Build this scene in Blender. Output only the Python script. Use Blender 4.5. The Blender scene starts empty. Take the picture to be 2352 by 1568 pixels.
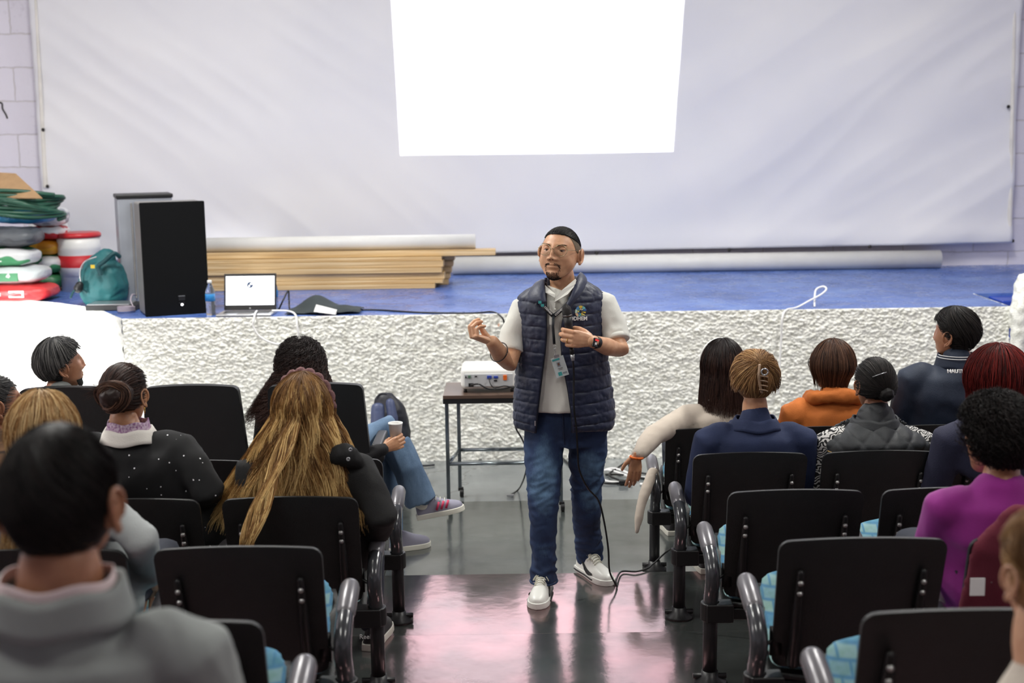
import bpy, bmesh, math, random
import numpy as np
from mathutils import Vector, Matrix, noise
random.seed(7)
SC = bpy.context.scene
COL = SC.collection
# ---------------------------------------------------------------- camera
F_PX, PITCH, ROLL, CAM_H = 3050.0, math.radians(9.0), math.radians(0.8), 2.25
cam_d = bpy.data.cameras.new('camera'); cam = bpy.data.objects.new('camera', cam_d); COL.objects.link(cam)
cam_d.sensor_width = 36.0; cam_d.lens = 36.0 * F_PX / 2352.0
cam_d.clip_start = 0.05; cam_d.clip_end = 100
_f = Vector((0, math.cos(PITCH), -math.sin(PITCH))); _u0 = Vector((0, math.sin(PITCH), math.cos(PITCH))); _r0 = Vector((1, 0, 0))
_u = _u0 * math.cos(ROLL) + _r0 * math.sin(ROLL); _r = _r0 * math.cos(ROLL) - _u0 * math.sin(ROLL)
CAM = Vector((0, 0, CAM_H))
cam.matrix_world = Matrix(((_r.x, _u.x, -_f.x, CAM.x), (_r.y, _u.y, -_f.y, CAM.y), (_r.z, _u.z, -_f.z, CAM.z), (0, 0, 0, 1)))
cam_d.dof.use_dof = True; cam_d.dof.focus_distance = 5.95; cam_d.dof.aperture_fstop = 2.6
SC.camera = cam
SC.view_settings.view_transform = 'Standard'; SC.view_settings.look = 'None'
SC.view_settings.gamma = 1; SC.view_settings.use_curve_mapping = False
SC.view_settings.exposure = 0.0
SC.cycles.max_bounces = 7; SC.cycles.diffuse_bounces = 4; SC.cycles.glossy_bounces = 3; SC.cycles.transmission_bounces = 6
SC.cycles.sample_clamp_indirect = 4.0; SC.cycles.use_denoising = True
# ---------------------------------------------------------------- world and lamps
w = bpy.data.worlds.new('world'); SC.world = w; w.use_nodes = True
w.node_tree.nodes['Background'].inputs[0].default_value = (.80, .88, 1, 1); w.node_tree.nodes['Background'].inputs[1].default_value = .35

def area(name, loc, target, sx, sy, power, col=(1, 1, 1)):
    d = bpy.data.lights.new(name, 'AREA'); d.shape = 'RECTANGLE'; d.size = sx; d.size_y = sy; d.energy = power; d.color = col
    o = bpy.data.objects.new(name, d); COL.objects.link(o); o.location = loc
    o.rotation_euler = (Vector(target) - Vector(loc)).to_track_quat('-Z', 'Y').to_euler()
    return o
for i, (x, y, p) in enumerate([(-2.2, 7.6, 74), (2.4, 7.6, 66), (-2.2, 5.2, 32), (2.4, 5.2, 32), (-2.2, 2.0, 22), (2.4, 2.0, 22)]):
    for k in (-.11, .11):
        area('ceiling_tube_light', (x + k, y, 4.55), (x + k, y, 0), .07, 1.3, p, (1.0, .985, .93))
for x in (-3.0, 0.0, 3.0):
    area('stage_tube_light', (x, 8.9, 4.6), (x, 11.4, 1.9), 1.3, .1, 9, (.92, .94, 1.0))
dl = area('open_door_daylight', (-5.2, 6.9, .95), (-3.75, 9.3, .15), .8, .5, 95, (1, 1, .98)); dl.data.spread = math.radians(42)
area('left_window_daylight', (-5.6, 4.6, 2.9), (-2.4, 11.6, 1.9), 1.8, 1.2, 115, (1, .95, .88))

def P(px, py, Y):
    """the point at depth Y seen at pixel (px, py) of the photograph"""
    d = _f + _r * ((px - 1176) / F_PX) + _u * ((784 - py) / F_PX)
    return CAM + d * (Y / d.y)
def Pz(px, py, z):
    d = _f + _r * ((px - 1176) / F_PX) + _u * ((784 - py) / F_PX)
    return CAM + d * ((z - CAM_H) / d.z)
def PXM(Y, z=1.0):   # metres per pixel at that depth
    return (Vector((0, Y, z)) - CAM).dot(_f) / F_PX
# ---------------------------------------------------------------- materials
def srgb(r, g, b):
    f = lambda c: (c / 255 / 12.92) if c / 255 <= .04045 else ((c / 255 + .055) / 1.055) ** 2.4
    return (f(r), f(g), f(b), 1)
MATS = {}
class NT:
    def __init__(s, m):
        m.use_nodes = True; s.t = m.node_tree; s.b = s.t.nodes['Principled BSDF']
    def n(s, kind, **kw):
        x = s.t.nodes.new(kind)
        for k, v in kw.items():
            if k.startswith('i_'):
                x.inputs[k[2:].replace('_', ' ')].default_value = v
            else: setattr(x, k, v)
        return x
    def l(s, a, b): s.t.links.new(a, b)
    def coord(s, kind='Object', scale=(1, 1, 1), rot=(0, 0, 0)):
        c = s.n('ShaderNodeTexCoord'); m = s.n('ShaderNodeMapping'); m.inputs['Scale'].default_value = scale; m.inputs['Rotation'].default_value = rot
        s.l(c.outputs[kind], m.inputs[0]); return m.outputs[0]
    def ramp(s, fac, stops):
        r = s.n('ShaderNodeValToRGB'); e = r.color_ramp.elements
        while len(e) < len(stops): e.new(.5)
        for q, (p, c) in zip(e, stops): q.position = p; q.color = c
        s.l(fac, r.inputs[0]); return r.outputs[0]
def mat(name, col, rough=.6, metal=0.0, var=.12, vscale=6.0, bump=0.0, bscale=40.0, spec=None, stretch=(1, 1, 1), coat=0, col2=None, coord='Object', alpha=1, trans=0, emis=None, sheen=0):
    if name in MATS: return MATS[name]
    m = bpy.data.materials.new(name); t = NT(m); b = t.b
    b.inputs['Roughness'].default_value = rough; b.inputs['Metallic'].default_value = metal
    if spec is not None: b.inputs['Specular IOR Level'].default_value = spec
    if coat: b.inputs['Coat Weight'].default_value = coat; b.inputs['Coat Roughness'].default_value = .1
    if trans: b.inputs['Transmission Weight'].default_value = trans
    if sheen: b.inputs['Sheen Weight'].default_value = sheen
    v = t.coord(coord, stretch)
    nz = t.n('ShaderNodeTexNoise', i_Scale=vscale, i_Detail=5.0); t.l(v, nz.inputs['Vector'])
    c2 = col2 or tuple([max(0, c * (1 - var)) for c in col[:3]]) + (1,)
    c1 = tuple([min(1, c * (1 + var * .6)) for c in col[:3]]) + (1,) if not col2 else col
    t.l(t.ramp(nz.outputs['Fac'], [(.32, c2), (.68, c1)]), b.inputs['Base Color'])
    if bump:
        nb = t.n('ShaderNodeTexNoise', i_Scale=bscale, i_Detail=4.0); t.l(v, nb.inputs['Vector'])
        bp = t.n('ShaderNodeBump', i_Strength=bump, i_Distance=.01); t.l(nb.outputs['Fac'], bp.inputs['Height']); t.l(bp.outputs[0], b.inputs['Normal'])
    if emis: b.inputs['Emission Color'].default_value = emis[0]; b.inputs['Emission Strength'].default_value = emis[1]
    MATS[name] = m; return m
# ---------------------------------------------------------------- objects
def link(name, me, parent=None, loc=(0, 0, 0)):
    o = bpy.data.objects.new(name, me); COL.objects.link(o); o.location = loc
    if parent:
        o.parent = parent
        if parent.get('_w'): o.matrix_parent_inverse = Matrix.Translation(parent.location).inverted()
        elif parent.parent is not None and parent.parent.get('_w'): o.matrix_parent_inverse = Matrix.Identity(4)
    return o
def mesh(V, Fc, m=None, smooth=True, name='m'):
    me = bpy.data.meshes.new(name); me.from_pydata([tuple(v) for v in V], [], [tuple(f) for f in Fc]); me.update()
    if m is not None: me.materials.append(m)
    if smooth: me.polygons.foreach_set('use_smooth', [True] * len(me.polygons))
    return me
def thing(name, label, cat, loc=(0, 0, 0), group=None, world=True):
    """Empty at the base; world=True means its parts are given in world coordinates"""
    o = bpy.data.objects.new(name, None); COL.objects.link(o); o.location = loc; o.empty_display_size = .1
    o['label'] = label; o['category'] = cat
    if group: o['group'] = group
    if world: o['_w'] = 1
    return o
def tag(o, label, cat, group=None):
    o['label'] = label; o['category'] = cat
    if group: o['group'] = group
    return o
def struct(o): o['kind'] = 'structure'; return o
class MB:
    """collects shapes for ONE mesh object"""
    def __init__(s): s.V = []; s.F = []; s.mi = []; s.cur = 0
    def add(s, V, Fc, M=None):
        k = len(s.V)
        s.V += [(M @ Vector(v)) if M else Vector(v) for v in V]; s.F += [tuple(i + k for i in f) for f in Fc]; s.mi += [s.cur] * len(Fc)
        return s
    def box(s, c, d, M=None):
        x, y, z = [q / 2 for q in d]; cx, cy, cz = c
        V = [(cx + a * x, cy + b * y, cz + e * z) for a in (-1, 1) for b in (-1, 1) for e in (-1, 1)]
        return s.add(V, [(0, 1, 3, 2), (4, 6, 7, 5), (0, 4, 5, 1), (2, 3, 7, 6), (0, 2, 6, 4), (1, 5, 7, 3)], M)
    def tube(s, pts, r, n=10, cap=True, up=None, M=None, round_caps=False):
        V, Fc = tube_vf(pts, r, n, up, round_caps, cap); return s.add(V, Fc, M)
    def lathe(s, prof, n=24, c=(0, 0, 0), M=None, sx=1, sy=1):
        V = []; Fc = []
        for r, z in prof:
            for j in range(n):
                a = 2 * math.pi * j / n; V.append((c[0] + r * sx * math.cos(a), c[1] + r * sy * math.sin(a), c[2] + z))
        for i in range(len(prof) - 1):
            for j in range(n):
                a, b = i * n + j, i * n + (j + 1) % n; Fc.append((a, b, b + n, a + n))
        Fc.append(tuple(range(n))[::-1]); Fc.append(tuple((len(prof) - 1) * n + j for j in range(n)))
        return s.add(V, Fc, M)
    def prism(s, poly, z0, z1, M=None):
        n = len(poly); V = [(x, y, z0) for x, y in poly] + [(x, y, z1) for x, y in poly]
        Fc = [tuple(range(n))[::-1], tuple(range(n, 2 * n))] + [(i, (i + 1) % n, n + (i + 1) % n, n + i) for i in range(n)]
        return s.add(V, Fc, M)
    def build(s, name, m, parent=None, smooth=False, bevel=0, sub=0, auto=None, loc=(0, 0, 0)):
        ms = m if isinstance(m, (list, tuple)) else [m]
        me = mesh(s.V, s.F, None, smooth, name)
        for q in ms: me.materials.append(q)
        me.polygons.foreach_set('material_index', s.mi)
        bm = bmesh.new(); bm.from_mesh(me); bmesh.ops.recalc_face_normals(bm, faces=bm.faces); bm.to_mesh(me); bm.free()
        o = link(name, me, parent, loc)
        if bevel:
            md = o.modifiers.new('b', 'BEVEL'); md.width = bevel; md.segments = 3; md.limit_method = 'ANGLE'; md.angle_limit = math.radians(35)
            md.harden_normals = False; me.polygons.foreach_set('use_smooth', [True] * len(me.polygons))
            o.modifiers.new('w', 'WEIGHTED_NORMAL')
        if sub: md = o.modifiers.new('s', 'SUBSURF'); md.levels = sub; md.render_levels = sub
        return o
def tube_vf(pts, r, n=10, up=None, round_caps=False, cap=True):
    """loft rings along pts; r: number, list of numbers or of (rx, ry)"""
    pts = [Vector(p) for p in pts]; m = len(pts)
    R = list(r) if isinstance(r, (list, tuple)) else [r] * m
    R = [(q, q) if not isinstance(q, (list, tuple)) else q for q in R]
    T = []
    for i in range(m):
        t = pts[min(i + 1, m - 1)] - pts[max(i - 1, 0)]; T.append(t.normalized() if t.length > 1e-9 else Vector((0, 0, 1)))
    rings = []
    s = None
    for i in range(m):
        if up is not None: s = Vector(up) - T[i] * T[i].dot(Vector(up))
        elif s is None: s = T[i].cross(Vector((0, 0, 1)) if abs(T[i].z) < .9 else Vector((1, 0, 0)))
        else: s = s - T[i] * T[i].dot(s)
        s = s.normalized(); u = T[i].cross(s)
        rings.append((pts[i], s.copy(), u, R[i], T[i]))
    if round_caps:
        def caps(rg, sgn):
            p, s, u, (a, b), t = rg; e = min(a, b); out = []
            for k in (0.5, .8, .97):
                out.append((p + t * sgn * e * k, s, u, (a * math.sqrt(1 - k * k), b * math.sqrt(1 - k * k)), t))
            return out
        rings = caps(rings[0], -1)[::-1] + rings + caps(rings[-1], 1)
    V = []; Fc = []
    for p, s, u, (a, b), t in rings:
        for j in range(n):
            q = 2 * math.pi * j / n; V.append(p + s * (a * math.cos(q)) + u * (b * math.sin(q)))
    for i in range(len(rings) - 1):
        for j in range(n):
            a, b = i * n + j, i * n + (j + 1) % n; Fc.append((a, b, b + n, a + n))
    if cap:
        Fc.append(tuple(range(n))[::-1]); Fc.append(tuple((len(rings) - 1) * n + j for j in range(n)))
    return V, Fc
def spline(pts, k=8):
    pts = [Vector(p) for p in pts]; out = []
    for i in range(len(pts) - 1):
        p0 = pts[max(i - 1, 0)]; p1 = pts[i]; p2 = pts[i + 1]; p3 = pts[min(i + 2, len(pts) - 1)]
        for j in range(k):
            t = j / k
            out.append(.5 * ((2 * p1) + (p2 - p0) * t + (2 * p0 - 5 * p1 + 4 * p2 - p3) * t * t + (3 * p1 - p0 - 3 * p2 + p3) * t ** 3))
    out.append(pts[-1]); return out
def cable(name, pts, r, m, parent=None, k=10, n=8):
    V, Fc = tube_vf(spline(pts, k), r, n)
    return link(name, mesh(V, Fc, m), parent)
def ev(o):
    dg = bpy.context.evaluated_depsgraph_get(); dg.update()
    return bpy.data.meshes.new_from_object(o.evaluated_get(dg))
def blob(tubes, voxel=.012, smooth=4, m=None, n=16, disp=None, extra=None):
    """union of lofted shapes -> one continuous surface (mesh datablock). tubes: (pts, radii[, up[, round_caps]])"""
    mb = MB()
    for t in tubes:
        pts, r = t[0], t[1]; up = t[2] if len(t) > 2 else None; rc = t[3] if len(t) > 3 else True
        mb.tube(pts, r, n, True, up, None, rc)
    if extra:
        for V, Fc in extra: mb.add(V, Fc)
    me = mesh(mb.V, mb.F, None, True)
    bm = bmesh.new(); bm.from_mesh(me); bmesh.ops.recalc_face_normals(bm, faces=bm.faces); bm.to_mesh(me); bm.free()
    o = bpy.data.objects.new('tmp', me); COL.objects.link(o)
    md = o.modifiers.new('r', 'REMESH'); md.mode = 'VOXEL'; md.voxel_size = voxel; md.use_smooth_shade = True
    if smooth: sm = o.modifiers.new('s', 'SMOOTH'); sm.factor = .5; sm.iterations = smooth
    out = ev(o); bpy.data.objects.remove(o); bpy.data.meshes.remove(me)
    if disp:
        N = len(out.vertices); co = np.empty(N * 3, 'f'); no = np.empty(N * 3, 'f')
        out.vertices.foreach_get('co', co); out.vertices.foreach_get('normal', no); co = co.reshape(-1, 3); no = no.reshape(-1, 3)
        d = np.array([disp(Vector(c), Vector(q)) for c, q in zip(co, no)], 'f')
        out.vertices.foreach_set('co', (co + no * d[:, None]).ravel()); out.update()
    out.materials.clear()
    if m: out.materials.append(m)
    out.polygons.foreach_set('use_smooth', [True] * len(out.polygons))
    return out
def folds(amp=.004, sc=9.0, stretch=(1, 1, .45), seed=0):
    off = Vector((seed * 3.1, seed * 1.7, 0))
    def f(c, n):
        q = Vector((c.x * stretch[0], c.y * stretch[1], c.z * stretch[2])) * sc + off
        q += noise.noise_vector(q * .5) * .9
        return amp * (noise.noise(q) + .5 * (1 - 2 * abs(noise.noise(q * 2.1))))
    return f
def text_mesh(name, s, size, m, M, parent=None, ext=.0006, align='CENTER', bold=0.0):
    c = bpy.data.curves.new('t', 'FONT'); c.body = s; c.size = size; c.extrude = ext; c.align_x = align; c.align_y = 'CENTER'; c.resolution_u = 3; c.offset = bold
    o = bpy.data.objects.new('t', c); COL.objects.link(o); me = ev(o); bpy.data.objects.remove(o)
    me.transform(M); me.materials.clear(); me.materials.append(m)
    return link(name, me, parent)
def frame(o, x, z):
    """matrix with local X along x, local Z along z, at o"""
    x = Vector(x).normalized(); z = Vector(z); z = (z - x * z.dot(x)).normalized(); y = z.cross(x)
    return Matrix(((x.x, y.x, z.x, o[0]), (x.y, y.y, z.y, o[1]), (x.z, y.z, z.z, o[2]), (0, 0, 0, 1)))
# ================================================================ THE HALL
STAGE_Z, STAGE_Y, BACK_Y = 1.02, 8.97, 11.72
def m_floor():
    m = bpy.data.materials.new('polished_painted_concrete'); t = NT(m); b = t.b
    v = t.coord('Object')
    n1 = t.n('ShaderNodeTexNoise', i_Scale=1.3, i_Detail=6.0, i_Roughness=.6); t.l(v, n1.inputs['Vector'])
    base = t.ramp(n1.outputs['Fac'], [(.3, srgb(44, 48, 47)), (.55, srgb(66, 71, 69)), (.75, srgb(90, 94, 92))])
    # the slab by the stage is paler, the steps darker: split by depth
    sp = t.n('ShaderNodeSeparateXYZ'); c = t.n('ShaderNodeTexCoord'); t.l(c.outputs['Object'], sp.inputs[0])
    gt = t.n('ShaderNodeMath', operation='GREATER_THAN'); gt.inputs[1].default_value = 7.93; t.l(sp.outputs['Y'], gt.inputs[0])
    mx = t.n('ShaderNodeMix', data_type='RGBA', blend_type='MIX'); t.l(gt.outputs[0], mx.inputs[0]); t.l(base, mx.inputs[6])
    base2 = t.ramp(n1.outputs['Fac'], [(.3, srgb(104, 109, 111)), (.7, srgb(138, 143, 144))]); t.l(base2, mx.inputs[7])
    # cracks
    vo = t.n('ShaderNodeTexVoronoi', feature='DISTANCE_TO_EDGE', i_Scale=.55); vv = t.n('ShaderNodeMixRGB', blend_type='LINEAR_LIGHT'); vv.inputs[0].default_value = .12
    t.l(v, vv.inputs[1]); n2 = t.n('ShaderNodeTexNoise', i_Scale=5.0, i_Detail=5.0); t.l(v, n2.inputs['Vector']); t.l(n2.outputs['Color'], vv.inputs[2]); t.l(vv.outputs[0], vo.inputs['Vector'])
    cr = t.ramp(vo.outputs['Distance'], [(0, (.25, .25, .25, 1)), (.004, (1, 1, 1, 1))])
    m2 = t.n('ShaderNodeMix', data_type='RGBA', blend_type='MULTIPLY'); m2.inputs[0].default_value = .8; t.l(mx.outputs[2], m2.inputs[6]); t.l(cr, m2.inputs[7])
    # scuffs
    n3 = t.n('ShaderNodeTexNoise', i_Scale=60.0, i_Detail=3.0); v3 = t.coord('Object', (1, .4, 1), (0, 0, .6)); t.l(v3, n3.inputs['Vector'])
    sc = t.ramp(n3.outputs['Fac'], [(.70, (1, 1, 1, 1)), (.76, (.55, .5, .45, 1))])
    m3 = t.n('ShaderNodeMix', data_type='RGBA', blend_type='MULTIPLY'); m3.inputs[0].default_value = .6; t.l(m2.outputs[2], m3.inputs[6]); t.l(sc, m3.inputs[7])
    t.l(m3.outputs[2], b.inputs['Base Color'])
    n4 = t.n('ShaderNodeTexNoise', i_Scale=3.0, i_Detail=5.0); t.l(v, n4.inputs['Vector'])
    rr = t.n('ShaderNodeMapRange', i_From_Min=.3, i_From_Max=.7, i_To_Min=.12, i_To_Max=.26); t.l(n4.outputs['Fac'], rr.inputs['Value']); t.l(rr.outputs[0], b.inputs['Roughness'])
    b.inputs['Specular IOR Level'].default_value = .45
    # on the steps (not the flat slab) the reflections' pink is put into the tint
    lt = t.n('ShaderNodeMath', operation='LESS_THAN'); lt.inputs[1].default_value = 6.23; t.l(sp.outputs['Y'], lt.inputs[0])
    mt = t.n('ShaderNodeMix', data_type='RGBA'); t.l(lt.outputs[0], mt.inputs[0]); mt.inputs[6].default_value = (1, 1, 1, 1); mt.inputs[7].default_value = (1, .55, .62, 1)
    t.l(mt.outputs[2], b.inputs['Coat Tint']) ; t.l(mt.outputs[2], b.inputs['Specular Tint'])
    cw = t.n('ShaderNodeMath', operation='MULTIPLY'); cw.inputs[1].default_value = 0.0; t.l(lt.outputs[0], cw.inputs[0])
    b1 = t.n('ShaderNodeBump', i_Strength=.12, i_Distance=.01); n5 = t.n('ShaderNodeTexNoise', i_Scale=9.0, i_Detail=6.0); t.l(v, n5.inputs['Vector']); t.l(n5.outputs['Fac'], b1.inputs['Height']); t.l(b1.outputs[0], b.inputs['Normal'])
    # extra gloss layer; on the steps its colour imitates the pink of reflected light
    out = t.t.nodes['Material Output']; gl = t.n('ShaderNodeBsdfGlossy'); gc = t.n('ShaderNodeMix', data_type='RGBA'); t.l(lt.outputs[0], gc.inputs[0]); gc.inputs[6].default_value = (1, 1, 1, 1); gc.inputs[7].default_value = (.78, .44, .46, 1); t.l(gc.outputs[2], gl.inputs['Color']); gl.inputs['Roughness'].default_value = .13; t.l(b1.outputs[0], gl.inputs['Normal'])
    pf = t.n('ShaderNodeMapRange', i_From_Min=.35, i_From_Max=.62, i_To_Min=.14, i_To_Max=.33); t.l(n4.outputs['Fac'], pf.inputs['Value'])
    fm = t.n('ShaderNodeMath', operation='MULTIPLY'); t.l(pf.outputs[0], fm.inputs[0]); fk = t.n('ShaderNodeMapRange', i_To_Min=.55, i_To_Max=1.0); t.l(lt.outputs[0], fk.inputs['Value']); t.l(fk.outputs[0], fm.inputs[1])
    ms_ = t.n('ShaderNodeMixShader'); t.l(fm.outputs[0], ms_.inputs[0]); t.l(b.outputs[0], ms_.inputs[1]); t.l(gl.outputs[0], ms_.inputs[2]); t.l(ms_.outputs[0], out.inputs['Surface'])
    return m
M_FLOOR = m_floor()
STEPS = [6.22, 5.22, 4.32, 3.42, 2.52, 1.62, .72]      # front edges (Y), each .12 high
STEP_H = [0, .12, .205, .31, .43, .54, .65, .76]
def step_z(Y):
    return STEP_H[sum(1 for s in STEPS if Y < s)]
mb = MB(); prof = [(12.2, 0)]
for i, s in enumerate(STEPS): prof += [(s, STEP_H[i]), (s, STEP_H[i + 1])]
prof += [(-2.5, .76), (-2.5, -.2), (12.2, -.2)]
V = [(-6, y, z) for y, z in prof] + [(6, y, z) for y, z in prof]; n = len(prof)
mb.add(V, [(i, (i + 1) % n, n + (i + 1) % n, n + i) for i in range(n)] + [tuple(range(n))[::-1], tuple(range(n, 2 * n))])
struct(mb.build('floor', M_FLOOR, bevel=.006))
# walls
def m_block():
    m = bpy.data.materials.new('white_painted_block'); t = NT(m); b = t.b; b.inputs['Roughness'].default_value = .75
    c = t.n('ShaderNodeTexCoord'); s = t.n('ShaderNodeSeparateXYZ'); t.l(c.outputs['Object'], s.inputs[0]); k = t.n('ShaderNodeCombineXYZ')
    ad = t.n('ShaderNodeMath', operation='ADD'); t.l(s.outputs['X'], ad.inputs[0]); t.l(s.outputs['Y'], ad.inputs[1]); t.l(ad.outputs[0], k.inputs['X']); t.l(s.outputs['Z'], k.inputs['Y'])
    nz = t.n('ShaderNodeTexNoise', i_Scale=14.0, i_Detail=6.0); t.l(c.outputs['Object'], nz.inputs['Vector'])
    dv = t.n('ShaderNodeMixRGB', blend_type='LINEAR_LIGHT'); dv.inputs[0].default_value = .012; t.l(k.outputs[0], dv.inputs[1]); t.l(nz.outputs['Color'], dv.inputs[2])
    br = t.n('ShaderNodeTexBrick', i_Scale=1.0); br.inputs['Brick Width'].default_value = .62; br.inputs['Row Height'].default_value = .285; br.inputs['Mortar Size'].default_value = .008; br.inputs['Mortar Smooth'].default_value = .6
    br.inputs['Color1'].default_value = srgb(232, 228, 238); br.inputs['Color2'].default_value = srgb(225, 221, 232); br.inputs['Mortar'].default_value = srgb(208, 203, 206)
    t.l(dv.outputs[0], br.inputs['Vector'])
    n3 = t.n('ShaderNodeTexNoise', i_Scale=5.0, i_Detail=8.0, i_Roughness=.7); t.l(c.outputs['Object'], n3.inputs['Vector'])
    st = t.ramp(n3.outputs['Fac'], [(.28, (.72, .7, .72, 1)), (.4, (1, 1, 1, 1))]); mu = t.n('ShaderNodeMix', data_type='RGBA', blend_type='MULTIPLY'); mu.inputs[0].default_value = .6
    t.l(br.outputs['Color'], mu.inputs[6]); t.l(st, mu.inputs[7]); t.l(mu.outputs[2], b.inputs['Base Color'])
    bp = t.n('ShaderNodeBump', i_Strength=.45, i_Distance=.02, invert=True); t.l(br.outputs['Fac'], bp.inputs['Height'])
    b2 = t.n('ShaderNodeBump', i_Strength=.5, i_Distance=.012); t.l(nz.outputs['Fac'], b2.inputs['Height']); t.l(bp.outputs[0], b2.inputs['Normal']); t.l(b2.outputs[0], b.inputs['Normal'])
    return m
M_BLOCK = m_block()
struct(MB().box((0, BACK_Y + .1, 2.4), (12, .2, 5.2)).build('wall_back', M_BLOCK))
struct(MB().box((-6.0, 4.8, 2.4), (.2, 14.6, 5.2)).build('wall_left', M_BLOCK))
struct(MB().box((6.0, 4.8, 2.4), (.2, 14.6, 5.2)).build('wall_right', M_BLOCK))
struct(MB().box((0, -2.55, 2.4), (12, .2, 5.2)).build('wall_rear', M_BLOCK))
struct(MB().box((0, 4.8, 5.05), (12.2, 14.6, .15)).build('ceiling', mat('ceiling_paint', srgb(200, 200, 196), .8)))
# stage slab: plan outline of the front edge, with the curved left corner
def m_stage():
    m = bpy.data.materials.new('blue_stage_paint'); t = NT(m); b = t.b
    v = t.coord('Object'); n1 = t.n('ShaderNodeTexNoise', i_Scale=2.2, i_Detail=7.0, i_Roughness=.65); t.l(v, n1.inputs['Vector'])
    t.l(t.ramp(n1.outputs['Fac'], [(.30, srgb(60, 88, 150)), (.5, srgb(84, 114, 184)), (.68, srgb(110, 138, 198)), (.8, srgb(150, 160, 182))]), b.inputs['Base Color'])
    n2 = t.n('ShaderNodeTexNoise', i_Scale=7.0, i_Detail=6.0); t.l(v, n2.inputs['Vector'])
    rr = t.n('ShaderNodeMapRange', i_From_Min=.3, i_From_Max=.7, i_To_Min=.18, i_To_Max=.42); t.l(n2.outputs['Fac'], rr.inputs['Value']); t.l(rr.outputs[0], b.inputs['Roughness'])
    bp = t.n('ShaderNodeBump', i_Strength=.15, i_Distance=.01); t.l(n2.outputs['Fac'], bp.inputs['Height']); t.l(bp.outputs[0], b.inputs['Normal'])
    return m
M_STAGE = m_stage()
edge = [Pz(2322, 705, STAGE_Z)] + [Pz(285, 731, STAGE_Z)]
edge += [Pz(240, 716, STAGE_Z), Pz(190, 704, STAGE_Z), Pz(120, 695, STAGE_Z), Pz(40, 689, STAGE_Z), Pz(-90, 684, STAGE_Z), Pz(-260, 681, STAGE_Z)]
edge = [Vector((e.x, e.y, 0)) for e in edge]
for e in edge[:2]: e.y = STAGE_Y
XR = edge[0].x
edge = [edge[0]] + [edge[1]] + edge[2:]
edge[-1].x = -5.9
poly = [(5.9, BACK_Y), (5.9, STAGE_Y + .75), (XR, STAGE_Y + .75)] + [(e.x, e.y + .01) for e in edge] + [(-5.9, BACK_Y)]
struct(MB().prism(poly[::-1], .9, STAGE_Z).build('stage_floor', M_STAGE))
# rough stucco face, really bumpy
def m_stucco():
    m = bpy.data.materials.new('rough_white_stucco'); t = NT(m); b = t.b; b.inputs['Roughness'].default_value = .8
    v = t.coord('Object'); n = t.n('ShaderNodeTexNoise', i_Scale=26.0, i_Detail=5.0); t.l(v, n.inputs['Vector'])
    c1 = t.ramp(n.outputs['Fac'], [(.3, srgb(212, 212, 202)), (.55, srgb(247, 248, 242))])
    n2 = t.n('ShaderNodeTexNoise', i_Scale=11.0, i_Detail=6.0, i_Roughness=.75); t.l(v, n2.inputs['Vector'])
    d = t.ramp(n2.outputs['Fac'], [(.24, (.62, .6, .56, 1)), (.36, (1, 1, 1, 1))])
    mu = t.n('ShaderNodeMix', data_type='RGBA', blend_type='MULTIPLY'); mu.inputs[0].default_value = .5; t.l(c1, mu.inputs[6]); t.l(d, mu.inputs[7])
    n3 = t.n('ShaderNodeTexNoise', i_Scale=4.3, i_Detail=2.0); t.l(v, n3.inputs['Vector'])
    o = t.ramp(n3.outputs['Fac'], [(.785, (0, 0, 0, 1)), (.80, (1, 1, 1, 1))]); m2 = t.n('ShaderNodeMix', data_type='RGBA'); t.l(o, m2.inputs[0]); t.l(mu.outputs[2], m2.inputs[6]); m2.inputs[7].default_value = srgb(214, 150, 110)
    t.l(m2.outputs[2], b.inputs['Base Color'])
    n4 = t.n('ShaderNodeTexNoise', i_Scale=90.0, i_Detail=3.0); t.l(v, n4.inputs['Vector'])
    bp = t.n('ShaderNodeBump', i_Strength=.5, i_Distance=.01); t.l(n4.outputs['Fac'], bp.inputs['Height']); t.l(bp.outputs[0], b.inputs['Normal'])
    return m
M_STUCCO = m_stucco()
def stucco(path, z0, z1, name, step=.0055, amp=.017):
    pts = [path[0]]
    for a, b in zip(path[:-1], path[1:]):
        k = max(1, int((b - a).length / step))
        for j in range(1, k + 1): pts.append(a.lerp(b, j / k))
    nz = int((z1 - z0) / step); V = []
    nx = len(pts); P2 = np.array([[p.x, p.y] for p in pts])
    T = np.gradient(P2, axis=0); T /= np.linalg.norm(T, axis=1)[:, None] + 1e-9; N = np.stack([T[:, 1], -T[:, 0]], 1)
    if N[:, 1].mean() > 0: N = -N
    for i in range(nx):
        for j in range(nz + 1):
            z = z0 + (z1 - z0) * j / nz; q = Vector((P2[i, 0] * 1.0, P2[i, 1], z * 1.45)) 
            d = noise.noise(q * 44) * .6 + noise.noise(q * 92 + Vector((5, 5, 5))) * .5 + .4 * noise.noise(q * 9)
            d = max(-.35, d); d = amp * (d + .2) * (1 if j < nz else .3)
            V.append((P2[i, 0] + N[i, 0] * d, P2[i, 1] + N[i, 1] * d, z))
    Fc = [(i * (nz + 1) + j, (i + 1) * (nz + 1) + j, (i + 1) * (nz + 1) + j + 1, i * (nz + 1) + j + 1) for i in range(nx - 1) for j in range(nz)]
    me = mesh(V, Fc, M_STUCCO); bm = bmesh.new(); bm.from_mesh(me); bmesh.ops.recalc_face_normals(bm, faces=bm.faces); bm.to_mesh(me); bm.free()
    return struct(link(name, me))
stucco([Vector((XR, STAGE_Y + .75, 0)), edge[0], edge[1]], 0, STAGE_Z + .004, 'stage_front')
cl = [edge[1]] + [e for e in edge[2:]]
stucco(cl, 0, STAGE_Z + .004, 'stage_side', step=.016)
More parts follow.
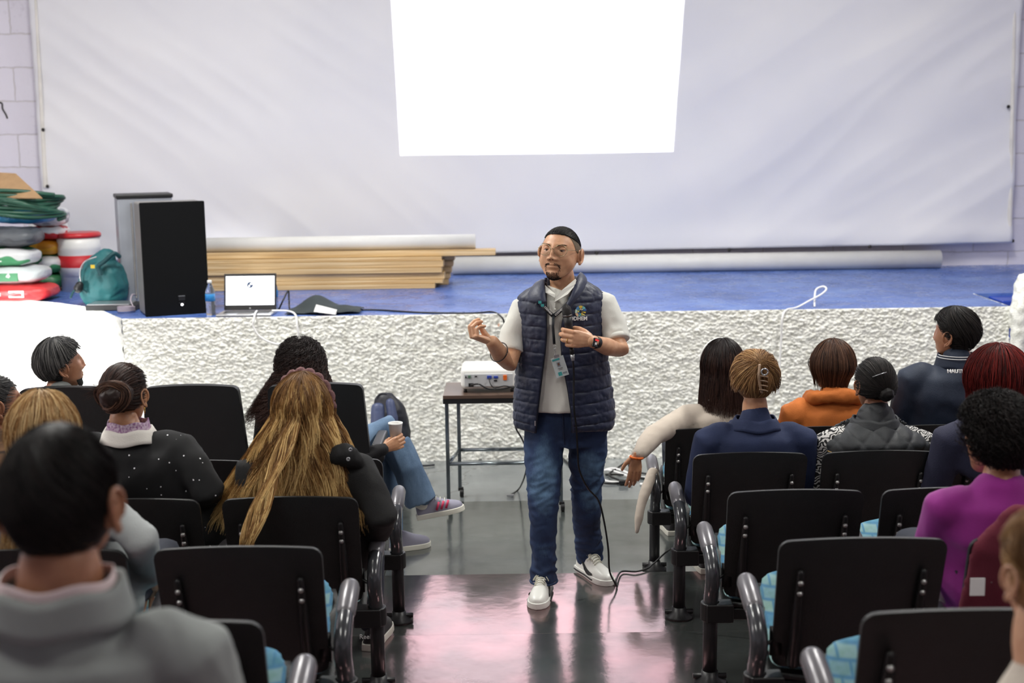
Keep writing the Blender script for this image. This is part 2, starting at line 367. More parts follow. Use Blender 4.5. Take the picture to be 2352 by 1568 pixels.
# backing so no light leaks
struct(MB().prism([(p[0], p[1] + (.05 if i in range(2, 10) else 0)) for i, p in enumerate(poly)][::-1], .0, .9).build('stage_core', M_STUCCO))
# big white canvas nailed over the back wall
def m_canvas():
    m = bpy.data.materials.new('white_canvas'); t = NT(m); b = t.b; b.inputs['Roughness'].default_value = .7
    v = t.coord('Object'); n = t.n('ShaderNodeTexNoise', i_Scale=.8, i_Detail=5.0); t.l(v, n.inputs['Vector'])
    c1 = t.ramp(n.outputs['Fac'], [(.3, srgb(222, 222, 228)), (.7, srgb(232, 231, 233))])
    n2 = t.n('ShaderNodeTexNoise', i_Scale=3.2, i_Detail=8.0, i_Roughness=.8); t.l(v, n2.inputs['Vector'])
    d = t.ramp(n2.outputs['Fac'], [(.22, (.86, .84, .8, 1)), (.32, (1, 1, 1, 1))])
    mu = t.n('ShaderNodeMix', data_type='RGBA', blend_type='MULTIPLY'); mu.inputs[0].default_value = .6; t.l(c1, mu.inputs[6]); t.l(d, mu.inputs[7]); t.l(mu.outputs[2], b.inputs['Base Color'])
    n4 = t.n('ShaderNodeTexNoise', i_Scale=240.0, i_Detail=1.0); t.l(v, n4.inputs['Vector'])
    bp = t.n('ShaderNodeBump', i_Strength=.1, i_Distance=.004); t.l(n4.outputs['Fac'], bp.inputs['Height']); t.l(bp.outputs[0], b.inputs['Normal'])
    return m
CY = BACK_Y - .12
cw0, cw1 = P(82, 0, CY).x, P(2331, 0, CY).x
cb0, cb1 = P(110, 600, CY), P(2318, 556, CY)
V = []; Fc = []; nx, nz = 260, 150; zt = 4.3
for i in range(nx + 1):
    u = i / nx
    for j in range(nz + 1):
        v_ = j / nz
        xb = cb0.x + (cb1.x - cb0.x) * u; xt = cw0 + (cw1 - cw0) * u - (.05 if u < .5 else -.05); x = xb + (xt - xb) * v_
        zb = cb0.z + (cb1.z - cb0.z) * u
        if u > .985: pass
        z = zb + (zt - zb) * v_
        # long diagonal tension folds from the top middle to the lower corners, sagging hem
        a = (x * .78 + z * 1.0); b_ = (-x * .62 + z)
        wl = max(0, min(1, (-x + .6) / 2.2)); wr = max(0, min(1, (x - .3) / 2.2))
        d = .011 * wl * noise.noise(Vector((a * 2.3, b_ * .5, 2))) + .042 * wr * noise.noise(Vector((b_ * 1.8, a * .34, 7)))
        d += .011 * wr * (1 - 2 * abs(noise.noise(Vector((b_ * 3.4, a * .5, 3))))) + .008 * wl * (1 - 2 * abs(noise.noise(Vector((a * 4.0, b_ * .6, 9)))))
        d += .012 * noise.noise(Vector((x * .9, z * 2.2, 4)))
        d += .02 * math.exp(-((v_ - .02) / .035) ** 2) * (1 + noise.noise(Vector((x * 2.0, 0, 1)))) * (.4 + wr)
        V.append((x, CY - .03 - d, z))
Fc = [(i * (nz + 1) + j, (i + 1) * (nz + 1) + j, (i + 1) * (nz + 1) + j + 1, i * (nz + 1) + j + 1) for i in range(nx) for j in range(nz)]
cv = link('canvas_backdrop', mesh(V, Fc, m_canvas())); md = cv.modifiers.new('s', 'SOLIDIFY'); md.thickness = .004
tag(cv, 'huge white canvas sheet nailed over the back wall of the stage', 'canvas')
M_DARK = mat('dark_metal', srgb(50, 48, 46), .4, .6)
hem = MB()
for (a, b, c, d) in ((105, 430, 82, 0), (2318, 556, 2331, 0)):
    A = P(a, b, CY - .04); B = P(c, d, CY - .04); B = B + (B - A) * .55; hem.tube([A, B], (.022, .005), 8, up=(1, 0, 0))
hem.build('hem_strip', mat('hem_cloth', srgb(226, 222, 214), .7), cv)
for (px, py) in ((99, 298), (109, 428), (1370, 581), (1675, 574), (1998, 566), (2314, 552), (2326, 553), (2316, 245), (1098, 594)):
    p = P(px, py, CY - .055)
    MB().lathe([(.0, 0), (.016, .001), (.013, .008), (0, .011)], 12, M=Matrix.Translation(p) @ Matrix.Rotation(math.pi / 2, 4, 'X')).build('nail', M_DARK, cv, True)
# canvas knot / pinch
# cracks and stain in wall at far left
cable('wall_crack', [P(-8, 236, BACK_Y - .004), P(4, 237, BACK_Y - .004), P(6, 250, BACK_Y - .004), P(13, 262, BACK_Y - .004), P(17, 272, BACK_Y - .004)], .007, M_DARK)
struct(bpy.data.objects['wall_crack'])
# far right: blue steps up to the stage and a stucco post
mb = MB()
for k in range(4):
    mb.box((XR + .12 + .45, STAGE_Y + .62 - .3 * k, .25 * (4 - k) / 2), (.9, .3, .25 * (4 - k)))
struct(mb.build('stage_stairs', mat('blue_stair_paint', srgb(38, 70, 170), .35, var=.2, vscale=3), bevel=.01))
me = blob([([(XR + .06, STAGE_Y - .06, .02), (XR + .05, STAGE_Y - .06, .6), (XR + .05, STAGE_Y - .05, .98), (XR + .08, STAGE_Y - .02, 1.2)], [.035, .04, .075, .06])], .02, 3, M_STUCCO, disp=lambda c, n: .014 * noise.noise(c * 26))
struct(link('stair_post', me))
# ================================================================ THINGS ON THE STAGE
M_BLK = mat('black_plastic', srgb(24, 24, 26), .45, var=.25, bump=.05, bscale=200)
M_GRILLE = mat('black_grille', srgb(11, 12, 14), .8, var=.3, vscale=300, bump=.3, bscale=500, spec=.15)
M_GREY = mat('grey_plastic', srgb(122, 120, 118), .5, var=.1)
M_WHITE = mat('white_plastic', srgb(236, 236, 232), .35, var=.03)
M_PAPER = mat('white_paper', srgb(240, 240, 238), .7, var=.03)
M_WCAB = mat('white_cable_rubber', srgb(236, 236, 236), .4, var=.03)
M_BCAB = mat('black_cable_rubber', srgb(22, 22, 24), .4, var=.2)
M_SILVER = mat('silver_metal', srgb(190, 192, 195), .3, .8)
M_RED = mat('red_plastic', srgb(196, 40, 46), .35, var=.1)
def rotz(a): return Matrix.Rotation(a, 4, 'Z')
def M_at(p, a=0): return Matrix.Translation(p) @ rotz(a)
# loudspeakers
def speaker(name, px0, px1, pt, pyb, Y, ang, label, gm, deep, side):
    pb = P((px0 + px1) / 2, pyb, Y); w = (px1 - px0) * PXM(Y, 1.3); h = P(px0, pt, Y).z - STAGE_Z
    t = thing(name, label, 'speaker', (pb.x, pb.y, STAGE_Z), world=False); t.rotation_euler.z = ang
    MB().box((0, deep / 2 + .02, h / 2), (w * .99, deep, h * .99)).build('cabinet', side, t, bevel=.015)
    if gm: MB().box((0, .004, h / 2), (w * 1.0, .04, h * 1.0)).build('grille', gm, t, bevel=.008)
    return t, w, h
t, w_, h_ = speaker('loudspeaker', 336, 481, 464, 722, 9.16, math.radians(23), 'tall black loudspeaker standing at the stage edge beside the laptop', M_GRILLE, .30, M_GREY)
MB().box((.03, -.018, .115), (.045, .006, .03)).box((.03, -.018, .085), (.04, .004, .012)).build('badge', M_BLK, t)
MB().box((.03, -.019, .132), (.045, .004, .006)).build('badge_bar', M_SILVER, t)
MB().lathe([(0, 0), (.009, 0), (.009, .005), (0, .006)], 16, M=Matrix.Translation((.03, -.015, .072)) @ Matrix.Rotation(math.pi / 2, 4, 'X')).build('power_lamp', mat('lamp_white', (1, 1, 1, 1), .4, emis=((1, 1, 1, 1), 2)), t, True)
t, w_, h_ = speaker('loudspeaker', 284, 408, 453, 690, 9.85, math.radians(20), 'grey backed loudspeaker turned away behind the tall black one', None, .30, mat('grey_speaker_shell', srgb(142, 146, 154), .4, var=.1))
MB().box((0, 0, h_ * .5), (.02, .03, h_ * .9)).box((-.1, 0, h_ * .5), (.014, .03, h_ * .9)).build('ridge', M_GREY, t, bevel=.004)
MB().box((0, .17, h_ + .005), (w_ * 1.02, .32, .03)).build('top_cap', M_BLK, t, bevel=.008)
# water bottles
M_PET = mat('clear_bottle_plastic', (.9, .95, 1, 1), .06, var=.01, trans=.92)
M_LBL = mat('blue_label', srgb(60, 150, 220), .4, var=.15, vscale=60)
def bottle(px, pyb, Y, label):
    p = Pz(px, pyb, STAGE_Z); p.y = Y; p.x = P(px, pyb, Y).x
    t = thing('water_bottle', label, 'bottle', (p.x, p.y, STAGE_Z), world=False)
    MB().lathe([(.0, 0), (.03, 0), (.033, .01), (.031, .04), (.033, .06), (.031, .08), (.0335, .1), (.0335, .15), (.030, .175), (.018, .205), (.013, .215), (.013, .225), (0, .226)], 24).build('bottle_body', M_PET, t, True)
    MB().lathe([(.0343, .1), (.0343, .148), (.0339, .149), (.0339, .099)], 24).build('paper_label', M_LBL, t, True)
    MB().lathe([(0, .222), (.016, .222), (.016, .24), (.014, .243), (0, .243)], 20).build('cap', M_WHITE, t, True)
bottle(485, 727, 9.12, 'clear water bottle with blue label between speaker and laptop')
bottle(629, 716, 9.30, 'clear water bottle half hidden behind the laptop screen')
# laptop
A = P(503, 628, 9.26); B = P(628, 628, 9.26)
lx = (P(505, 700, 9.1).x + P(627, 700, 9.1).x) / 2; lw = P(627, 700, 9.1).x - P(505, 700, 9.1).x
t = thing('laptop', 'open silver laptop with a lit white screen on the stage edge', 'laptop', (lx, 9.10, STAGE_Z), world=False); t.rotation_euler.z = math.radians(-1)
MB().box((0, .0, .010), (lw + .01, .235, .016)).build('base', M_SILVER, t, bevel=.004)
MB().box((0, .015, .0185), (lw * .86, .10, .002)).build('keyboard', M_BLK, t)
MB().box((0, -.075, .0185), (.10, .055, .001)).build('touchpad', M_GREY, t)
LH = .255
lid = MB().box((0, .0, LH / 2), (lw, .008, LH)).build('screen_lid', M_BLK, t, bevel=.003, loc=(0, .115, .02)); lid.rotation_euler.x = math.radians(-12)
scr = MB().box((0, -.0045, LH / 2 + .008), (lw * .93, .001, LH * .80)).build('display', mat('lit_display', (1, 1, 1, 1), .4, emis=((.86, .90, 1, 1), 1.0)), lid)
MI = mat('display_dark_blue', srgb(40, 56, 84), .4, emis=(srgb(40, 60, 90), .8)); MI2 = mat('display_pale_blue', srgb(190, 215, 238), .4, emis=(srgb(170, 205, 235), .8))
Rx = Matrix.Rotation(math.pi / 2, 4, 'X')
MB().lathe([(0, 0), (.021, 0), (.021, .0006), (0, .0006)], 24, M=Matrix.Translation((-.0, -.0052, .175)) @ Rx).build('display_emblem', MI, lid)
MB().box((.008, -.0062, .182), (.016, .0004, .012)).box((-.006, -.0062, .168), (.01, .0004, .014)).build('emblem_wing', mat('display_white', (1, 1, 1, 1), .4, emis=((.9, .95, 1, 1), 1)), lid)
MB().box((0, -.0052, .137), (.07, .0004, .004)).box((0, -.0052, .125), (.05, .0004, .003)).box((-.01, -.0052, .146), (.09, .0004, .002)).build('display_caption', MI2, lid)
MB().lathe([(0, 0), (.006, 0), (.006, .001), (0, .001)], 16, M=Matrix.Translation((.0, -.005, .012)) @ Rx).build('lid_logo', M_SILVER, lid)
# folded black bag with sheet of paper
M_BAG = mat('dark_green_grey_cloth', srgb(48, 56, 58), .8, var=.2, bump=.2, bscale=120)
V = []; Fc = []
for i in range(41):
    for j in range(21):
        u, v_ = i / 40, j / 20
        ex = abs(u - .42) ; h = .155 * math.exp(-((u - .38) / .22) ** 2) * (v_ * .85 + .15) + .03 * math.exp(-((u - .8) / .2) ** 2)
        x = P(655 + 172 * u, 700, 9.1).x + .01 * math.sin(v_ * 9); y = 9.04 + .36 * v_ * (1 - .55 * abs(u - .4)) + .02 * math.sin(u * 8)
        V.append((x, y, STAGE_Z + .006 + h * math.sin(math.pi * (.12 + .8 * v_)) + .008 * noise.noise(Vector((u * 6, v_ * 4, 0)))))
Fc = [(i * 21 + j, (i + 1) * 21 + j, (i + 1) * 21 + j + 1, i * 21 + j + 1) for i in range(40) for j in range(20)]
bag = link('cloth_bag', mesh(V, Fc, M_BAG)); bag.modifiers.new('s', 'SOLIDIFY').thickness = .006; bag.modifiers[0].offset = 1; md = bag.modifiers.new('u', 'SUBSURF'); md.levels = 1
tag(bag, 'empty dark cloth bag slumped flat on the stage beside the laptop', 'bag')
V = [P(721, 715, 9.02), P(772, 722, 8.99), P(775, 710, 9.05), P(727, 698, 9.08)]
pp = link('paper_sheet', mesh(V, [(0, 1, 2, 3)], M_PAPER)); pp.location.y = -.015; pp.modifiers.new('s', 'SOLIDIFY').thickness = .001
tag(pp, 'small white sheet of paper lying on the dark cloth bag', 'paper')
# teal backpack
M_TEAL = mat('teal_nylon', srgb(28, 94, 98), .6, var=.25, vscale=9, bump=.25, bscale=30)
M_TEALD = mat('dark_teal_nylon', srgb(18, 70, 76), .6, var=.25, bump=.25, bscale=30)
M_YEL = mat('yellow_tag', srgb(220, 190, 50), .5)
bx = P(237, 690, 9.75).x
t = thing('backpack', 'teal backpack slumped open on the stage left of the speakers', 'backpack', (bx, 9.75, STAGE_Z))
def pb(px, py, Y=9.75): return P(px, py, Y)
me = blob([([pb(240, 676), pb(238, 640), pb(238, 605), pb(246, 590)], [(.165, .12), (.165, .12), (.135, .10), (.07, .06)], (1, 0, 0)),
           ([pb(204, 678), pb(200, 640), pb(206, 606)], [(.05, .10), (.05, .10), (.04, .07)], (1, 0, 0)),
           ([pb(262, 655), pb(258, 625)], [(.10, .13), (.08, .12)], (1, 0, 0))], .012, 4, M_TEAL, disp=folds(.012, 9, (1, 1, 1), 3))
link('pack_body', me, t)
cable('zipper', [pb(186, 650, 9.62), pb(184, 622, 9.62), pb(196, 600, 9.62), pb(222, 590, 9.64)], .006, M_SILVER, t)
cable('shoulder_strap', [pb(232, 632, 9.6), pb(226, 612, 9.6), pb(240, 600, 9.6), pb(262, 582, 9.62), pb(275, 590, 9.66)], (.016), M_TEALD, t)
cable('loose_strap', [pb(200, 672, 9.62), pb(186, 664, 9.6), pb(170, 668, 9.58), pb(162, 684, 9.55)], .008, M_TEALD, t)
link('side_pouch', blob([([pb(180, 662, 9.6), pb(183, 655, 9.6)], [.035, .03])], .008, 2, M_BLK), t)
MB().box(pb(213, 612, 9.61), (.03, .004, .025)).build('tag', M_YEL, t)
cable('top_handle', [pb(226, 592), pb(232, 578), pb(246, 576), pb(252, 588)], .008, M_TEALD, t)
# black backpack behind it
t = thing('backpack', 'black backpack wedged between teal backpack and speaker', 'backpack', (P(300, 690, 9.95).x, 9.95, STAGE_Z))
link('pack_body', blob([([P(298, 690, 9.95), P(300, 630, 9.95), P(297, 590, 9.95), P(292, 578, 9.95)], [(.085, .1), (.09, .1), (.07, .08), (.04, .05)], (1, 0, 0))], .012, 3, mat('black_nylon', srgb(30, 32, 40), .5, var=.3, bump=.3, bscale=25), disp=folds(.01, 9, (1, 1, 1), 5)), t)
cable('strap', [P(286, 592, 9.84), P(292, 582, 9.83), P(296, 600, 9.83), P(288, 612, 9.83)], .007, M_PAPER, t)
# flat case and grey cable coil
o = MB().box((0, 0, .022), (.36, .22, .04)).build('laptop_case', M_BLK, bevel=.006); o.location = (P(262, 700, 9.5).x, 9.52, STAGE_Z); tag(o, 'flat black and silver case lying before the teal backpack', 'case')
MB().box((-.02, -.0, .045), (.30, .2, .006)).build('silver_lid', M_SILVER, o)
pts = []
c0 = Vector((P(290, 706, 9.33).x, 9.33, STAGE_Z + .008))
for k in range(60):
    a = k * .42; pts.append(c0 + Vector((.058 * math.cos(a), .05 * math.sin(a), .0006 * k)))
pts += [P(300, 690, 9.33), P(304, 676, 9.36), P(312, 678, 9.4)]
tag(cable('coiled_cable', pts, .005, mat('grey_cable', srgb(150, 140, 150), .4), k=2), 'small coil of grey cable on the stage left of tall speaker', 'cable')
# buckets
def bucket(px, pyt, pyb, Y, rad, label, label_mat, lid_m, group=None):
    b = P(px, pyb, Y); h = P(px, pyt, Y).z - STAGE_Z
    t = thing('bucket', label, 'bucket', (b.x, Y, STAGE_Z), world=False)
    MB().lathe([(0, 0), (rad * .86, 0), (rad * .97, h * .70), (rad, h * .72), (rad, h * .78), (rad * .985, h * .8), (rad * 1.0, h * .93), (0, h * .93)], 40).build('pail', M_WHITE, t, True)
    MB().lathe([(rad * .905, h * .25), (rad * .965, h * .62), (rad * .962, h * .62), (rad * .902, h * .25)], 40).build('printed_band', label_mat, t, True)
    MB().lathe([(0, h * .93), (rad * 1.05, h * .92), (rad * 1.06, h * .97), (rad * .98, h), (0, h * .985)], 40).build('lid', lid_m, t, True)
    return t, h
m_band = bpy.data.materials.new('red_white_bucket_print'); nt = NT(m_band); c = nt.n('ShaderNodeTexCoord'); s = nt.n('ShaderNodeSeparateXYZ'); nt.l(c.outputs['Generated'], s.inputs[0])
nt.l(nt.ramp(s.outputs['Z'], [(0, srgb(222, 222, 226)), (.44, srgb(222, 222, 226)), (.45, srgb(190, 34, 44))]), nt.b.inputs['Base Color'])
bucket(186, 533, 652, 10.75, .172, 'white bucket with red lid and red band by the backpack', m_band, M_RED)
bucket(120, 482, 655, 11.25, .16, 'white bucket half hidden behind the stacked sacks', mat('grey_print', srgb(150, 156, 170), .5, var=.5, vscale=30), M_WHITE)
# sacks
def sack(px, py, Y, w, h, d, m, label, ang=0, group='sacks stacked at the left of the stage', panel=None, seed=0, z=None):
    c = P(px, py, Y)
    if z is not None: c.z = z
    V = []; Fc = []; nu, nv = 40, 20
    for i in range(nu + 1):
        th = math.pi * i / nu
        for j in range(nv * 2):
            ph = math.pi * j / nv
            sx = math.copysign(abs(math.cos(th)) ** .45, math.cos(th)); rr = abs(math.sin(th)) ** .42
            sy = math.copysign(abs(math.cos(ph)) ** .55, math.cos(ph)); sz = math.copysign(abs(math.sin(ph)) ** .7, math.sin(ph))
            q = Vector((sx * w / 2, rr * sy * d / 2, rr * sz * h / 2 * (1 - .18 * abs(sx) ** 3)))
            q += noise.noise_vector(q * 9 + Vector((seed, seed, 0))) * .012
            V.append(q)
    n2 = nv * 2
    for i in range(nu):
        for j in range(n2): a, b = i * n2 + j, i * n2 + (j + 1) % n2; Fc.append((a, b, b + n2, a + n2))
    o = link('sack', mesh(V, Fc, m)); o.location = c; o.rotation_euler.z = ang
    tag(o, label, 'sack', None)
    if panel:
        mb = MB()
        for (x0, x1, z0, z1) in panel[1]:
            mb.box(((x0 + x1) / 2 * w, -d / 2 * .965, (z0 + z1) / 2 * h), ((x1 - x0) * w, .012, (z1 - z0) * h))
        mb.build('printed_mark', panel[0], o, bevel=.003)
    return o
def m_sack(name, c1, c2, sc=4):
    if name in MATS: return MATS[name]
    m = bpy.data.materials.new(name); t = NT(m); t.b.inputs['Roughness'].default_value = .38
    v = t.coord('Object', (1, 1, 2.2)); n = t.n('ShaderNodeTexVoronoi', i_Scale=sc); t.l(v, n.inputs['Vector'])
    n2 = t.n('ShaderNodeTexNoise', i_Scale=sc * 1.5, i_Detail=1.0); t.l(v, n2.inputs['Vector'])
    t.l(t.ramp(n2.outputs['Fac'], [(.49, c1), (.52, c2)]), t.b.inputs['Base Color'])
    n3 = t.n('ShaderNodeTexNoise', i_Scale=18.0, i_Detail=3.0); t.l(v, n3.inputs['Vector']); bp = t.n('ShaderNodeBump', i_Strength=.4, i_Distance=.02); t.l(n3.outputs['Fac'], bp.inputs['Height']); t.l(bp.outputs[0], t.b.inputs['Normal'])
    MATS[name] = m; return m
GREEN, SWHITE, SRED = srgb(60, 140, 92), srgb(218, 220, 222), srgb(205, 44, 50)
m1 = m_sack('red_sack_film', SRED, srgb(214, 60, 62), 3); m2 = m_sack('green_white_sack_film', GREEN, SWHITE, 3.2); m3 = m_sack('white_sack_film', SWHITE, srgb(205, 212, 214), 3)
m4 = m_sack('dark_grey_sack_film', srgb(64, 66, 72), srgb(86, 90, 96), 4); m5 = m_sack('green_sack_film', srgb(38, 96, 64), srgb(60, 120, 80), 4); m6 = m_sack('yellow_sack_film', srgb(222, 160, 36), srgb(200, 130, 30), 4); m7 = m_sack('blue_sack_film', srgb(50, 150, 210), srgb(80, 170, 220), 4)
zt_ = STAGE_Z
sack(20, 657, 10.15, .72, .13, .42, m1, 'red sack, lowest of the front stack at left', 0, panel=(M_PAPER, [(.10, .26, -.2, .2), (-.14, .02, -.1, .1)]), seed=1, z=zt_ + .067)
sack(6, 622, 10.18, .68, .14, .42, m3, 'white sack with green print lying on the red sack', .05, panel=(mat('green_print', GREEN, .4), [(-.12, .26, -.28, .16)]), seed=2, z=zt_ + .20)
sack(-10, 588, 10.2, .64, .14, .40, m2, 'green and white sack under the dark grey sack', -.04, panel=(M_PAPER, [(.05, .2, -.2, .1)]), seed=3, z=zt_ + .335)
sack(0, 545, 10.22, .62, .155, .40, m4, 'dark grey sack with small blue mark under the green hose', 0, panel=(mat('blue_print', srgb(90, 180, 225), .4), [(.02, .12, -.15, .12)]), seed=4, z=zt_ + .48)
sack(60, 512, 10.5, .42, .10, .34, m7, 'bright blue sack on top between hose and dark sack', 0, seed=5, z=zt_ + .615)
sack(100, 640, 10.75, .30, .15, .36, m5, 'dark green sack on the boards behind the red sack', .2, seed=6, z=zt_ + .08)
sack(106, 604, 10.75, .30, .15, .36, m2, 'green and white sack, second of the rear stack', .1, seed=7, z=zt_ + .225)
sack(102, 566, 10.75, .30, .13, .36, m6, 'yellow sack in the rear stack beside the bucket', 0, seed=8, z=zt_ + .36)
sack(108, 535, 10.75, .30, .11, .36, m_sack('red_white_film', SRED, SWHITE, 5), 'red and white sack under the white bag at rear', 0, seed=9, z=zt_ + .475)
sack(114, 500, 10.75, .28, .15, .34, m_sack('white_grey_film', SWHITE, srgb(150, 155, 165), 5), 'white bag with grey print, topmost of the rear stack', .1, seed=10, z=zt_ + .60)
# hose coil
M_HOSE = mat('green_hose_rubber', srgb(38, 84, 66), .4, var=.15)
pts = []; hc = P(30, 462, 10.35); hc.z = STAGE_Z + .70
for k in range(9 * 22):
    a = 2 * math.pi * k / 22; q = k / (9 * 22); R = .34 + .035 * math.sin(k * .9) + .02 * math.sin(a * 3)
    pts.append(hc + Vector((R * math.cos(a), R * .62 * math.sin(a), -.05 + .19 * q + .014 * math.sin(a * 2 + k * .05) - .05 * math.cos(a))))
t = cable('garden_hose', pts, .016, M_HOSE, k=2, n=8); tag(t, 'coil of green garden hose heaped on top of the sacks', 'hose')
V = [P(-60, 452, 10.12), P(97, 454, 10.1), P(36, 398, 10.42), P(-60, 392, 10.42)]
cb = link('cardboard_sheet', mesh(V, [(0, 1, 2, 3)], mat('brown_cardboard', srgb(176, 142, 104), .8, var=.12, vscale=12), False)); cb.modifiers.new('s', 'SOLIDIFY').thickness = .01; tag(cb, 'brown cardboard sheet lying tilted over the green hose', 'cardboard')
V = [Pz(20, 672, zt_ + .004), Pz(120, 672, zt_ + .004), Pz(172, 658, zt_ + .004), Pz(150, 648, zt_ + .004), Pz(30, 655, zt_ + .004)]
cb = link('cardboard_sheet', mesh(V, [(0, 1, 2, 3, 4)], MATS['brown_cardboard'], False)); cb.modifiers.new('s', 'SOLIDIFY').thickness = .004; tag(cb, 'flattened brown cardboard on the stage floor under the sacks', 'cardboard')
# timber boards
def m_wood():
    m = bpy.data.materials.new('pine_timber'); t = NT(m); t.b.inputs['Roughness'].default_value = .6
    v = t.coord('Object', (.6, 14, 26)); n = t.n('ShaderNodeTexNoise', i_Scale=2.2, i_Detail=5.0, i_Distortion=.6); t.l(v, n.inputs['Vector'])
    t.l(t.ramp(n.outputs['Fac'], [(.3, srgb(176, 142, 96)), (.5, srgb(206, 174, 124)), (.7, srgb(226, 200, 156))]), t.b.inputs['Base Color'])
    bp = t.n('ShaderNodeBump', i_Strength=.2, i_Distance=.004); t.l(n.outputs['Fac'], bp.inputs['Height']); t.l(bp.outputs[0], t.b.inputs['Normal']); return m
M_WOOD = m_wood()
def board(px0, px1, Y, z0, th, dep, label, tw=0):
    x0, x1 = P(px0, 620, Y).x, P(px1, 620, Y).x
    o = MB().box((0, 0, 0), (x1 - x0, dep, th - .002)).build('timber_board', M_WOOD, bevel=.003); o.location = ((x0 + x1) / 2, Y, z0 + th / 2); o.rotation_euler.z = tw
    tag(o, label, 'board', None)
z = STAGE_Z; names = ['pale timber board, lowest of the front stack', 'timber board, second from the stage floor', 'wide timber board in the middle of the stack', 'timber board just above the middle of the stack', 'timber board under the topmost two of the stack', 'thin pale timber board near the top of the stack']
lens = [(405, 1000), (400, 1018), (400, 1022), (410, 1016), (400, 1020), (410, 1016)]; ths = [.040, .030, .055, .045, .05, .028]
for i in range(6):
    board(lens[i][0], lens[i][1], 10.62 + .012 * (i % 3), z, ths[i], .19, names[i], .003 * ((i * 7) % 3 - 1)); z += ths[i]
zf = z
board(430, 1139, 10.68, zf + .001, .047, .16, 'longest timber board, on top and jutting out at right', .003)
z = STAGE_Z
for i in range(5):
    board(470, 1030 + 4 * i, 10.84, z, .05, .17, ['lowest', 'second lowest', 'middle', 'fourth', 'uppermost'][i] + ' of the timber boards in the rear stack', 0); z += .05
# white tubes
def roll(px0, py0, px1, py1, Y, r, label, name='rolled_tube'):
    A = P(px0, py0, Y); B = P(px1, py1, Y); z = (A.z + B.z) / 2; A.z = B.z = z
    d = (B - A); L = d.length
    mb = MB(); mb.lathe([(r * .9, 0), (r, 0), (r, L), (r * .9, L), (r * .9, L - .02), (0, L - .02)], 28)
    o = mb.build(name, mat('white_vinyl', srgb(226, 225, 220), .45, var=.05), smooth=True); o.location = A; o.rotation_euler = (0, math.pi / 2, 0); return tag(o, label, 'tube')
zr = zf + .05 + .062
o = roll(440, 556, 1092, 548, 10.72, .058, 'white rolled tube resting on top of the timber boards'); o.location.z = zf + .049 + .059
o = roll(1040, 615, 2158, 600, BACK_Y - .19, .078, 'long white tube lying on the stage along the back wall'); o.location.z = STAGE_Z + .079
# stage cables
zc_ = STAGE_Z + .006
tag(cable('power_cable', [Pz(640, 712, zc_), P(650, 690, 9.3), P(662, 668, 9.35), P(664, 690, 9.33), Pz(668, 712, zc_), Pz(700, 718, zc_), Pz(840, 711, zc_), Pz(960, 717, zc_), Pz(1080, 719, zc_), Pz(1130, 716, zc_), P(1152, 728, 8.9), P(1160, 746, 8.9)], .006, M_BCAB), 'thin black cable running along the stage edge from the cloth bag', 'cable')
fy = 8.93
tag(cable('white_cable', [Pz(590, 714, zc_ + .02), P(586, 720, 8.95), P(583, 735, fy - .02), P(582, 750, fy - .02), P(600, 775, fy - .02), P(640, 790, fy - .02), P(682, 776, fy - .02), P(682, 745, fy - .02), P(678, 722, 8.96), Pz(660, 714, zc_ + .02), Pz(625, 713, zc_ + .02)], .007, M_WCAB), 'white cable looping from laptop down over the stucco stage front', 'cable')
tag(cable('white_cable', [P(1787, 905, fy - .03), P(1790, 850, fy - .03), P(1794, 780, fy - .03), P(1797, 730, fy - .04), P(1806, 712, 8.95), Pz(1830, 706, zc_), P(1860, 690, 9.1), P(1886, 676, 9.15), P(1898, 664, 9.18), P(1890, 658, 9.2), P(1874, 666, 9.2), P(1871, 690, 9.15), Pz(1871, 704, zc_)], .0075, M_WCAB), 'white cable hanging down the stage front, looped on the blue stage', 'cable')
# ================================================================ PROJECTOR TABLE
M_CHROME = mat('worn_chrome', srgb(140, 150, 155), .22, .9, var=.2)
TY0, TY1, TZ = 7.66, 8.08, .72
xl = P(1017, 907, TY0).x; xr = .30
t = thing('projector_table', 'small wheeled table with chrome legs holding the projector', 'table', ((xl + xr) / 2, (TY0 + TY1) / 2, 0))
MB().box(((xl + xr) / 2, (TY0 + TY1) / 2, TZ - .0125), (xr - xl, TY1 - TY0, .025)).build('table_top', mat('brown_laminate', srgb(96, 78, 68), .3, var=.2, vscale=5), t, bevel=.003)
MB().box(((xl + xr) / 2, TY0 + .006, TZ - .035), (xr - xl, .012, .03)).build('apron', M_BLK, t)
legs = [(xl + .02, TY0 + .03), (xl + .075, TY1 - .04), (xr - .02, TY0 + .03), (xr - .07, TY1 - .04)]
for (x, y) in legs:
    MB().box((x, y, (TZ - .03 + .06) / 2), (.022, .022, TZ - .03 - .06)).build('leg', M_CHROME, t, bevel=.003)
    c = MB(); c.lathe([(0, -.012), (.026, -.012), (.026, .012), (0, .012)], 20, M=Matrix.Translation((x + .01, y, .027)) @ Matrix.Rotation(math.pi / 2, 4, 'Y')); c.box((x + .004, y, .052), (.032, .03, .02))
    c.build('caster', M_BLK, t, bevel=.003)
for (a, b) in ((0, 2), (1, 3), (0, 1), (2, 3)):
    MB().tube([(legs[a][0], legs[a][1], .30), (legs[b][0], legs[b][1], .30)], .011, 10).build('rail', M_CHROME, t, True)
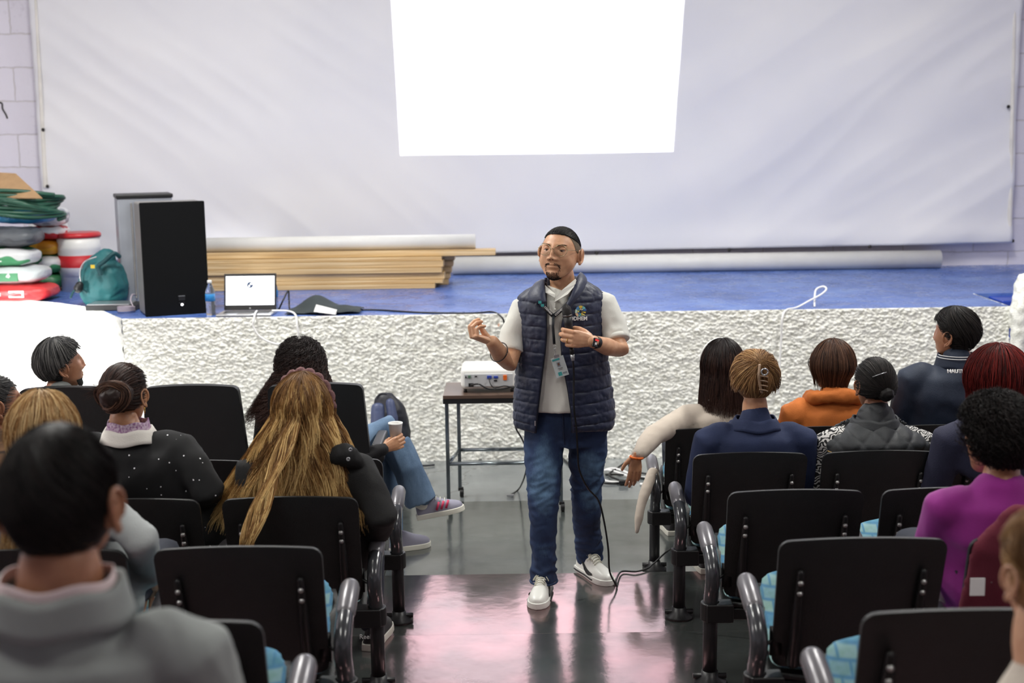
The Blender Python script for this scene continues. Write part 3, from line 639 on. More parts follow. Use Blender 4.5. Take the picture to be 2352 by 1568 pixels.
# projector (its lamp throws the bright picture on the canvas)
pc = P(1122, 860, 7.86); pxw = .33
t = thing('projector', 'white projector with blue and orange sockets on its back', 'projector', (pc.x + .02, 7.86, TZ)); X0 = pc.x + .02
px = (P(1058, 880, 7.72).x + P(1187, 880, 7.72).x) / 2; pw = P(1187, 880, 7.72).x - P(1058, 880, 7.72).x
V = []; Fc = []
MB().box((px, 7.86, TZ + .085), (pw, .27, .13)).build('housing', M_WHITE, t, bevel=.028)
MB().box((px, 7.722, TZ + .078), (pw * .86, .008, .075)).build('socket_panel', mat('pale_grey_panel', srgb(196, 198, 200), .4, var=.05), t, bevel=.002)
def sock(px_, py_, w, h, m, nm='socket'): p = P(px_, py_, 7.714); MB().box((p.x, 7.714, p.z), (w, .008, h)).build(nm, m, t, bevel=.0015)
MBLU = mat('blue_socket', srgb(46, 70, 160), .4); MORG = mat('orange_socket', srgb(230, 110, 40), .4)
sock(1124, 866, .028, .018, MBLU); sock(1139, 866, .026, .014, MBLU); sock(1160, 867, .022, .030, MORG); sock(1138, 874, .02, .008, M_BLK); sock(1078, 865, .016, .016, mat('green_socket', srgb(90, 120, 100), .5)); sock(1070, 866, .006, .012, M_BLK); sock(1093, 864, .014, .006, M_BLK); sock(1082, 884, .03, .022, M_BLK)
for dx in (-.14, .14): MB().lathe([(0, 0), (.012, 0), (.008, .025), (0, .025)], 12, c=(px + dx, 7.76, TZ)).build('foot', M_BLK, t, True)
MB().lathe([(0, 0), (.04, 0), (.036, .012), (0, .016)], 24, M=Matrix.Translation((px - .06, 7.99, TZ + .09)) @ Matrix.Rotation(-math.pi / 2, 4, 'X')).build('lens', mat('lens_glass', (.02, .02, .03, 1), .05), t, True)
cable('power_lead', [P(1082, 884, 7.70), P(1100, 882, 7.64), P(1120, 892, 7.64), P(1150, 893, 7.66), P(1180, 888, 7.68), P(1205, 894, 7.7)], .005, M_BCAB, t)
cable('video_lead', [P(1124, 868, 7.70), P(1126, 880, 7.63), P(1136, 890, 7.62), P(1160, 886, 7.64), P(1182, 892, 7.67)], .004, M_BCAB, t)
tag(cable('video_cable', [P(1188, 905, 7.62), P(1183, 965, 7.6), P(1186, 985, 7.6), P(1200, 1010, 7.6), P(1212, 1045, 7.6), P(1206, 1090, 7.6), Pz(1192, 1122, .02), Pz(1174, 1135, .012)], .005, M_BCAB), 'black video cable dropping from the table to the floor', 'cable')
pk = Pz(1172, 1137, .012); o = MB().box((0, 0, 0), (.045, .022, .012)).build('plug', M_SILVER, bpy.data.objects['video_cable'], bevel=.002); o.location = pk
# projector beam: spot lamp whose picture is masked to the slide's rectangle
lp = Vector((px - .06, 8.03, TZ + .09)); CYp = CY - .04
q = [P(895, -60, CYp), P(1576, -60, CYp), P(1545, 349, CYp), P(920, 358, CYp)]
sd = bpy.data.lights.new('projector_lamp', 'SPOT'); sd.energy = 2600; sd.spot_size = math.radians(100); sd.spot_blend = 0; sd.shadow_soft_size = .004; sd.color = (.97, .98, 1)
so = bpy.data.objects.new('projector_lamp', sd); COL.objects.link(so); so.location = lp
so.matrix_world = frame(lp, (1, 0, 0), (0, -1, 0))     # looks along +Y
sd.use_nodes = True; lt = sd.node_tree; em = lt.nodes['Emission']
tc = lt.nodes.new('ShaderNodeTexCoord'); sp = lt.nodes.new('ShaderNodeSeparateXYZ'); lt.links.new(tc.outputs['Normal'], sp.inputs[0])
def mth(op, a, b=None):
    n = lt.nodes.new('ShaderNodeMath'); n.operation = op
    for i, v in enumerate((a, b)):
        if v is None: continue
        if isinstance(v, (int, float)): n.inputs[i].default_value = v
        else: lt.links.new(v, n.inputs[i])
    return n.outputs[0]
zz = mth('ABSOLUTE', sp.outputs['Z']); U = mth('DIVIDE', sp.outputs['X'], zz); W = mth('DIVIDE', sp.outputs['Y'], zz)
SUV = [((p.x - lp.x) / (p.y - lp.y), (p.z - lp.z) / (p.y - lp.y)) for p in q]
def edge_mask(a, b):      # inside is to the right of a->b
    (x0, y0), (x1, y1) = a, b; A_, B_ = (y1 - y0), -(x1 - x0)
    v = mth('ADD', mth('MULTIPLY', mth('SUBTRACT', U, x0), A_), mth('MULTIPLY', mth('SUBTRACT', W, y0), B_)); return mth('GREATER_THAN', v, 0.0)
mk = None
for a, b in ((SUV[0], SUV[1]), (SUV[1], SUV[2]), (SUV[2], SUV[3]), (SUV[3], SUV[0])):
    e = edge_mask(a, b); mk = e if mk is None else mth('MULTIPLY', mk, e)
lt.links.new(mth('MULTIPLY', mk, 1.0), em.inputs['Strength'])
# backpack on the floor by the stage
M_NAVYBP = mat('navy_backpack_nylon', srgb(66, 76, 110), .45, var=.2, bump=.2, bscale=40)
M_BLKN = mat('black_pack_nylon', srgb(26, 28, 40), .5, var=.3, bump=.2, bscale=40)
BY = 8.3
t = thing('backpack', 'navy backpack standing on the floor against the stage front', 'backpack', (P(895, 1055, BY).x, BY, 0))
link('pack_body', blob([([P(897, 1048, BY), P(896, 990, BY), P(892, 940, BY), P(884, 918, BY)], [(.125, .10), (.13, .10), (.11, .085), (.07, .05)], (1, 0, 0))], .012, 4, M_BLKN, disp=folds(.006, 10, (1, 1, 1), 2)), t)
link('front_pocket', blob([([P(872, 1030, BY - .08), P(870, 980, BY - .08), P(868, 935, BY - .06)], [(.05, .05), (.055, .055), (.045, .03)], (1, 0, 0))], .01, 3, M_NAVYBP), t)
link('side_panel', blob([([P(903, 1000, BY - .08), P(902, 960, BY - .08), P(896, 925, BY - .06)], [(.035, .04), (.035, .045), (.03, .03)], (1, 0, 0))], .01, 3, M_NAVYBP), t)
cable('top_handle', [P(866, 918, BY - .02), P(872, 906, BY - .02), P(886, 905, BY - .02), P(898, 914, BY - .02)], .008, M_BLKN, t)
cable('loose_strap', [P(936, 1040, BY - .05), Pz(950, 1066, .01), Pz(975, 1069, .01), Pz(998, 1067, .01)], .006, M_BLKN, t)
# cables on the floor right of the presenter
tag(cable('white_cable', [Pz(1378, 1092, .01), Pz(1384, 1082, .02), Pz(1410, 1076, .03), Pz(1445, 1088, .02), Pz(1460, 1104, .01), Pz(1420, 1108, .01), Pz(1385, 1102, .01), Pz(1378, 1085, .02), Pz(1400, 1080, .025), Pz(1450, 1095, .01), Pz(1488, 1098, .01), Pz(1492, 1110, .01), Pz(1470, 1112, .01)], .009, M_WCAB), 'tangled white cable on the floor beside the presenter', 'cable')
tag(cable('black_cable', [Pz(1290, 1050, .01), Pz(1320, 1075, .01), Pz(1380, 1107, .01), Pz(1430, 1108, .01), Pz(1450, 1112, .01), Pz(1400, 1092, .02), Pz(1418, 1075, .03), Pz(1440, 1062, .04), Pz(1452, 1080, .02), Pz(1500, 1090, .01), Pz(1540, 1092, .01), Pz(1500, 1100, .01), Pz(1430, 1090, .015), Pz(1390, 1090, .01)], .007, M_BCAB), 'tangled black cable on the floor beneath the dangling hand', 'cable')
o = MB().box((0, 0, 0), (.06, .035, .028)).build('cable_plug', M_BLK, bpy.data.objects['black_cable'], bevel=.004); o.location = Pz(1432, 1107, .02)
# ================================================================ AUDITORIUM CHAIRS
M_SHELL = mat('black_shell_plastic', srgb(30, 31, 31), .42, var=.12, vscale=20, bump=.25, bscale=260)
M_RIB = mat('black_steel_rib', srgb(24, 24, 25), .4, var=.1)
M_TUBE = mat('dark_grey_enamel_tube', srgb(62, 64, 68), .22, .15, var=.06, coat=.6)
M_POST = mat('black_enamel_post', srgb(34, 34, 36), .38, var=.15)
M_GRIP = mat('grey_rubber_grip', srgb(120, 118, 122), .3, .35, var=.08)
M_BOLT = mat('steel_bolt', srgb(170, 170, 168), .3, .8)
def m_cushion():
    m = bpy.data.materials.new('blue_check_cushion_cloth'); t = NT(m); t.b.inputs['Roughness'].default_value = .85
    v = t.coord('Object'); b = t.n('ShaderNodeTexBrick', i_Scale=1.0); b.inputs['Brick Width'].default_value = .055; b.inputs['Row Height'].default_value = .032; b.inputs['Mortar Size'].default_value = .007; b.inputs['Mortar Smooth'].default_value = 1
    k = t.n('ShaderNodeMapping'); k.inputs['Rotation'].default_value = (1.57, 0, 0); c = t.n('ShaderNodeTexCoord'); t.l(c.outputs['Object'], k.inputs[0])
    nz = t.n('ShaderNodeTexNoise', i_Scale=40.0, i_Detail=3.0); t.l(c.outputs['Object'], nz.inputs['Vector'])
    b.inputs['Color1'].default_value = srgb(84, 140, 172); b.inputs['Color2'].default_value = srgb(142, 176, 176); b.inputs['Mortar'].default_value = srgb(76, 130, 168)
    t.l(k.outputs[0], b.inputs['Vector']); mu = t.n('ShaderNodeMix', data_type='RGBA', blend_type='MULTIPLY'); mu.inputs[0].default_value = .5
    t.l(b.outputs['Color'], mu.inputs[6]); t.l(t.ramp(nz.outputs['Fac'], [(.35, (.7, .8, .6, 1)), (.6, (1, 1, 1, 1))]), mu.inputs[7]); t.l(mu.outputs[2], t.b.inputs['Base Color']); return m
M_CUSH = m_cushion()
def panel(w0, w1, z0, z1, rad, yf, th, nx=28, nz=22, bow=.012):
    """a curved thin shell panel facing -Y: rounded corners, width w0 at the bottom to w1 at the top, yf(z) its depth"""
    V = []; Fc = []
    H = z1 - z0
    for side in (0, 1):
        for i in range(nx + 1):
            for j in range(nz + 1):
                v = .5 - .5 * math.cos(math.pi * j / nz); u = -math.cos(math.pi * i / nx)
                z = z0 + H * v; w = (w0 + (w1 - w0) * v) / 2
                dz = min(z - z0, z1 - z); cut = 0
                if dz < rad: cut = rad - math.sqrt(max(0, rad * rad - (rad - dz) ** 2))
                x = u * (w - cut); y = yf(z) - bow * (1 - u * u) ; dome = .010 * (1 - u * u) if j > nz * .5 else 0
                V.append((x, y + side * th, z + dome * (2 * v - 1)))
    k = (nx + 1) * (nz + 1); idx = lambda s, i, j: s * k + i * (nz + 1) + j
    for i in range(nx):
        for j in range(nz):
            Fc.append((idx(0, i, j), idx(0, i + 1, j), idx(0, i + 1, j + 1), idx(0, i, j + 1))); Fc.append((idx(1, i, j), idx(1, i, j + 1), idx(1, i + 1, j + 1), idx(1, i + 1, j)))
    for i in range(nx):
        Fc.append((idx(0, i, 0), idx(1, i, 0), idx(1, i + 1, 0), idx(0, i + 1, 0))); Fc.append((idx(0, i, nz), idx(0, i + 1, nz), idx(1, i + 1, nz), idx(1, i, nz)))
    for j in range(nz):
        Fc.append((idx(0, 0, j), idx(0, 0, j + 1), idx(1, 0, j + 1), idx(1, 0, j))); Fc.append((idx(0, nx, j), idx(1, nx, j), idx(1, nx, j + 1), idx(0, nx, j + 1)))
    return V, Fc
def back_y(z): return -.12 * max(0, (z - .34)) / .42
def make_chair(side):
    """origin on the floor under the back panel's middle; faces +Y; side = +1 if the arm is on the -X side (right block), -1 mirrored"""
    t = thing('auditorium_chair', '', 'chair', (0, 0, 0), world=False)
    V, Fc = panel(.475, .487, .335, .765, .035, back_y, .014); mb = MB(); mb.add(V, Fc); mb.build('backrest', M_SHELL, t, True, bevel=0)
    e = t.children[0]; md = e.modifiers.new('b', 'BEVEL'); md.width = .004; md.segments = 2; md.limit_method = 'ANGLE'; md.angle_limit = .7
    for sx in (-1, 1):
        r = MB().tube([(sx * .178, back_y(.36) - .02, .36), (sx * .178, back_y(.66) - .02, .665)], (.021, .010), 12, up=(1, 0, 0), round_caps=True).build('rib', M_RIB, t, True)
        for zb in (.635, .60, .385):
            MB().lathe([(0, 0), (.009, 0), (.008, .005), (.004, .008), (0, .009)], 14, M=Matrix.Translation((sx * .178, back_y(zb) - .028, zb)) @ Matrix.Rotation(math.pi / 2 - .28, 4, 'X')).build('bolt', M_BOLT, t, True)
    # seat pan, dipping at the rear, rising at the front
    V = []; Fc = []; nx, ny = 20, 20
    def seat_z(v): return .315 - .080 * math.sin(math.pi * min(1, v / .75)) + .125 * v ** 1.3
    for s in (0, 1):
        for i in range(nx + 1):
            for j in range(ny + 1):
                u = 2 * i / nx - 1; v = j / ny; w = .228 * (1 - .12 * max(0, v - .8) / .2)
                V.append((u * w, .01 + .44 * v, seat_z(v) - .02 * (1 - u * u) * (v < .9) - .016 * s))
    k = (nx + 1) * (ny + 1); I = lambda s, i, j: s * k + i * (ny + 1) + j
    for i in range(nx):
        for j in range(ny): Fc += [(I(0, i, j), I(0, i + 1, j), I(0, i + 1, j + 1), I(0, i, j + 1)), (I(1, i, j), I(1, i, j + 1), I(1, i + 1, j + 1), I(1, i + 1, j))]
    for i in range(nx): Fc += [(I(0, i, 0), I(1, i, 0), I(1, i + 1, 0), I(0, i + 1, 0)), (I(0, i, ny), I(0, i + 1, ny), I(1, i + 1, ny), I(1, i, ny))]
    for j in range(ny): Fc += [(I(0, 0, j), I(0, 0, j + 1), I(1, 0, j + 1), I(1, 0, j)), (I(0, nx, j), I(1, nx, j), I(1, nx, j + 1), I(0, nx, j + 1))]
    mb = MB(); mb.add(V, Fc); mb.build('seat', M_SHELL, t, True)
    # thick cushion on the seat, its front lip curling up
    pts = [(0, .025, .335), (0, .09, .305), (0, .18, .300), (0, .30, .355), (0, .42, .452), (0, .46, .475)]
    me = blob([(spline(pts, 3), [(.215, .022)] * 4 + [(.215, .030)] * 4 + [(.205, .030)] * 4 + [(.198, .030), (.185, .030), (.165, .028)] + [(.12, .020)], (1, 0, 0))], .011, 3, M_CUSH)
    cu = link('cushion', me, t)
    # bracket, post and arm
    a = -side; ax = a * .285
    MB().box((ax + .03 * side * 1, -.015, .285), (.10, .07, .07)).tube([(ax, -.01, .25), (ax, -.01, .32)], .038, 16).box((ax + side * .12, .04, .26), (.20, .05, .045)).build('bracket', M_RIB, t, bevel=.006)
    MB().tube([(ax, 0, .008), (ax, -.005, .2), (ax, -.01, .345)], .0265, 18).build('post', M_POST, t, True)
    MB().lathe([(0, 0), (.062, 0), (.062, .012), (.034, .03), (.03, .05), (0, .05)], 24, c=(ax, 0, .0)).build('foot_flange', M_POST, t, True)
    MB().tube([(ax - .062, 0, .028), (ax + .062, 0, .028)], .011, 8).build('foot_bolt', M_RIB, t, True)
    arm = spline([(ax, -.01, .31), (ax, -.03, .36), (ax, -.05, .40), (ax, -.05, .445), (ax, -.01, .488), (ax, .06, .515)], 6)
    MB().tube(arm, .0265, 18).build('arm_tube', M_TUBE, t, True)
    MB().tube([(ax, .04, .510), (ax, .09, .525), (ax, .165, .543)], [.030, .031, .0305], 20, round_caps=True).build('arm_grip', M_GRIP, t, True)
    MB().tube([(ax, -.03, .40), (ax + side * .05, -.02, .43)], .006, 8).box((ax + side * .055, -.02, .425), (.035, .01, .09)).build('arm_strut', M_RIB, t, True)
    return t
def copy_tree(o, parent=None):
    c = o.copy(); COL.objects.link(c)
    if parent: c.parent = parent
    for ch in list(o.children): copy_tree(ch, c)
    return c
ROWS = {1: 6.60, 2: 5.60, 3: 4.70, 4: 3.80, 5: 2.90, 6: 2.0}
rn = {1: 'front row', 2: 'second row', 3: 'third row', 4: 'fourth row', 5: 'fifth row', 6: 'nearest row'}
first = {}
def place(side, row, col, label, dz=0):
    x = side * (1.005 + .55 * col) if side > 0 else -(.80 + .565 * col)
    if side not in first: first[side] = make_chair(side); o = first[side]
    else: o = copy_tree(first[side])
    o.location = (x, ROWS[row], step_z(ROWS[row])); o['label'] = label; o['group'] = ('right' if side > 0 else 'left') + ' block auditorium chairs'
    return o
# NOTE: labels say which one
place(1, 1, 0, 'black auditorium chair at the aisle, front row, right block')
place(1, 1, 1, 'black front row chair behind the orange coat')
place(1, 1, 2, 'black front row chair behind the navy jacket lettered back')
place(1, 2, 0, 'black chair behind the woman with the claw clip')
place(1, 2, 1, 'black chair behind the person in the quilted vest')
place(1, 2, 2, 'black chair behind the red haired woman')
place(1, 3, 0, 'empty black chair at the aisle, third row, right block')
place(1, 3, 1, 'empty black chair just left of the magenta shirt elbow')
place(1, 4, 0, 'empty black chair at the aisle, fourth row, right block')
place(1, 4, 1, 'black chair under the maroon jacket')
place(1, 5, 0, 'large black empty chair at the bottom right corner')
place(-1, 2, 0, 'black chair in front of the long golden hair')
place(-1, 2, 1, 'black chair in front of the sparkly black cardigan')
place(-1, 3, 0, 'black chair with long golden hair hanging over its back')
place(-1, 3, 1, 'black chair behind the sparkly black cardigan')
place(-1, 4, 0, 'empty black chair at the aisle, fourth row, left block')
place(-1, 4, 1, 'black chair behind the blonde in the grey sweater')
place(-1, 5, 0, 'black chair with check cushion beside the big grey sweater')
# tall padded chairs, front row, left
def make_tall():
    t = thing('tall_chair', '', 'chair', (0, 0, 0), world=False)
    V, Fc = panel(.545, .475, .40, 1.0, .03, lambda z: -.10 * (z - .4) / .6, .05, bow=.0); mb = MB(); mb.add(V, Fc); o = mb.build('backrest', mat('black_leatherette', srgb(22, 24, 26), .5, var=.15, vscale=10, bump=.2, bscale=180), t, True)
    md = o.modifiers.new('b', 'BEVEL'); md.width = .014; md.segments = 3; md.limit_method = 'ANGLE'; md.angle_limit = .7
    MB().box((0, .27, .42), (.50, .46, .09)).build('seat', MATS['black_leatherette'], t, bevel=.03)
    for s in (-1, 1):
        MB().box((s * .29, .17, .645), (.055, .34, .05)).build('armrest', M_RIB, t, bevel=.012)
        MB().tube([(s * .29, -.02, .60), (s * .29, .06, .60)], .038, 18).build('arm_pivot', M_BLK, t, True)
        MB().tube([(s * .29, .05, .62), (s * .29, .04, .30), (s * .29, .03, .01)], .019, 12).build('leg', M_TUBE, t, True)
        MB().box((s * .29, .03, .008), (.06, .30, .014)).build('foot_bar', M_RIB, t, bevel=.004)
    MB().box((0, .20, .345), (.58, .05, .05)).build('beam', M_RIB, t)
    return t
for i, (px, lb) in enumerate(((728, 'tall black padded chair behind the curly haired person'), (444, 'tall black padded chair, empty, middle of the three'), (160, 'tall black padded chair behind the grey haired man'))):
    if i == 0: tall = make_tall(); o = tall
    else: o = copy_tree(tall)
    o.location = (P(px, 900, 6.62).x, 6.66, 0); o['label'] = lb; o['group'] = 'tall padded chairs in the front row'; o.scale = (1, 1, 1.0)
# ================================================================ PEOPLE: builders
def m_skin(name, c, r=.45):
    if name in MATS: return MATS[name]
    m = bpy.data.materials.new(name); t = NT(m); b = t.b; b.inputs['Roughness'].default_value = r
    b.inputs['Subsurface Weight'].default_value = .12; b.inputs['Subsurface Radius'].default_value = (.02, .008, .004); b.inputs['Subsurface Scale'].default_value = .5
    v = t.coord('Object'); n = t.n('ShaderNodeTexNoise', i_Scale=38.0, i_Detail=4.0); t.l(v, n.inputs['Vector'])
    c2 = (c[0] * .84, c[1] * .76, c[2] * .74, 1); t.l(t.ramp(n.outputs['Fac'], [(.3, c2), (.65, c)]), b.inputs['Base Color'])
    bp = t.n('ShaderNodeBump', i_Strength=.12, i_Distance=.002); n2 = t.n('ShaderNodeTexNoise', i_Scale=260.0); t.l(v, n2.inputs['Vector']); t.l(n2.outputs['Fac'], bp.inputs['Height']); t.l(bp.outputs[0], b.inputs['Normal'])
    MATS[name] = m; return m
SK = m_skin('tan_skin', srgb(196, 146, 110)); SKD = m_skin('brown_skin', srgb(168, 118, 88)); SKL = m_skin('light_skin', srgb(214, 168, 136))
def m_hair(name, dark, mid, light, rough=.38):
    if name in MATS: return MATS[name]
    m = bpy.data.materials.new(name); t = NT(m); b = t.b; b.inputs['Roughness'].default_value = rough + .08; b.inputs['Specular IOR Level'].default_value = .28
    a = t.n('ShaderNodeAttribute', attribute_name='rnd'); v = t.coord('Object'); n = t.n('ShaderNodeTexNoise', i_Scale=30.0, i_Detail=3.0); t.l(v, n.inputs['Vector'])
    ad = t.n('ShaderNodeMath', operation='MULTIPLY_ADD'); t.l(n.outputs['Fac'], ad.inputs[0]); ad.inputs[1].default_value = .35; t.l(a.outputs['Fac'], ad.inputs[2])
    t.l(t.ramp(ad.outputs[0], [(.1, dark), (.6, mid), (1.15, light)]), b.inputs['Base Color'])
    MATS[name] = m; return m
def rng_strands(name, M, paths, r, m, parent, seed=0, taper=.25):
    """paths: (n, seg, 3) local points -> one mesh of thin tapered tubes"""
    n, s, _ = paths.shape
    A = np.array(M); W = paths @ A[:3, :3].T + A[:3, 3]
    T = np.gradient(W, axis=1); T /= np.linalg.norm(T, axis=2, keepdims=True) + 1e-9
    ref = np.zeros_like(T); ref[..., 1] = 1; ref[..., 0] = .37
    S = np.cross(T, ref); S /= np.linalg.norm(S, axis=2, keepdims=True) + 1e-9; U = np.cross(T, S)
    k = np.linspace(0, 1, s); pr = np.minimum(1, k * 8 + .6) * (1 - (1 - taper) * k ** 2.5)
    rs = np.random.RandomState(seed); rad = r * .72 * (.6 + .8 * rs.rand(n))[:, None] * pr[None]
    ring = []
    for j in range(3):
        a = 2 * math.pi * j / 3; ring.append(W + (S * math.cos(a) + U * math.sin(a)) * rad[..., None])
    Vt = np.stack(ring, 2).reshape(-1, 3)
    base = (np.arange(n)[:, None, None] * s + np.arange(s - 1)[None, :, None]) * 3; j = np.arange(3)[None, None]
    a = base + j; b = base + (j + 1) % 3; Fq = np.stack([a, b, b + 3, a + 3], -1).reshape(-1, 4)
    me = bpy.data.meshes.new(name); me.vertices.add(len(Vt)); me.vertices.foreach_set('co', Vt.ravel().astype('f'))
    nf = len(Fq); me.loops.add(nf * 4); me.loops.foreach_set('vertex_index', Fq.ravel().astype('i')); me.polygons.add(nf)
    me.polygons.foreach_set('loop_start', (np.arange(nf) * 4).astype('i')); me.polygons.foreach_set('loop_total', np.full(nf, 4, 'i'))
    me.polygons.foreach_set('use_smooth', [True] * nf); me.update(calc_edges=True)
    at = me.attributes.new('rnd', 'FLOAT', 'POINT'); at.data.foreach_set('value', np.repeat(rs.rand(n), s * 3).astype('f'))
    me.materials.append(m); return link(name, me, parent)
# ---- head: local frame x = person's left... (side), y = forward, z = up, origin = skull centre
def head_dirs(nu=96, nv=72):
    ph = np.linspace(0, math.pi, nv + 1)[1:-1]; th = np.linspace(0, 2 * math.pi, nu, endpoint=False)
    PH, TH = np.meshgrid(ph, th, indexing='ij')
    D = np.stack([np.sin(PH) * np.sin(TH), np.sin(PH) * np.cos(TH), np.cos(PH)], -1).reshape(-1, 3)
    D = np.vstack([[0, 0, 1], D, [0, 0, -1]])
    Fc = []; R = nv - 1
    for j in range(nu): Fc.append((0, 1 + j, 1 + (j + 1) % nu)[::-1]); Fc.append((len(D) - 1, 1 + (R - 1) * nu + (j + 1) % nu, 1 + (R - 1) * nu + j)[::-1])
    for i in range(R - 1):
        for j in range(nu): a, b = 1 + i * nu + j, 1 + i * nu + (j + 1) % nu; Fc.append((a, a + nu, b + nu, b)[::-1])
    return D, Fc
def g3(V, c, s, d):
    s = np.array(s if isinstance(s, (tuple, list)) else (s, s, s)); w = np.exp(-(((V - np.array(c)) / s) ** 2).sum(1)); return V + w[:, None] * np.array(d)
def head_shape(D, detail=True, male=True, full=0.0):
    x, y, z = D[:, 0], D[:, 1], D[:, 2]; t = np.clip(-z, 0, 1)
    jw = (.24 if male else .32) - .12 * full
    X = .076 * x * (1 - jw * t ** 1.4); Y = .096 * y.copy(); Z = .107 * z.copy()
    fr = np.clip((y + .35) / .8, 0, 1); Z = np.where(z < 0, Z * (1 + .26 * t * fr), Z)
    Y = np.where(y < 0, Y * (1 - .32 * t ** 1.2), Y); Y = Y + .040 * t ** 2
    V = np.stack([X, Y, Z], 1)
    if detail:
        for s in (-1, 1):
            V = g3(V, (s * .031, .085, .012), (.017, .03, .011), (0, -.011, 0))       # eye sockets
            V = g3(V, (s * .030, .090, .033), (.020, .03, .008), (0, .0045, 0))       # brow
            V = g3(V, (s * .043, .075, -.025), (.02, .03, .018), (s * .002, .005, 0)) # cheek
            V = g3(V, (s * .013, .098, -.034), (.007, .03, .007), (s * .002, .010, 0))# nostril wing
            V = g3(V, (s * .056, .03, -.075), (.02, .04, .025), (s * (.006 if male else 0), 0, 0))
            V = g3(V, (s * .026, .09, -.060), (.006, .03, .008), (0, -.003, 0))
        if full:
            for s in (-1, 1):
                V = g3(V, (s * .058, .045, -.050), (.026, .045, .032), (s * .0085 * full, .004 * full, 0)); V = g3(V, (s * .014, .100, -.034), (.008, .03, .008), (s * .003, .006, 0)); V = g3(V, (s * .040, .055, -.105), (.022, .04, .020), (s * .008 * full, 0, .002))
        V = g3(V, (0, .095, .012), (.0085, .03, .018), (0, .011, 0)); V = g3(V, (0, .10, -.012), (.009, .03, .015), (0, .016, 0)); V = g3(V, (0, .105, -.028), (.0105, .03, .009), (0, .018, -.002))
        V = g3(V, (0, .09, -.043), (.011, .03, .005), (0, -.003, 0))
        V = g3(V, (0, .09, -.057), (.022, .03, .005), (0, .0075, 0)); V = g3(V, (0, .09, -.0625), (.024, .03, .0018), (0, -.005, 0)); V = g3(V, (0, .088, -.069), (.019, .03, .0055), (0, .008, 0))
        V = g3(V, (0, .085, -.084), (.022, .03, .006), (0, -.004, 0)); V = g3(V, (0, .08, -.108), (.024, .04, .016), (0, .007, -.001))
    return V
def ear_vf(s):
    """outer ear at side s, a cupped disc with a rolled rim"""
    mb = MB(); c = Vector((s * .080, -.006, -.012)); o = Vector((s * .80, -.35, .0)).normalized(); u = Vector((0, -.12, 1)).normalized(); w = Vector((s * .35, .9, .1)); w = (w - u * w.dot(u)).normalized() * -1
    ring = [c + u * (.032 * math.sin(a) * (1.0 if math.sin(a) > 0 else .95)) + w * (.019 * math.cos(a) * (1 + .25 * math.sin(a))) + o * (.006 + .009 * max(0, math.cos(a))) for a in np.linspace(-1.9, 3.6, 16)]
    mb.tube(ring, [.0045] * 15 + [.003], 8, round_caps=True)
    inner = [c + u * (.018 * math.sin(a)) + w * (.009 * math.cos(a) + .002) + o * .006 for a in np.linspace(-1.6, 2.4, 10)]
    mb.tube(inner, .0035, 6, round_caps=True)
    mb.add(ring + [c + o * .003], [(i, i + 1, 16) for i in range(15)] + [(15, 0, 16)])
    mb.tube([c - u * .034 + w * -.004 + o * .004, c - u * .024 + w * -.001 + o * .004], [.0065, .007], 8, round_caps=True)
    mb.tube([c - o * .014 + w * .005, c + o * .007 + w * .005], [(.029, .019), (.029, .019)], 16, up=(0, 0, 1))
    return mb.V, mb.F
def head_frame(c, yaw=0, pitch=0, roll=0, s=1.0, face=(0, 1, 0)):
    """yaw > 0 turns the face towards +X (from facing +Y); pitch > 0 looks up"""
    f = Vector((math.sin(yaw) * math.cos(pitch), math.cos(yaw) * math.cos(pitch), math.sin(pitch)))
    x = f.cross(Vector((0, 0, 1))).normalized(); u = x.cross(f)
    R = Matrix.Rotation(roll, 3, f); x = R @ x; u = R @ u
    return Matrix(((x.x * s, f.x * s, u.x * s, c[0]), (x.y * s, f.y * s, u.y * s, c[1]), (x.z * s, f.z * s, u.z * s, c[2]), (0, 0, 0, 1)))
HD, HF = head_dirs()
HD_IN = {}
def cap_shell(name, M, m, parent, thick, male=True, mask=None, detail=False, rnd=.3, inner=.001, DF=None):
    HD, HF = DF or (globals()['HD'], globals()['HF']); V = head_shape(HD, detail, male); N = V / np.linalg.norm(V, axis=1)[:, None]
    th = np.array([thick(d) for d in HD]); W = V + N * th[:, None]
    msk = np.array([(mask or hair_mask)(d) for d in HD])
    Fc = [f for f in HF if all(msk[i] for i in f)]
    used = sorted({i for f in Fc for i in f}); mp = {k: i for i, k in enumerate(used)}; nU = len(used)
    VV = [M @ Vector(W[i]) for i in used] + [M @ Vector(V[i] + N[i] * inner) for i in used]
    F2 = [tuple(mp[i] for i in f) for f in Fc]
    cnt = {}
    for f in F2:
        for a, b in zip(f, f[1:] + f[:1]):
            k = (min(a, b), max(a, b)); cnt.setdefault(k, []).append((a, b))
    F3 = F2 + [(b, a, a + nU, b + nU) for k, l in cnt.items() if len(l) == 1 for a, b in l]
    me = mesh(VV, F3, m); at = me.attributes.new('rnd', 'FLOAT', 'POINT'); at.data.foreach_set('value', [rnd] * len(VV))
    return link(name, me, parent)
def hair_mask(d, front=.62, side=-.02, nape=-.72):
    x, y, z = d
    zl = np.interp(y, [-1, -.45, -.1, .12, .2, .55, 1], [nape, nape * .95, side - .35, side, side + .12, front - .12, front]); return z > zl
E = np.array([.080, .098, .1085])
def ell(D, off): return D * (E + off)
def slerp(a, b, t):
    om = np.arccos(np.clip((a * b).sum(-1), -1, 1)); so = np.sin(om) + 1e-6
    return (np.sin((1 - t) * om) / so)[..., None] * a + (np.sin(t * om) / so)[..., None] * b
def dirs(az, pol):
    """az: 0 = back, +-pi = front, pol from the top"""
    return np.stack([np.sin(pol) * np.sin(az), -np.sin(pol) * np.cos(az), np.cos(pol)], -1)
def jaw_fit(D):   # narrow the hair ellipsoid low at the back like the skull
    return D
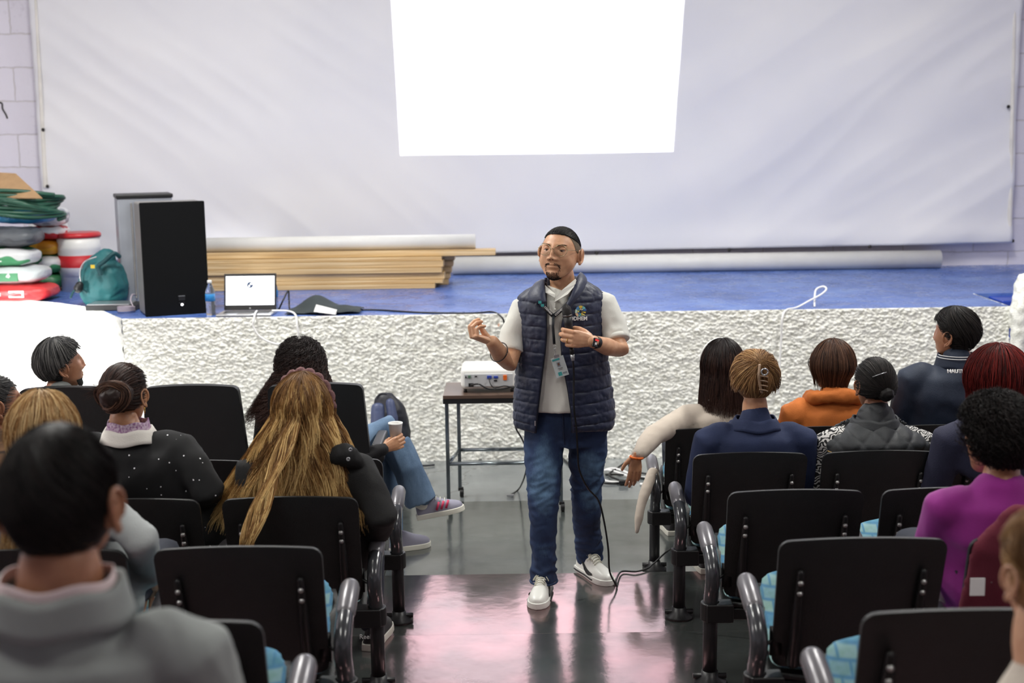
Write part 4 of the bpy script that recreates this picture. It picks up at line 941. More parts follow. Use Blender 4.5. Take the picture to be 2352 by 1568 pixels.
def hair_hang(n, length, seg=16, off=(.003, .014), pend=1.9, curl=0, clen=.035, spread=0.0, back=0.0, wave=0.0, wlen=.16, azr=2.1, pr=(.05, 1.5), seed=0, lenvar=.25, clump=0.0, side=0.0, part=0.0, fdrop=0.0):
    rs = np.random.RandomState(seed); az = (rs.rand(n) * 2 - 1) * azr; p0 = pr[0] + (pr[1] - pr[0]) * rs.rand(n) ** .8
    layer = rs.rand(n); o = off[0] + (off[1] - off[0]) * layer
    L = length * (1 - lenvar * rs.rand(n)) * (1 - .0 * layer)
    t = np.linspace(0, 1, seg)[None, :]; s = t * L[:, None]; R = .10 + o[:, None]
    ang = p0[:, None] + s / R; onh = np.minimum(ang, pend); sh = np.maximum(0, (ang - pend) * R)
    azs = az[:, None] + 0 * t + part * np.sign(az)[:, None] * np.clip(1.2 - p0, 0, 1)[:, None] * .5
    D = dirs(azs, onh); Pt = ell(D, o[:, None, None])
    # free fall
    k = sh / .30
    rad = np.stack([np.sin(azs), -np.cos(azs), 0 * azs], -1)
    Pt[..., 2] -= sh
    Pt[..., 0] += np.sin(azs) * spread * k + side * k
    Pt[..., 1] += -np.cos(azs) * spread * .25 * k - back * np.clip(k, 0, 1.2) ** 1.0
    # straight lower hair does not shrink under the skull: keep radius
    if wave or curl:
        ph = rs.rand(n)[:, None] * 6.28
        cl = np.round(az * 5)[:, None] * 1.7 if clump else 0
        w = wave * np.clip(s / .12, 0, 1) * np.sin(2 * math.pi * s / wlen + ph * (1 - clump) + cl)
        Pt[..., 0] += w; Pt[..., 1] += .6 * wave * np.clip(s / .12, 0, 1) * np.cos(2 * math.pi * s / wlen * .9 + ph)
        if curl:
            c = curl * np.clip(s / .05, 0, 1); q = 2 * math.pi * s / clen + ph
            T1 = np.stack([np.cos(azs), np.sin(azs), 0 * azs], -1); Pt += T1 * (c * np.cos(q))[..., None] + rad * (c * np.sin(q))[..., None]; Pt[..., 2] += c * .3 * np.sin(q * 1.7)
    if fdrop: pass
    Pt += (rs.rand(n, 1, 3) - .5) * .004 + np.cumsum((rs.rand(n, seg, 3) - .5), 1) * .0009
    return Pt
def hair_gather(n, target, seg=14, off=(.002, .009), seed=0, azr=2.2, stop=.94, mask=None):
    rs = np.random.RandomState(seed); az = (rs.rand(n) * 2 - 1) * azr; pol = rs.rand(n) * 1.95
    D0 = dirs(az, pol); keep = np.array([hair_mask(d) for d in D0]); D0 = D0[keep]; m = len(D0)
    tg = np.array(target, float); tg /= np.linalg.norm(tg); tg = np.tile(tg, (m, 1)) + (rs.rand(m, 3) - .5) * .22; tg /= np.linalg.norm(tg, axis=1)[:, None]
    t = np.linspace(0, stop, seg); o = off[0] + (off[1] - off[0]) * rs.rand(m)
    out = np.stack([ell(slerp(D0, tg, np.full(m, k)), (o * (1 + .8 * k))[:, None]) for k in t], 1)
    return out + (rs.rand(m, 1, 3) - .5) * .002
def hair_short(n, length=.04, seg=7, off=(.002, .012), lift=.006, seed=0, swirl=.35, azr=3.1, curl=0, clen=.02, pmax=2.15, mask=None):
    rs = np.random.RandomState(seed); az = (rs.rand(n) * 2 - 1) * azr; pol = np.arccos(1 - rs.rand(n) * (1 - math.cos(pmax)))
    D0 = dirs(az, pol); keep = np.array([(mask or hair_mask)(d) for d in D0]); az, pol = az[keep], pol[keep]; m = len(az)
    o = off[0] + (off[1] - off[0]) * rs.rand(m); t = np.linspace(0, 1, seg)[None]
    lf = np.where(D0[keep][:, 1] > .1, .3, 1.0); pc = np.interp(np.abs(az), [0, .9, 1.3, 1.7, 3.14], [2.12, 1.95, 1.52, 1.30, 1.0]); p = np.minimum(pol[:, None] + t * lf[:, None] * length / .1, np.maximum(pc, pol + .05)[:, None]); a = az[:, None] + swirl * t * (1 if curl == 0 else rs.randn(m)[:, None])
    vf = np.clip(.40 + .75 * D0[keep][:, 2], .25, 1)[:, None] if not curl else 1.0
    Pt = ell(dirs(a, p), ((o[:, None] + lift * t) * vf)[..., None])
    if curl:
        ph = rs.rand(m)[:, None] * 6.28; q = 2 * math.pi * t * length / clen + ph; Pt[..., 0] += curl * np.cos(q); Pt[..., 1] += curl * np.sin(q); Pt[..., 2] += curl * np.sin(q * 1.3 + 1)
    return fit_low(Pt)
def fit_low(Pt):
    """pull points below the skull's widest line inwards so they follow the nape"""
    z = Pt[..., 2]; t = np.clip(-z / .107, 0, 1); y = Pt[..., 1]
    Pt[..., 0] *= 1 - .22 * t ** 1.4; Pt[..., 1] = np.where(y < 0, y * (1 - .30 * t ** 1.2), y); return Pt
# ---- hands
HC = {}
def hand_mesh(key, curls, thumb, spread=.07, vox=.0026):
    """local: wrist at origin, fingers +Y, palm faces -Z, thumb on +X side; curls = per finger (a1, a2, a3) radians"""
    if key in HC: return HC[key]
    T = []
    bx = [.030, .010, -.010, -.028]; by = [.092, .096, .092, .083]; Ls = [(.042, .025, .020), (.046, .028, .021), (.043, .026, .020), (.034, .020, .018)]
    T.append(([(0, -.008, 0), (0, .004, 0), (.002, .03, 0), (.002, .06, -.001), (.002, .085, 0)], [(.024, .018), (.026, .017), (.033, .016), (.040, .015), (.041, .012)], (1, 0, 0)))
    for i in range(4):
        p = Vector((bx[i], by[i] - .004, .001)); a = 0; pts = [Vector((bx[i] * .8, .055, 0)), p]; yaw = spread * (1.2 - i) 
        for L, c in zip(Ls[i], curls[i]):
            a += c; d = Vector((math.sin(yaw) * math.cos(a), math.cos(a) * math.cos(yaw), -math.sin(a))); p = p + d * L; pts.append(p)
        r0 = [.0112, .0114, .0108, .0096][i]
        T.append((pts, [r0 * .9, r0, r0 * .93, r0 * .86, r0 * .72]))
    T.append((thumb, [.016, .0145, .0115, .0105, .0085][:len(thumb)]))
    me = blob(T, vox, 2, None, 12); HC[key] = me; return me
RELAX = ('relax', [(.35, .45, .3), (.4, .5, .35), (.45, .55, .35), (.5, .6, .4)], [(.018, .012, -.006), (.035, .032, -.014), (.046, .058, -.024), (.046, .078, -.034), (.040, .095, -.040)])
DANGLE = ('dangle', [(.15, .2, .1), (.2, .25, .15), (.22, .3, .15), (.25, .3, .2)], [(.018, .012, -.004), (.038, .030, -.010), (.056, .050, -.014), (.066, .070, -.018), (.070, .086, -.020)])
CUPG = ('cupgrip', [(.45, .9, .5), (.5, .95, .5), (.5, 1.0, .5), (.5, 1.0, .55)], [(.018, .012, -.010), (.032, .032, -.026), (.036, .056, -.045), (.026, .076, -.058), (.010, .090, -.062)])
GRIPMIC = ('gripmic', [(.55, .85, .45), (.58, .9, .45), (.62, .95, .45), (.68, .95, .5)], [(.018, .012, -.010), (.034, .034, -.020), (.044, .056, -.036), (.044, .074, -.050), (.036, .088, -.060)])
PINCH = ('pinch', [(1.02, .95, .35), (1.05, 1.0, .38), (1.1, 1.05, .4), (1.2, 1.1, .45)], [(.018, .012, -.01), (.036, .032, -.028), (.038, .054, -.048), (.028, .074, -.064), (.016, .084, -.078)], -.05)
def hand_vf(pose, wrist, fwd, palm, side, s=1.0):
    """side=+1: thumb on the +X of the local frame; mirror for the other hand. fwd = finger direction, palm = palm normal"""
    me = hand_mesh(*pose); f = Vector(fwd).normalized(); z = -Vector(palm); z = (z - f * z.dot(f)).normalized(); x = f.cross(z)
    M = Matrix(((x.x * side, f.x, z.x, wrist[0]), (x.y * side, f.y, z.y, wrist[1]), (x.z * side, f.z, z.z, wrist[2]), (0, 0, 0, 1)))
    S = Matrix.Scale(s, 4)
    V = [M @ S @ v.co for v in me.vertices]; Fc = [tuple(p.vertices) for p in me.polygons]
    if side < 0: Fc = [f_[::-1] for f_ in Fc]
    return V, Fc
def join_vf(me, lst, m):
    V = [v.co.copy() for v in me.vertices]; Fc = [tuple(p.vertices) for p in me.polygons]; bpy.data.meshes.remove(me)
    for v, f in lst:
        k = len(V); V += list(v); Fc += [tuple(i + k for i in q) for q in f]
    return mesh(V, Fc, m)
# ---- shoes
def shoe(M, up_m, sole_m, L=.28, parent=None, nm='shoe'):
    st = [(0, .030, .085), (.03, .036, .092), (.07, .037, .098), (.11, .038, .092), (.15, .043, .072), (.19, .048, .055), (.23, .047, .044), (.26, .038, .034), (.28, .018, .022)]
    k = L / .28; V = []; n = 14
    for y, w, h in st:
        for j in range(n):
            a = math.pi * 2 * j / n; cx, sz = math.cos(a), math.sin(a)
            V.append(M @ Vector((w * math.copysign(abs(cx) ** .8, cx) * (1 if sz < .2 else 1 - .30 * (h > .06) * sz), y * k, .022 + (h * sz if sz > 0 else .004 * sz))))
    Fc = [(i * n + j, i * n + (j + 1) % n, (i + 1) * n + (j + 1) % n, (i + 1) * n + j) for i in range(len(st) - 1) for j in range(n)] + [tuple(range(n))[::-1], tuple((len(st) - 1) * n + j for j in range(n))]
    mb = MB(); mb.add(V, Fc); o = mb.build(nm, up_m, parent, True); md = o.modifiers.new('s', 'SUBSURF'); md.levels = 1; md.render_levels = 2
    ol = [(w_ + .004, y * k) for y, w_, h in st] + [(0, .287 * k)] + [(-(w_ + .004), y * k) for y, w_, h in st[::-1]] + [(0, -.006)]
    s = MB(); n2 = len(ol); s.add([M @ Vector((x, y, 0)) for x, y in ol] + [M @ Vector((x, y, .012)) for x, y in ol] + [M @ Vector((x * .97, y, .028)) for x, y in ol],
        [tuple(range(n2)), tuple(range(2 * n2, 3 * n2))[::-1]] + [(i + q * n2, (i + 1) % n2 + q * n2, (i + 1) % n2 + (q + 1) * n2, i + (q + 1) * n2) for i in range(n2) for q in (0, 1)])
    so = s.build('sole', sole_m, o, bevel=.003)
    so.matrix_parent_inverse = Matrix.Identity(4)
    return o
M_SHOE = mat('dark_shoe_leather', srgb(40, 38, 40), .5, var=.2); M_SOLE = mat('shoe_sole', srgb(215, 212, 200), .6)
M_TROUS = mat('dark_trouser_cloth', srgb(42, 46, 58), .85, var=.2, bump=.15, bscale=200)
def cloth(name, c, rough=.85, var=.12, bump=.15, bscale=180, **k): return mat(name, c, rough, var=var, bump=bump, bscale=bscale, **k)
HSH = .12
def push(p, Y):
    p = Vector(p); return CAM + (p - CAM) * (Y / p.y)
def seated(label, head, D_row, skin, hmat, top, trousers=None, yaw=0, pitch=0, hroll=0, hs=1.0, sw=.20, shz=-.215, lean=0.0, male=True, voxel=.014, seat_x=None, arms=None, girth=1.0, shoulders_drop=.055, collar=None, torso_yaw=0, hands=True, legs=True, seed=1, fold=.005, neck=.058, hem_front=True, slump=0, armr=1.0, legpose=None, crew=False):
    """a person sitting on row D_row facing the stage. head = skull centre (world)"""
    bz = step_z(D_row); head = push(head, head[1] + HSH); hx, hy, hz = head; sx = seat_x if seat_x is not None else hx
    root = thing('person', label, 'person', (sx, D_row + .2, bz))
    M = head_frame(head, yaw, pitch, hroll, hs)
    nb = Vector((hx - .02 * math.sin(yaw), hy - .02, hz - .125 * hs))           # top of neck
    shz += .03; sc_ = Vector((hx * .92 + sx * .08, hy - .035 - slump, hz + shz * (.5 + .5 * hs)))               # between the shoulders
    pel = Vector((sx, D_row + .17, bz + .56)); g = girth
    ty = Matrix.Rotation(torso_yaw, 3, 'Z'); R_ = ty @ Vector((1, 0, 0))
    S = {s: sc_ + R_ * (s * sw) + Vector((0, 0, -shoulders_drop)) for s in (-1, 1)}
    el = {}; wr = {}
    for s in (-1, 1):
        a = (arms or {}).get(s)
        if a: el[s], wr[s] = Vector(a[0]), Vector(a[1])
        else:
            el[s] = S[s] + R_ * (s * .05) + Vector((0, .06, -.27)); wr[s] = Vector((sx + s * .08, D_row + .42, bz + .62))
    hip = {s: pel + Vector((s * .09, .02, -.03)) for s in (-1, 1)}; kn = {s: Vector((sx + s * .13, D_row + .60, bz + .52)) for s in (-1, 1)}; an = {s: Vector((sx + s * .13, D_row + .62, bz + .09)) for s in (-1, 1)}
    if legpose: kn.update(legpose.get('kn', {})); an.update(legpose.get('an', {}))
    mid = pel.lerp(sc_, .5) + Vector((0, -.01, 0))
    # body
    tb = [([nb + Vector((0, 0, .03)), nb, sc_ + Vector((0, 0, .03)), sc_ + Vector((0, 0, -.05))], [neck * .95, neck, neck * 1.05, (.09, .06)], (1, 0, 0)),
          ([sc_ + Vector((0, 0, -.15)), mid, pel], [(sw * .75, .075), (.12, .08), (.14, .09)], R_)]
    for s in (-1, 1):
        tb.append(([S[s], el[s], wr[s]], [.045, .036, .024])); 
        if legs: tb.append(([hip[s], kn[s], an[s]], [.07, .05, .035]))
    bm_ = blob(tb, .016, 2, None, 12)
    hv = head_shape(HD, True, male); ext = [([M @ Vector(v) for v in hv], HF)]
    for s in (-1, 1): V, Fc = ear_vf(s); ext.append(([M @ v for v in V], Fc))
    if hands:
        for s in (-1, 1):
            a = (arms or {}).get(s); pose = RELAX; fw = (wr[s] - el[s]).normalized() + Vector((-s * .2, .2, -.3)); pl = Vector((-s * .2, 0, -1)); hsz = .95 if male else .88
            if a and len(a) > 2: pose, fw, pl = a[2], Vector(a[3]), Vector(a[4])
            ext.append(hand_vf(pose, wr[s], fw, pl, -s if (a and len(a) > 5 and a[5]) else s * -1, hsz))
    link('body', join_vf(bm_, ext, skin), root)
    # top garment
    gt = [([sc_ + Vector((0, .0, .046)), sc_ + Vector((0, -.002, .025)), sc_ + Vector((0, -.004, -.012)), sc_ + Vector((0, -.006, -.05)), sc_ + Vector((0, -.01, -.12)), mid.lerp(sc_, .3), mid, pel + Vector((0, 0, .06)), pel + Vector((0, -.01, -.06))],
           [(neck * 1.12, neck * 1.12), (neck * 1.35, neck * 1.25), (sw * .62, .085 * g), (sw * .93, .105 * g), (sw * 1.0, .125 * g), (sw * .98 * (.5 + g / 2), .135 * g), (.175 * g, .13 * g), (.185 * g, .135 * g), (.19 * g, .13 * g)], R_)]
    if crew: gt[0] = (gt[0][0][2:], [(sw * .52, .075 * g)] + gt[0][1][3:], R_)
    for s in (-1, 1):
        e2 = el[s].lerp(wr[s], .5); ww = wr[s].lerp(el[s], .06)
        gt.append(([S[s] - R_ * (s * .05) + Vector((0, 0, .012)), S[s], S[s].lerp(el[s], .5), el[s], e2, ww], [.062 * armr, .066 * armr, .056 * armr, .050 * armr, .044 * armr, .034 * armr]))
    gm = blob(gt, voxel, 5, top, 18, disp=folds(fold, 9, seed=seed)); gname = 'top'
    go = link('garment', gm, root)
    if legs:
        lt_ = [([pel + Vector((0, -.02, .05)), pel + Vector((0, 0, -.06))], [(.175 * g, .125), (.18 * g, .12)], (1, 0, 0))]
        for s in (-1, 1): lt_.append(([hip[s], hip[s].lerp(kn[s], .5), kn[s], kn[s].lerp(an[s], .5), an[s] + Vector((0, 0, .02))], [.092, .082, .068, .056, .05]))
        link('trousers', blob(lt_, .016, 4, trousers or M_TROUS, 14, disp=folds(.005, 9, seed=seed + 4)), root)
        for s in (-1, 1):
            if legpose and s in legpose.get('noshoe', ()): continue
            shoe(Matrix.Translation((an[s].x, an[s].y - .05, bz)) @ rotz(-.12 * s), M_SHOE, M_SOLE, parent=root)
    return root, M, sc_, S, el, wr, R_
# ================================================================ THE AUDIENCE
H_BLK = m_hair('black_hair', srgb(12, 10, 10), srgb(20, 17, 17), srgb(44, 38, 36), .5)
H_DBR = m_hair('dark_brown_hair', srgb(16, 10, 10), srgb(38, 24, 22), srgb(72, 48, 40), .35)
H_GRY = m_hair('greying_hair', srgb(22, 22, 24), srgb(44, 44, 46), srgb(108, 106, 104), .4)
H_GLD = m_hair('golden_hair', srgb(84, 54, 28), srgb(160, 118, 66), srgb(232, 198, 134), .44)
H_BLN = m_hair('blonde_hair', srgb(120, 84, 44), srgb(178, 136, 84), srgb(222, 192, 140), .4)
H_RED = m_hair('red_dyed_hair', srgb(34, 8, 10), srgb(82, 18, 17), srgb(136, 40, 34), .42)
H_BRN = m_hair('brown_hair', srgb(34, 22, 18), srgb(62, 42, 34), srgb(110, 78, 60), .35)
H_LBR = m_hair('light_brown_hair', srgb(78, 50, 30), srgb(140, 100, 62), srgb(196, 156, 106), .4)
def P3(px, py, Y): return P(px, py, Y)
rs0 = np.random.RandomState(3)
def collar_ring(name, root, sc_, m, r0, r1, z0, z1, tilt=0.0, open_front=True, thick=.006, dx=0, n=40, yoff=0.0, span=160):
    """a standing or folded collar as a band round the neck, open at the front (+Y)"""
    V = []; Fc = []
    K = 5
    for i in range(n + 1):
        a = math.radians(-90 + (-span + 2 * span * i / n if open_front else 360 * i / n))
        for k in range(K):
            t = k / (K - 1); r = r0 + (r1 - r0) * t; z = z0 + (z1 - z0) * t + tilt * math.sin(a)
            V.append(sc_ + Vector((dx + r * 1.08 * math.cos(a), yoff + r * math.sin(a), z + .004 * math.sin(a * 5))))
    Fc = [(i * K + k, (i + 1) * K + k, (i + 1) * K + k + 1, i * K + k + 1) for i in range(n) for k in range(K - 1)]
    o = link(name, mesh(V, Fc, m), root); md = o.modifiers.new('s', 'SOLIDIFY'); md.thickness = thick; md.offset = 1; return o
def strip(name, pts, w, m, parent, nrm=(0, -1, 0), th=.0015):
    """flat ribbon along pts, lying perpendicular to nrm"""
    pts = [Vector(p) for p in pts]; V = []; N = Vector(nrm)
    for i, p in enumerate(pts):
        t = (pts[min(i + 1, len(pts) - 1)] - pts[max(0, i - 1)]).normalized(); s = t.cross(N).normalized() * (w / 2); V += [p + s, p - s]
    Fc = [(2 * i, 2 * i + 1, 2 * i + 3, 2 * i + 2) for i in range(len(pts) - 1)]
    o = link(name, mesh(V, Fc, m), parent); md = o.modifiers.new('s', 'SOLIDIFY'); md.thickness = th; md.offset = 0; return o
def ring_part(name, c, r, rt, m, parent, ax=(1, 0, 0), n=20, arc=6.28):
    ax = Vector(ax).normalized(); a = ax.cross(Vector((0, 0, 1))).normalized(); b = ax.cross(a)
    V, Fc = tube_vf([Vector(c) + a * (r * math.cos(t)) + b * (r * math.sin(t)) for t in np.linspace(0, arc, n)], rt, 6); return link(name, mesh(V, Fc, m), parent)
M_GOLD = mat('gold', srgb(226, 186, 96), .25, .9)
# ---------------- L7: big foreground man, bottom left
G1 = cloth('grey_sweater_knit', srgb(146, 151, 149), bscale=420, bump=.3)
r, M, sc_, S, *_ = seated('man in the foreground with black hair and grey knit sweater, seen from behind', P3(136, 1150, 2.03), 2.0, SKD, H_BLK, G1, sw=.215, hs=1.12, girth=1.15, male=True, voxel=.009, shz=-.222, crew=True, legs=True, fold=.006, neck=.074, armr=1.12, seed=3)
cap_shell('hair', M, H_BLK, r, lambda d: .007 + .004 * max(0, d[2]), mask=lambda d: hair_mask(d, .55, -.1, -.52), rnd=.05)
rng_strands('short_hair', M, hair_short(4420, .035, off=(.005, .010), lift=.003, seed=11), .0011, H_BLK, r, 1)
collar_ring('sweater_collar', r, sc_, G1, .104, .090, .010, .074, thick=.012)
collar_ring('shirt_collar', r, sc_, cloth('pale_pink_shirt', srgb(225, 205, 205)), .086, .083, .066, .088, thick=.003)
# ---------------- L6: blonde behind him
r, M, sc_, *_ = seated('blonde woman in pale grey sweater, partly hidden by the foreground man', P3(100, 992, 3.75), 3.8, SKL, H_BLN, cloth('pale_grey_sweater', srgb(158, 162, 162)), male=False, sw=.165, seat_x=-1.345, seed=8,
    arms={1: (P3(322, 1235, 3.72), P3(346, 1330, 4.05))}, armr=1.05)
cap_shell('hair', M, H_BLN, r, lambda d: .014, rnd=.4, mask=lambda d: hair_mask(d, .6, -.1, -.6))
rng_strands('long_hair', M, hair_hang(2550, .42, off=(.012, .026), spread=.03, back=.05, wave=.006, azr=1.9, seed=5), .0019, H_BLN, r, 2)
# ---------------- L2: man at the left edge
STR = mat('brown_striped_shirt', srgb(120, 88, 60), .8, var=.5, vscale=3, stretch=(3, 3, 30), col2=srgb(60, 44, 34))
r, M, sc_, *_ = seated('man with cropped greying hair at the left edge in a brown striped shirt', P3(-12, 925, 5.15), 5.6, SKD, H_GRY, STR, yaw=.95, male=True, seat_x=-2.28, hs=1.02)
cap_shell('hair', M, H_GRY, r, lambda d: .004, rnd=.25, mask=lambda d: hair_mask(d, .66, .0, -.6))
rng_strands('short_hair', M, hair_short(3060, .02, off=(.002, .006), lift=.004, seed=12), .0012, H_GRY, r, 3)
# ---------------- L1: grey haired man, front row left
r, M, sc_, *_ = seated('bearded man with swept back grey hair and grey collar, front row left', P3(137, 838, 6.62), 6.66, SKD, H_GRY, cloth('grey_jacket', srgb(132, 136, 134)), yaw=.95, pitch=.12, male=True, hs=1.12, seat_x=-2.22, shz=-.20)
cap_shell('hair', M, H_GRY, r, lambda d: .004 + .020 * max(0, d[2] + .1) + .014 * max(0, d[1]) * max(0, d[2]), rnd=.12, mask=lambda d: hair_mask(d, .60, .02, -.72))
rng_strands('swept_hair', M, hair_short(3740, .07, seg=9, off=(.014, .030), lift=.004, swirl=.1, seed=6, pmax=1.9), .0016, H_GRY, r, 4)
cap_shell('beard', M, H_BLK, r, lambda d: .0025, mask=lambda d: d[2] < -.60 and d[1] > .30 and d[2] > -.98, detail=True, rnd=.1)
collar_ring('collar', r, sc_, MATS['grey_jacket'], .092, .076, .0, .07, thick=.008)
# ---------------- L3: bun and sparkly cardigan
def m_spark():
    m = bpy.data.materials.new('black_sequin_knit'); t = NT(m); b = t.b; b.inputs['Roughness'].default_value = .9
    v = t.coord('Object'); vo = t.n('ShaderNodeTexVoronoi', i_Scale=48.0); t.l(v, vo.inputs['Vector'])
    mk_ = t.ramp(vo.outputs['Distance'], [(.13, (1, 1, 1, 1)), (.15, (0, 0, 0, 1))]); n = t.n('ShaderNodeTexWhiteNoise', noise_dimensions='3D'); t.l(vo.outputs['Position'], n.inputs['Vector'])
    sel = t.ramp(n.outputs['Value'], [(.74, (0, 0, 0, 1)), (.75, (1, 1, 1, 1))]); mu = t.n('ShaderNodeMath', operation='MULTIPLY'); t.l(mk_, mu.inputs[0]); t.l(sel, mu.inputs[1])
    mx = t.n('ShaderNodeMix', data_type='RGBA'); t.l(mu.outputs[0], mx.inputs[0]); mx.inputs[6].default_value = srgb(17, 18, 20); mx.inputs[7].default_value = srgb(250, 250, 255); t.l(mx.outputs[2], b.inputs['Base Color'])
    r_ = t.n('ShaderNodeMapRange', i_To_Min=.9, i_To_Max=.25); t.l(mu.outputs[0], r_.inputs['Value']); t.l(r_.outputs[0], b.inputs['Roughness']); return m
r, M, sc_, S, *_ = seated('woman with a brown hair bun in a black sequined cardigan, third row left', P3(287, 903, 4.74), 4.7, SK, H_DBR, m_spark(), yaw=.26, male=False, sw=.185, seat_x=-1.25, girth=1.08, seed=5,
    arms={1: (P3(478, 1120, 4.72), P3(470, 1190, 5.05))}, armr=1.25, shz=-.198, hs=.98, crew=True)
cap_shell('hair', M, H_DBR, r, lambda d: .006, rnd=.2, mask=lambda d: hair_mask(d, .6, .08, -.55))
rng_strands('pulled_back_hair', M, hair_gather(3740, (-.15, -1, .0), off=(.005, .012), seed=7), .0013, H_DBR, r, 5)
bc = M @ Vector((-.012, -.118, .012)); mb = MB()
bunp = []
rs1 = np.random.RandomState(4); arr = []
for k in range(420):
    a = rs1.rand() * 6.28; tl = rs1.rand() * 1.2; rr = .022 + .044 * rs1.rand(); ph = np.linspace(0, 3.2, 14) + a
    c = np.stack([rr * np.cos(ph) * (1 + .1 * rs1.randn()), -.118 - .030 * math.sqrt(max(0, 1 - min(1, ((rr - .018) / .05) ** 2))) + .012 * np.sin(ph * 2 + tl) + .004 * rs1.randn() + 0 * ph, .008 + rr * np.sin(ph) * .95], 1); c[:, 0] += .026; c[:, 2] += .004; arr.append(c)
rng_strands('bun', M, np.array(arr), .0019, H_BRN, r, 6)
link('bun_core', blob([([M @ Vector((.026, -.085, .012)), M @ Vector((.026, -.128, .012))], [.056, .048])], .006, 2, H_BRN, disp=lambda c, n: .004 * noise.noise(c * 60)), r)
arr = []
for k in range(70):   # stray ends sticking out of the bun, to the left
    a = np.linspace(0, 1, 14)[:, None]; s_ = np.array([-.02, -.13, .04]) + (rs1.rand(3) - .5) * .03; e_ = s_ + np.array([-.055, -.01, .005]) + (rs1.rand(3) - .5) * [.03, .03, .06]; arr.append(s_ + (e_ - s_) * a + np.array([0, 0, -.012]) * a ** 2)
rng_strands('loose_ends', M, np.array(arr), .0011, H_DBR, r, 7)
ring_part('hoop_earring', M @ Vector((.082, -.004, -.060)), .013, .0018, M_GOLD, r, ax=(.9, .3, 0))
collar_ring('white_collar', r, sc_, cloth('cream_knit', srgb(232, 228, 220)), .100, .074, -.008, .040, thick=.008)
collar_ring('scarf', r, sc_, mat('purple_white_print', srgb(222, 206, 220), .8, vscale=120, col2=srgb(130, 70, 130)), .070, .064, .034, .070, thick=.006)
# ---------------- L4: long golden hair with braided headband
r, M, sc_, S, *_ = seated('woman with very long golden hair and a braided headband, black hooded jacket', P3(697, 935, 4.72), 4.7, SKL, H_GLD, cloth('black_fleece', srgb(16, 16, 17), bscale=300, bump=.2), yaw=.28, hroll=-.10, male=False, sw=.185, seat_x=-.72, girth=1.1, seed=6,
    arms={1: (P3(878, 1180, 4.68), P3(850, 1250, 4.95)), -1: (P3(580, 1190, 4.74), P3(600, 1250, 5.05))}, armr=1.25, hs=1.0, legpose={'an': {1: Vector((-.585, 5.10, .295)), -1: Vector((-.86, 5.12, .295))}})
text_mesh('shoe_lettering', 'Reebok', .026, M_PAPER, frame((-.585, 5.047, .205 + .062), (1, 0, 0), (0, -1, .1)), r, ext=.002)
cap_shell('hair', M, H_GLD, r, lambda d: .012, rnd=.35, mask=lambda d: hair_mask(d, .62, -.05, -.7))
Mh = head_frame(push(P3(697, 935, 4.72), 4.84), .1, 0, 0, 1.0)
pth = hair_hang(6120, .50, seg=26, off=(.010, .030), pend=1.75, spread=.185, back=.02, wave=.012, wlen=.23, azr=1.75, pr=(.02, 1.2), seed=8, lenvar=.20, clump=.85, side=-.03)
rng_strands('long_hair', Mh, pth, .0019, H_GLD, r, 8)
pth = hair_hang(520, .66, seg=28, off=(.018, .030), pend=1.7, spread=.02, back=.235, wave=.008, wlen=.2, azr=.22, pr=(.7, 1.1), seed=18, lenvar=.22, clump=.8, side=-.088)
rng_strands('long_lock', Mh, pth, .0019, H_GLD, r, 18)
hv = [Mh @ Vector(q) for q in ((0, -.04, -.02), (-.004, -.055, -.14), (-.012, -.075, -.26))]
link('hair_mass', blob([([Vector(q) for q in hv], [(.085, .055), (.112, .045), (.135, .022)], (1, 0, 0))], .01, 3, H_GLD, disp=lambda c, n: .012 * noise.noise(Vector((c.x * 60, c.y * 30, c.z * 7)))), r)
hb = []
for k in range(60):
    a = -1.75 + 3.5 * k / 59; hb.append(M @ Vector((.004 + .112 * math.sin(a), .010 + .004 * math.sin(k * 1.1), .012 + .124 * math.cos(a) + .004 * math.cos(k * 1.1))))
V, Fc = tube_vf(hb, [.010 + .003 * math.sin(k * 1.1) for k in range(60)], 10); link('headband', mesh(V, Fc, cloth('mauve_braid', srgb(128, 92, 92), bump=.5, bscale=200)), r)
M_HOOD = MATS['black_fleece']
link('hood', blob([(spline([P3(748, 1062, 4.76), P3(775, 1046, 4.73), P3(806, 1050, 4.73), P3(832, 1078, 4.78)], 4), [.02, .026, .032, .036, .038, .040, .040, .040, .038, .036, .032, .026, .02])], .008, 3, M_HOOD, disp=folds(.008, 16, seed=4)), r)
for (a, b) in ((805, 1032), (800, 1054)): MB().lathe([(0, 0), (.007, 0), (.007, .003), (.003, .003), (.003, 0), (0, 0)], 14, M=Matrix.Translation(P3(a, b, 4.55)) @ Matrix.Rotation(math.pi / 2, 4, 'X')).build('snap_button', M_SILVER, r, True)
# ---------------- L5: curly dark hair, arm with cup, crossed legs
DEN = None
def m_denim(name, c, light):
    m = bpy.data.materials.new(name); t = NT(m); b = t.b; b.inputs['Roughness'].default_value = .8
    v = t.coord('Object', (1, 1, .5)); n = t.n('ShaderNodeTexNoise', i_Scale=5.0, i_Detail=5.0); t.l(v, n.inputs['Vector'])
    n2 = t.n('ShaderNodeTexNoise', i_Scale=260.0, i_Detail=2.0); t.l(t.coord('Object', (1, 1, .2)), n2.inputs['Vector'])
    ad = t.n('ShaderNodeMath', operation='MULTIPLY_ADD'); t.l(n2.outputs['Fac'], ad.inputs[0]); ad.inputs[1].default_value = .25; t.l(n.outputs['Fac'], ad.inputs[2])
    t.l(t.ramp(ad.outputs[0], [(.42, c), (.8, light)]), b.inputs['Base Color'])
    bp = t.n('ShaderNodeBump', i_Strength=.15, i_Distance=.003); t.l(n2.outputs['Fac'], bp.inputs['Height']); t.l(bp.outputs[0], b.inputs['Normal']); MATS[name] = m; return m
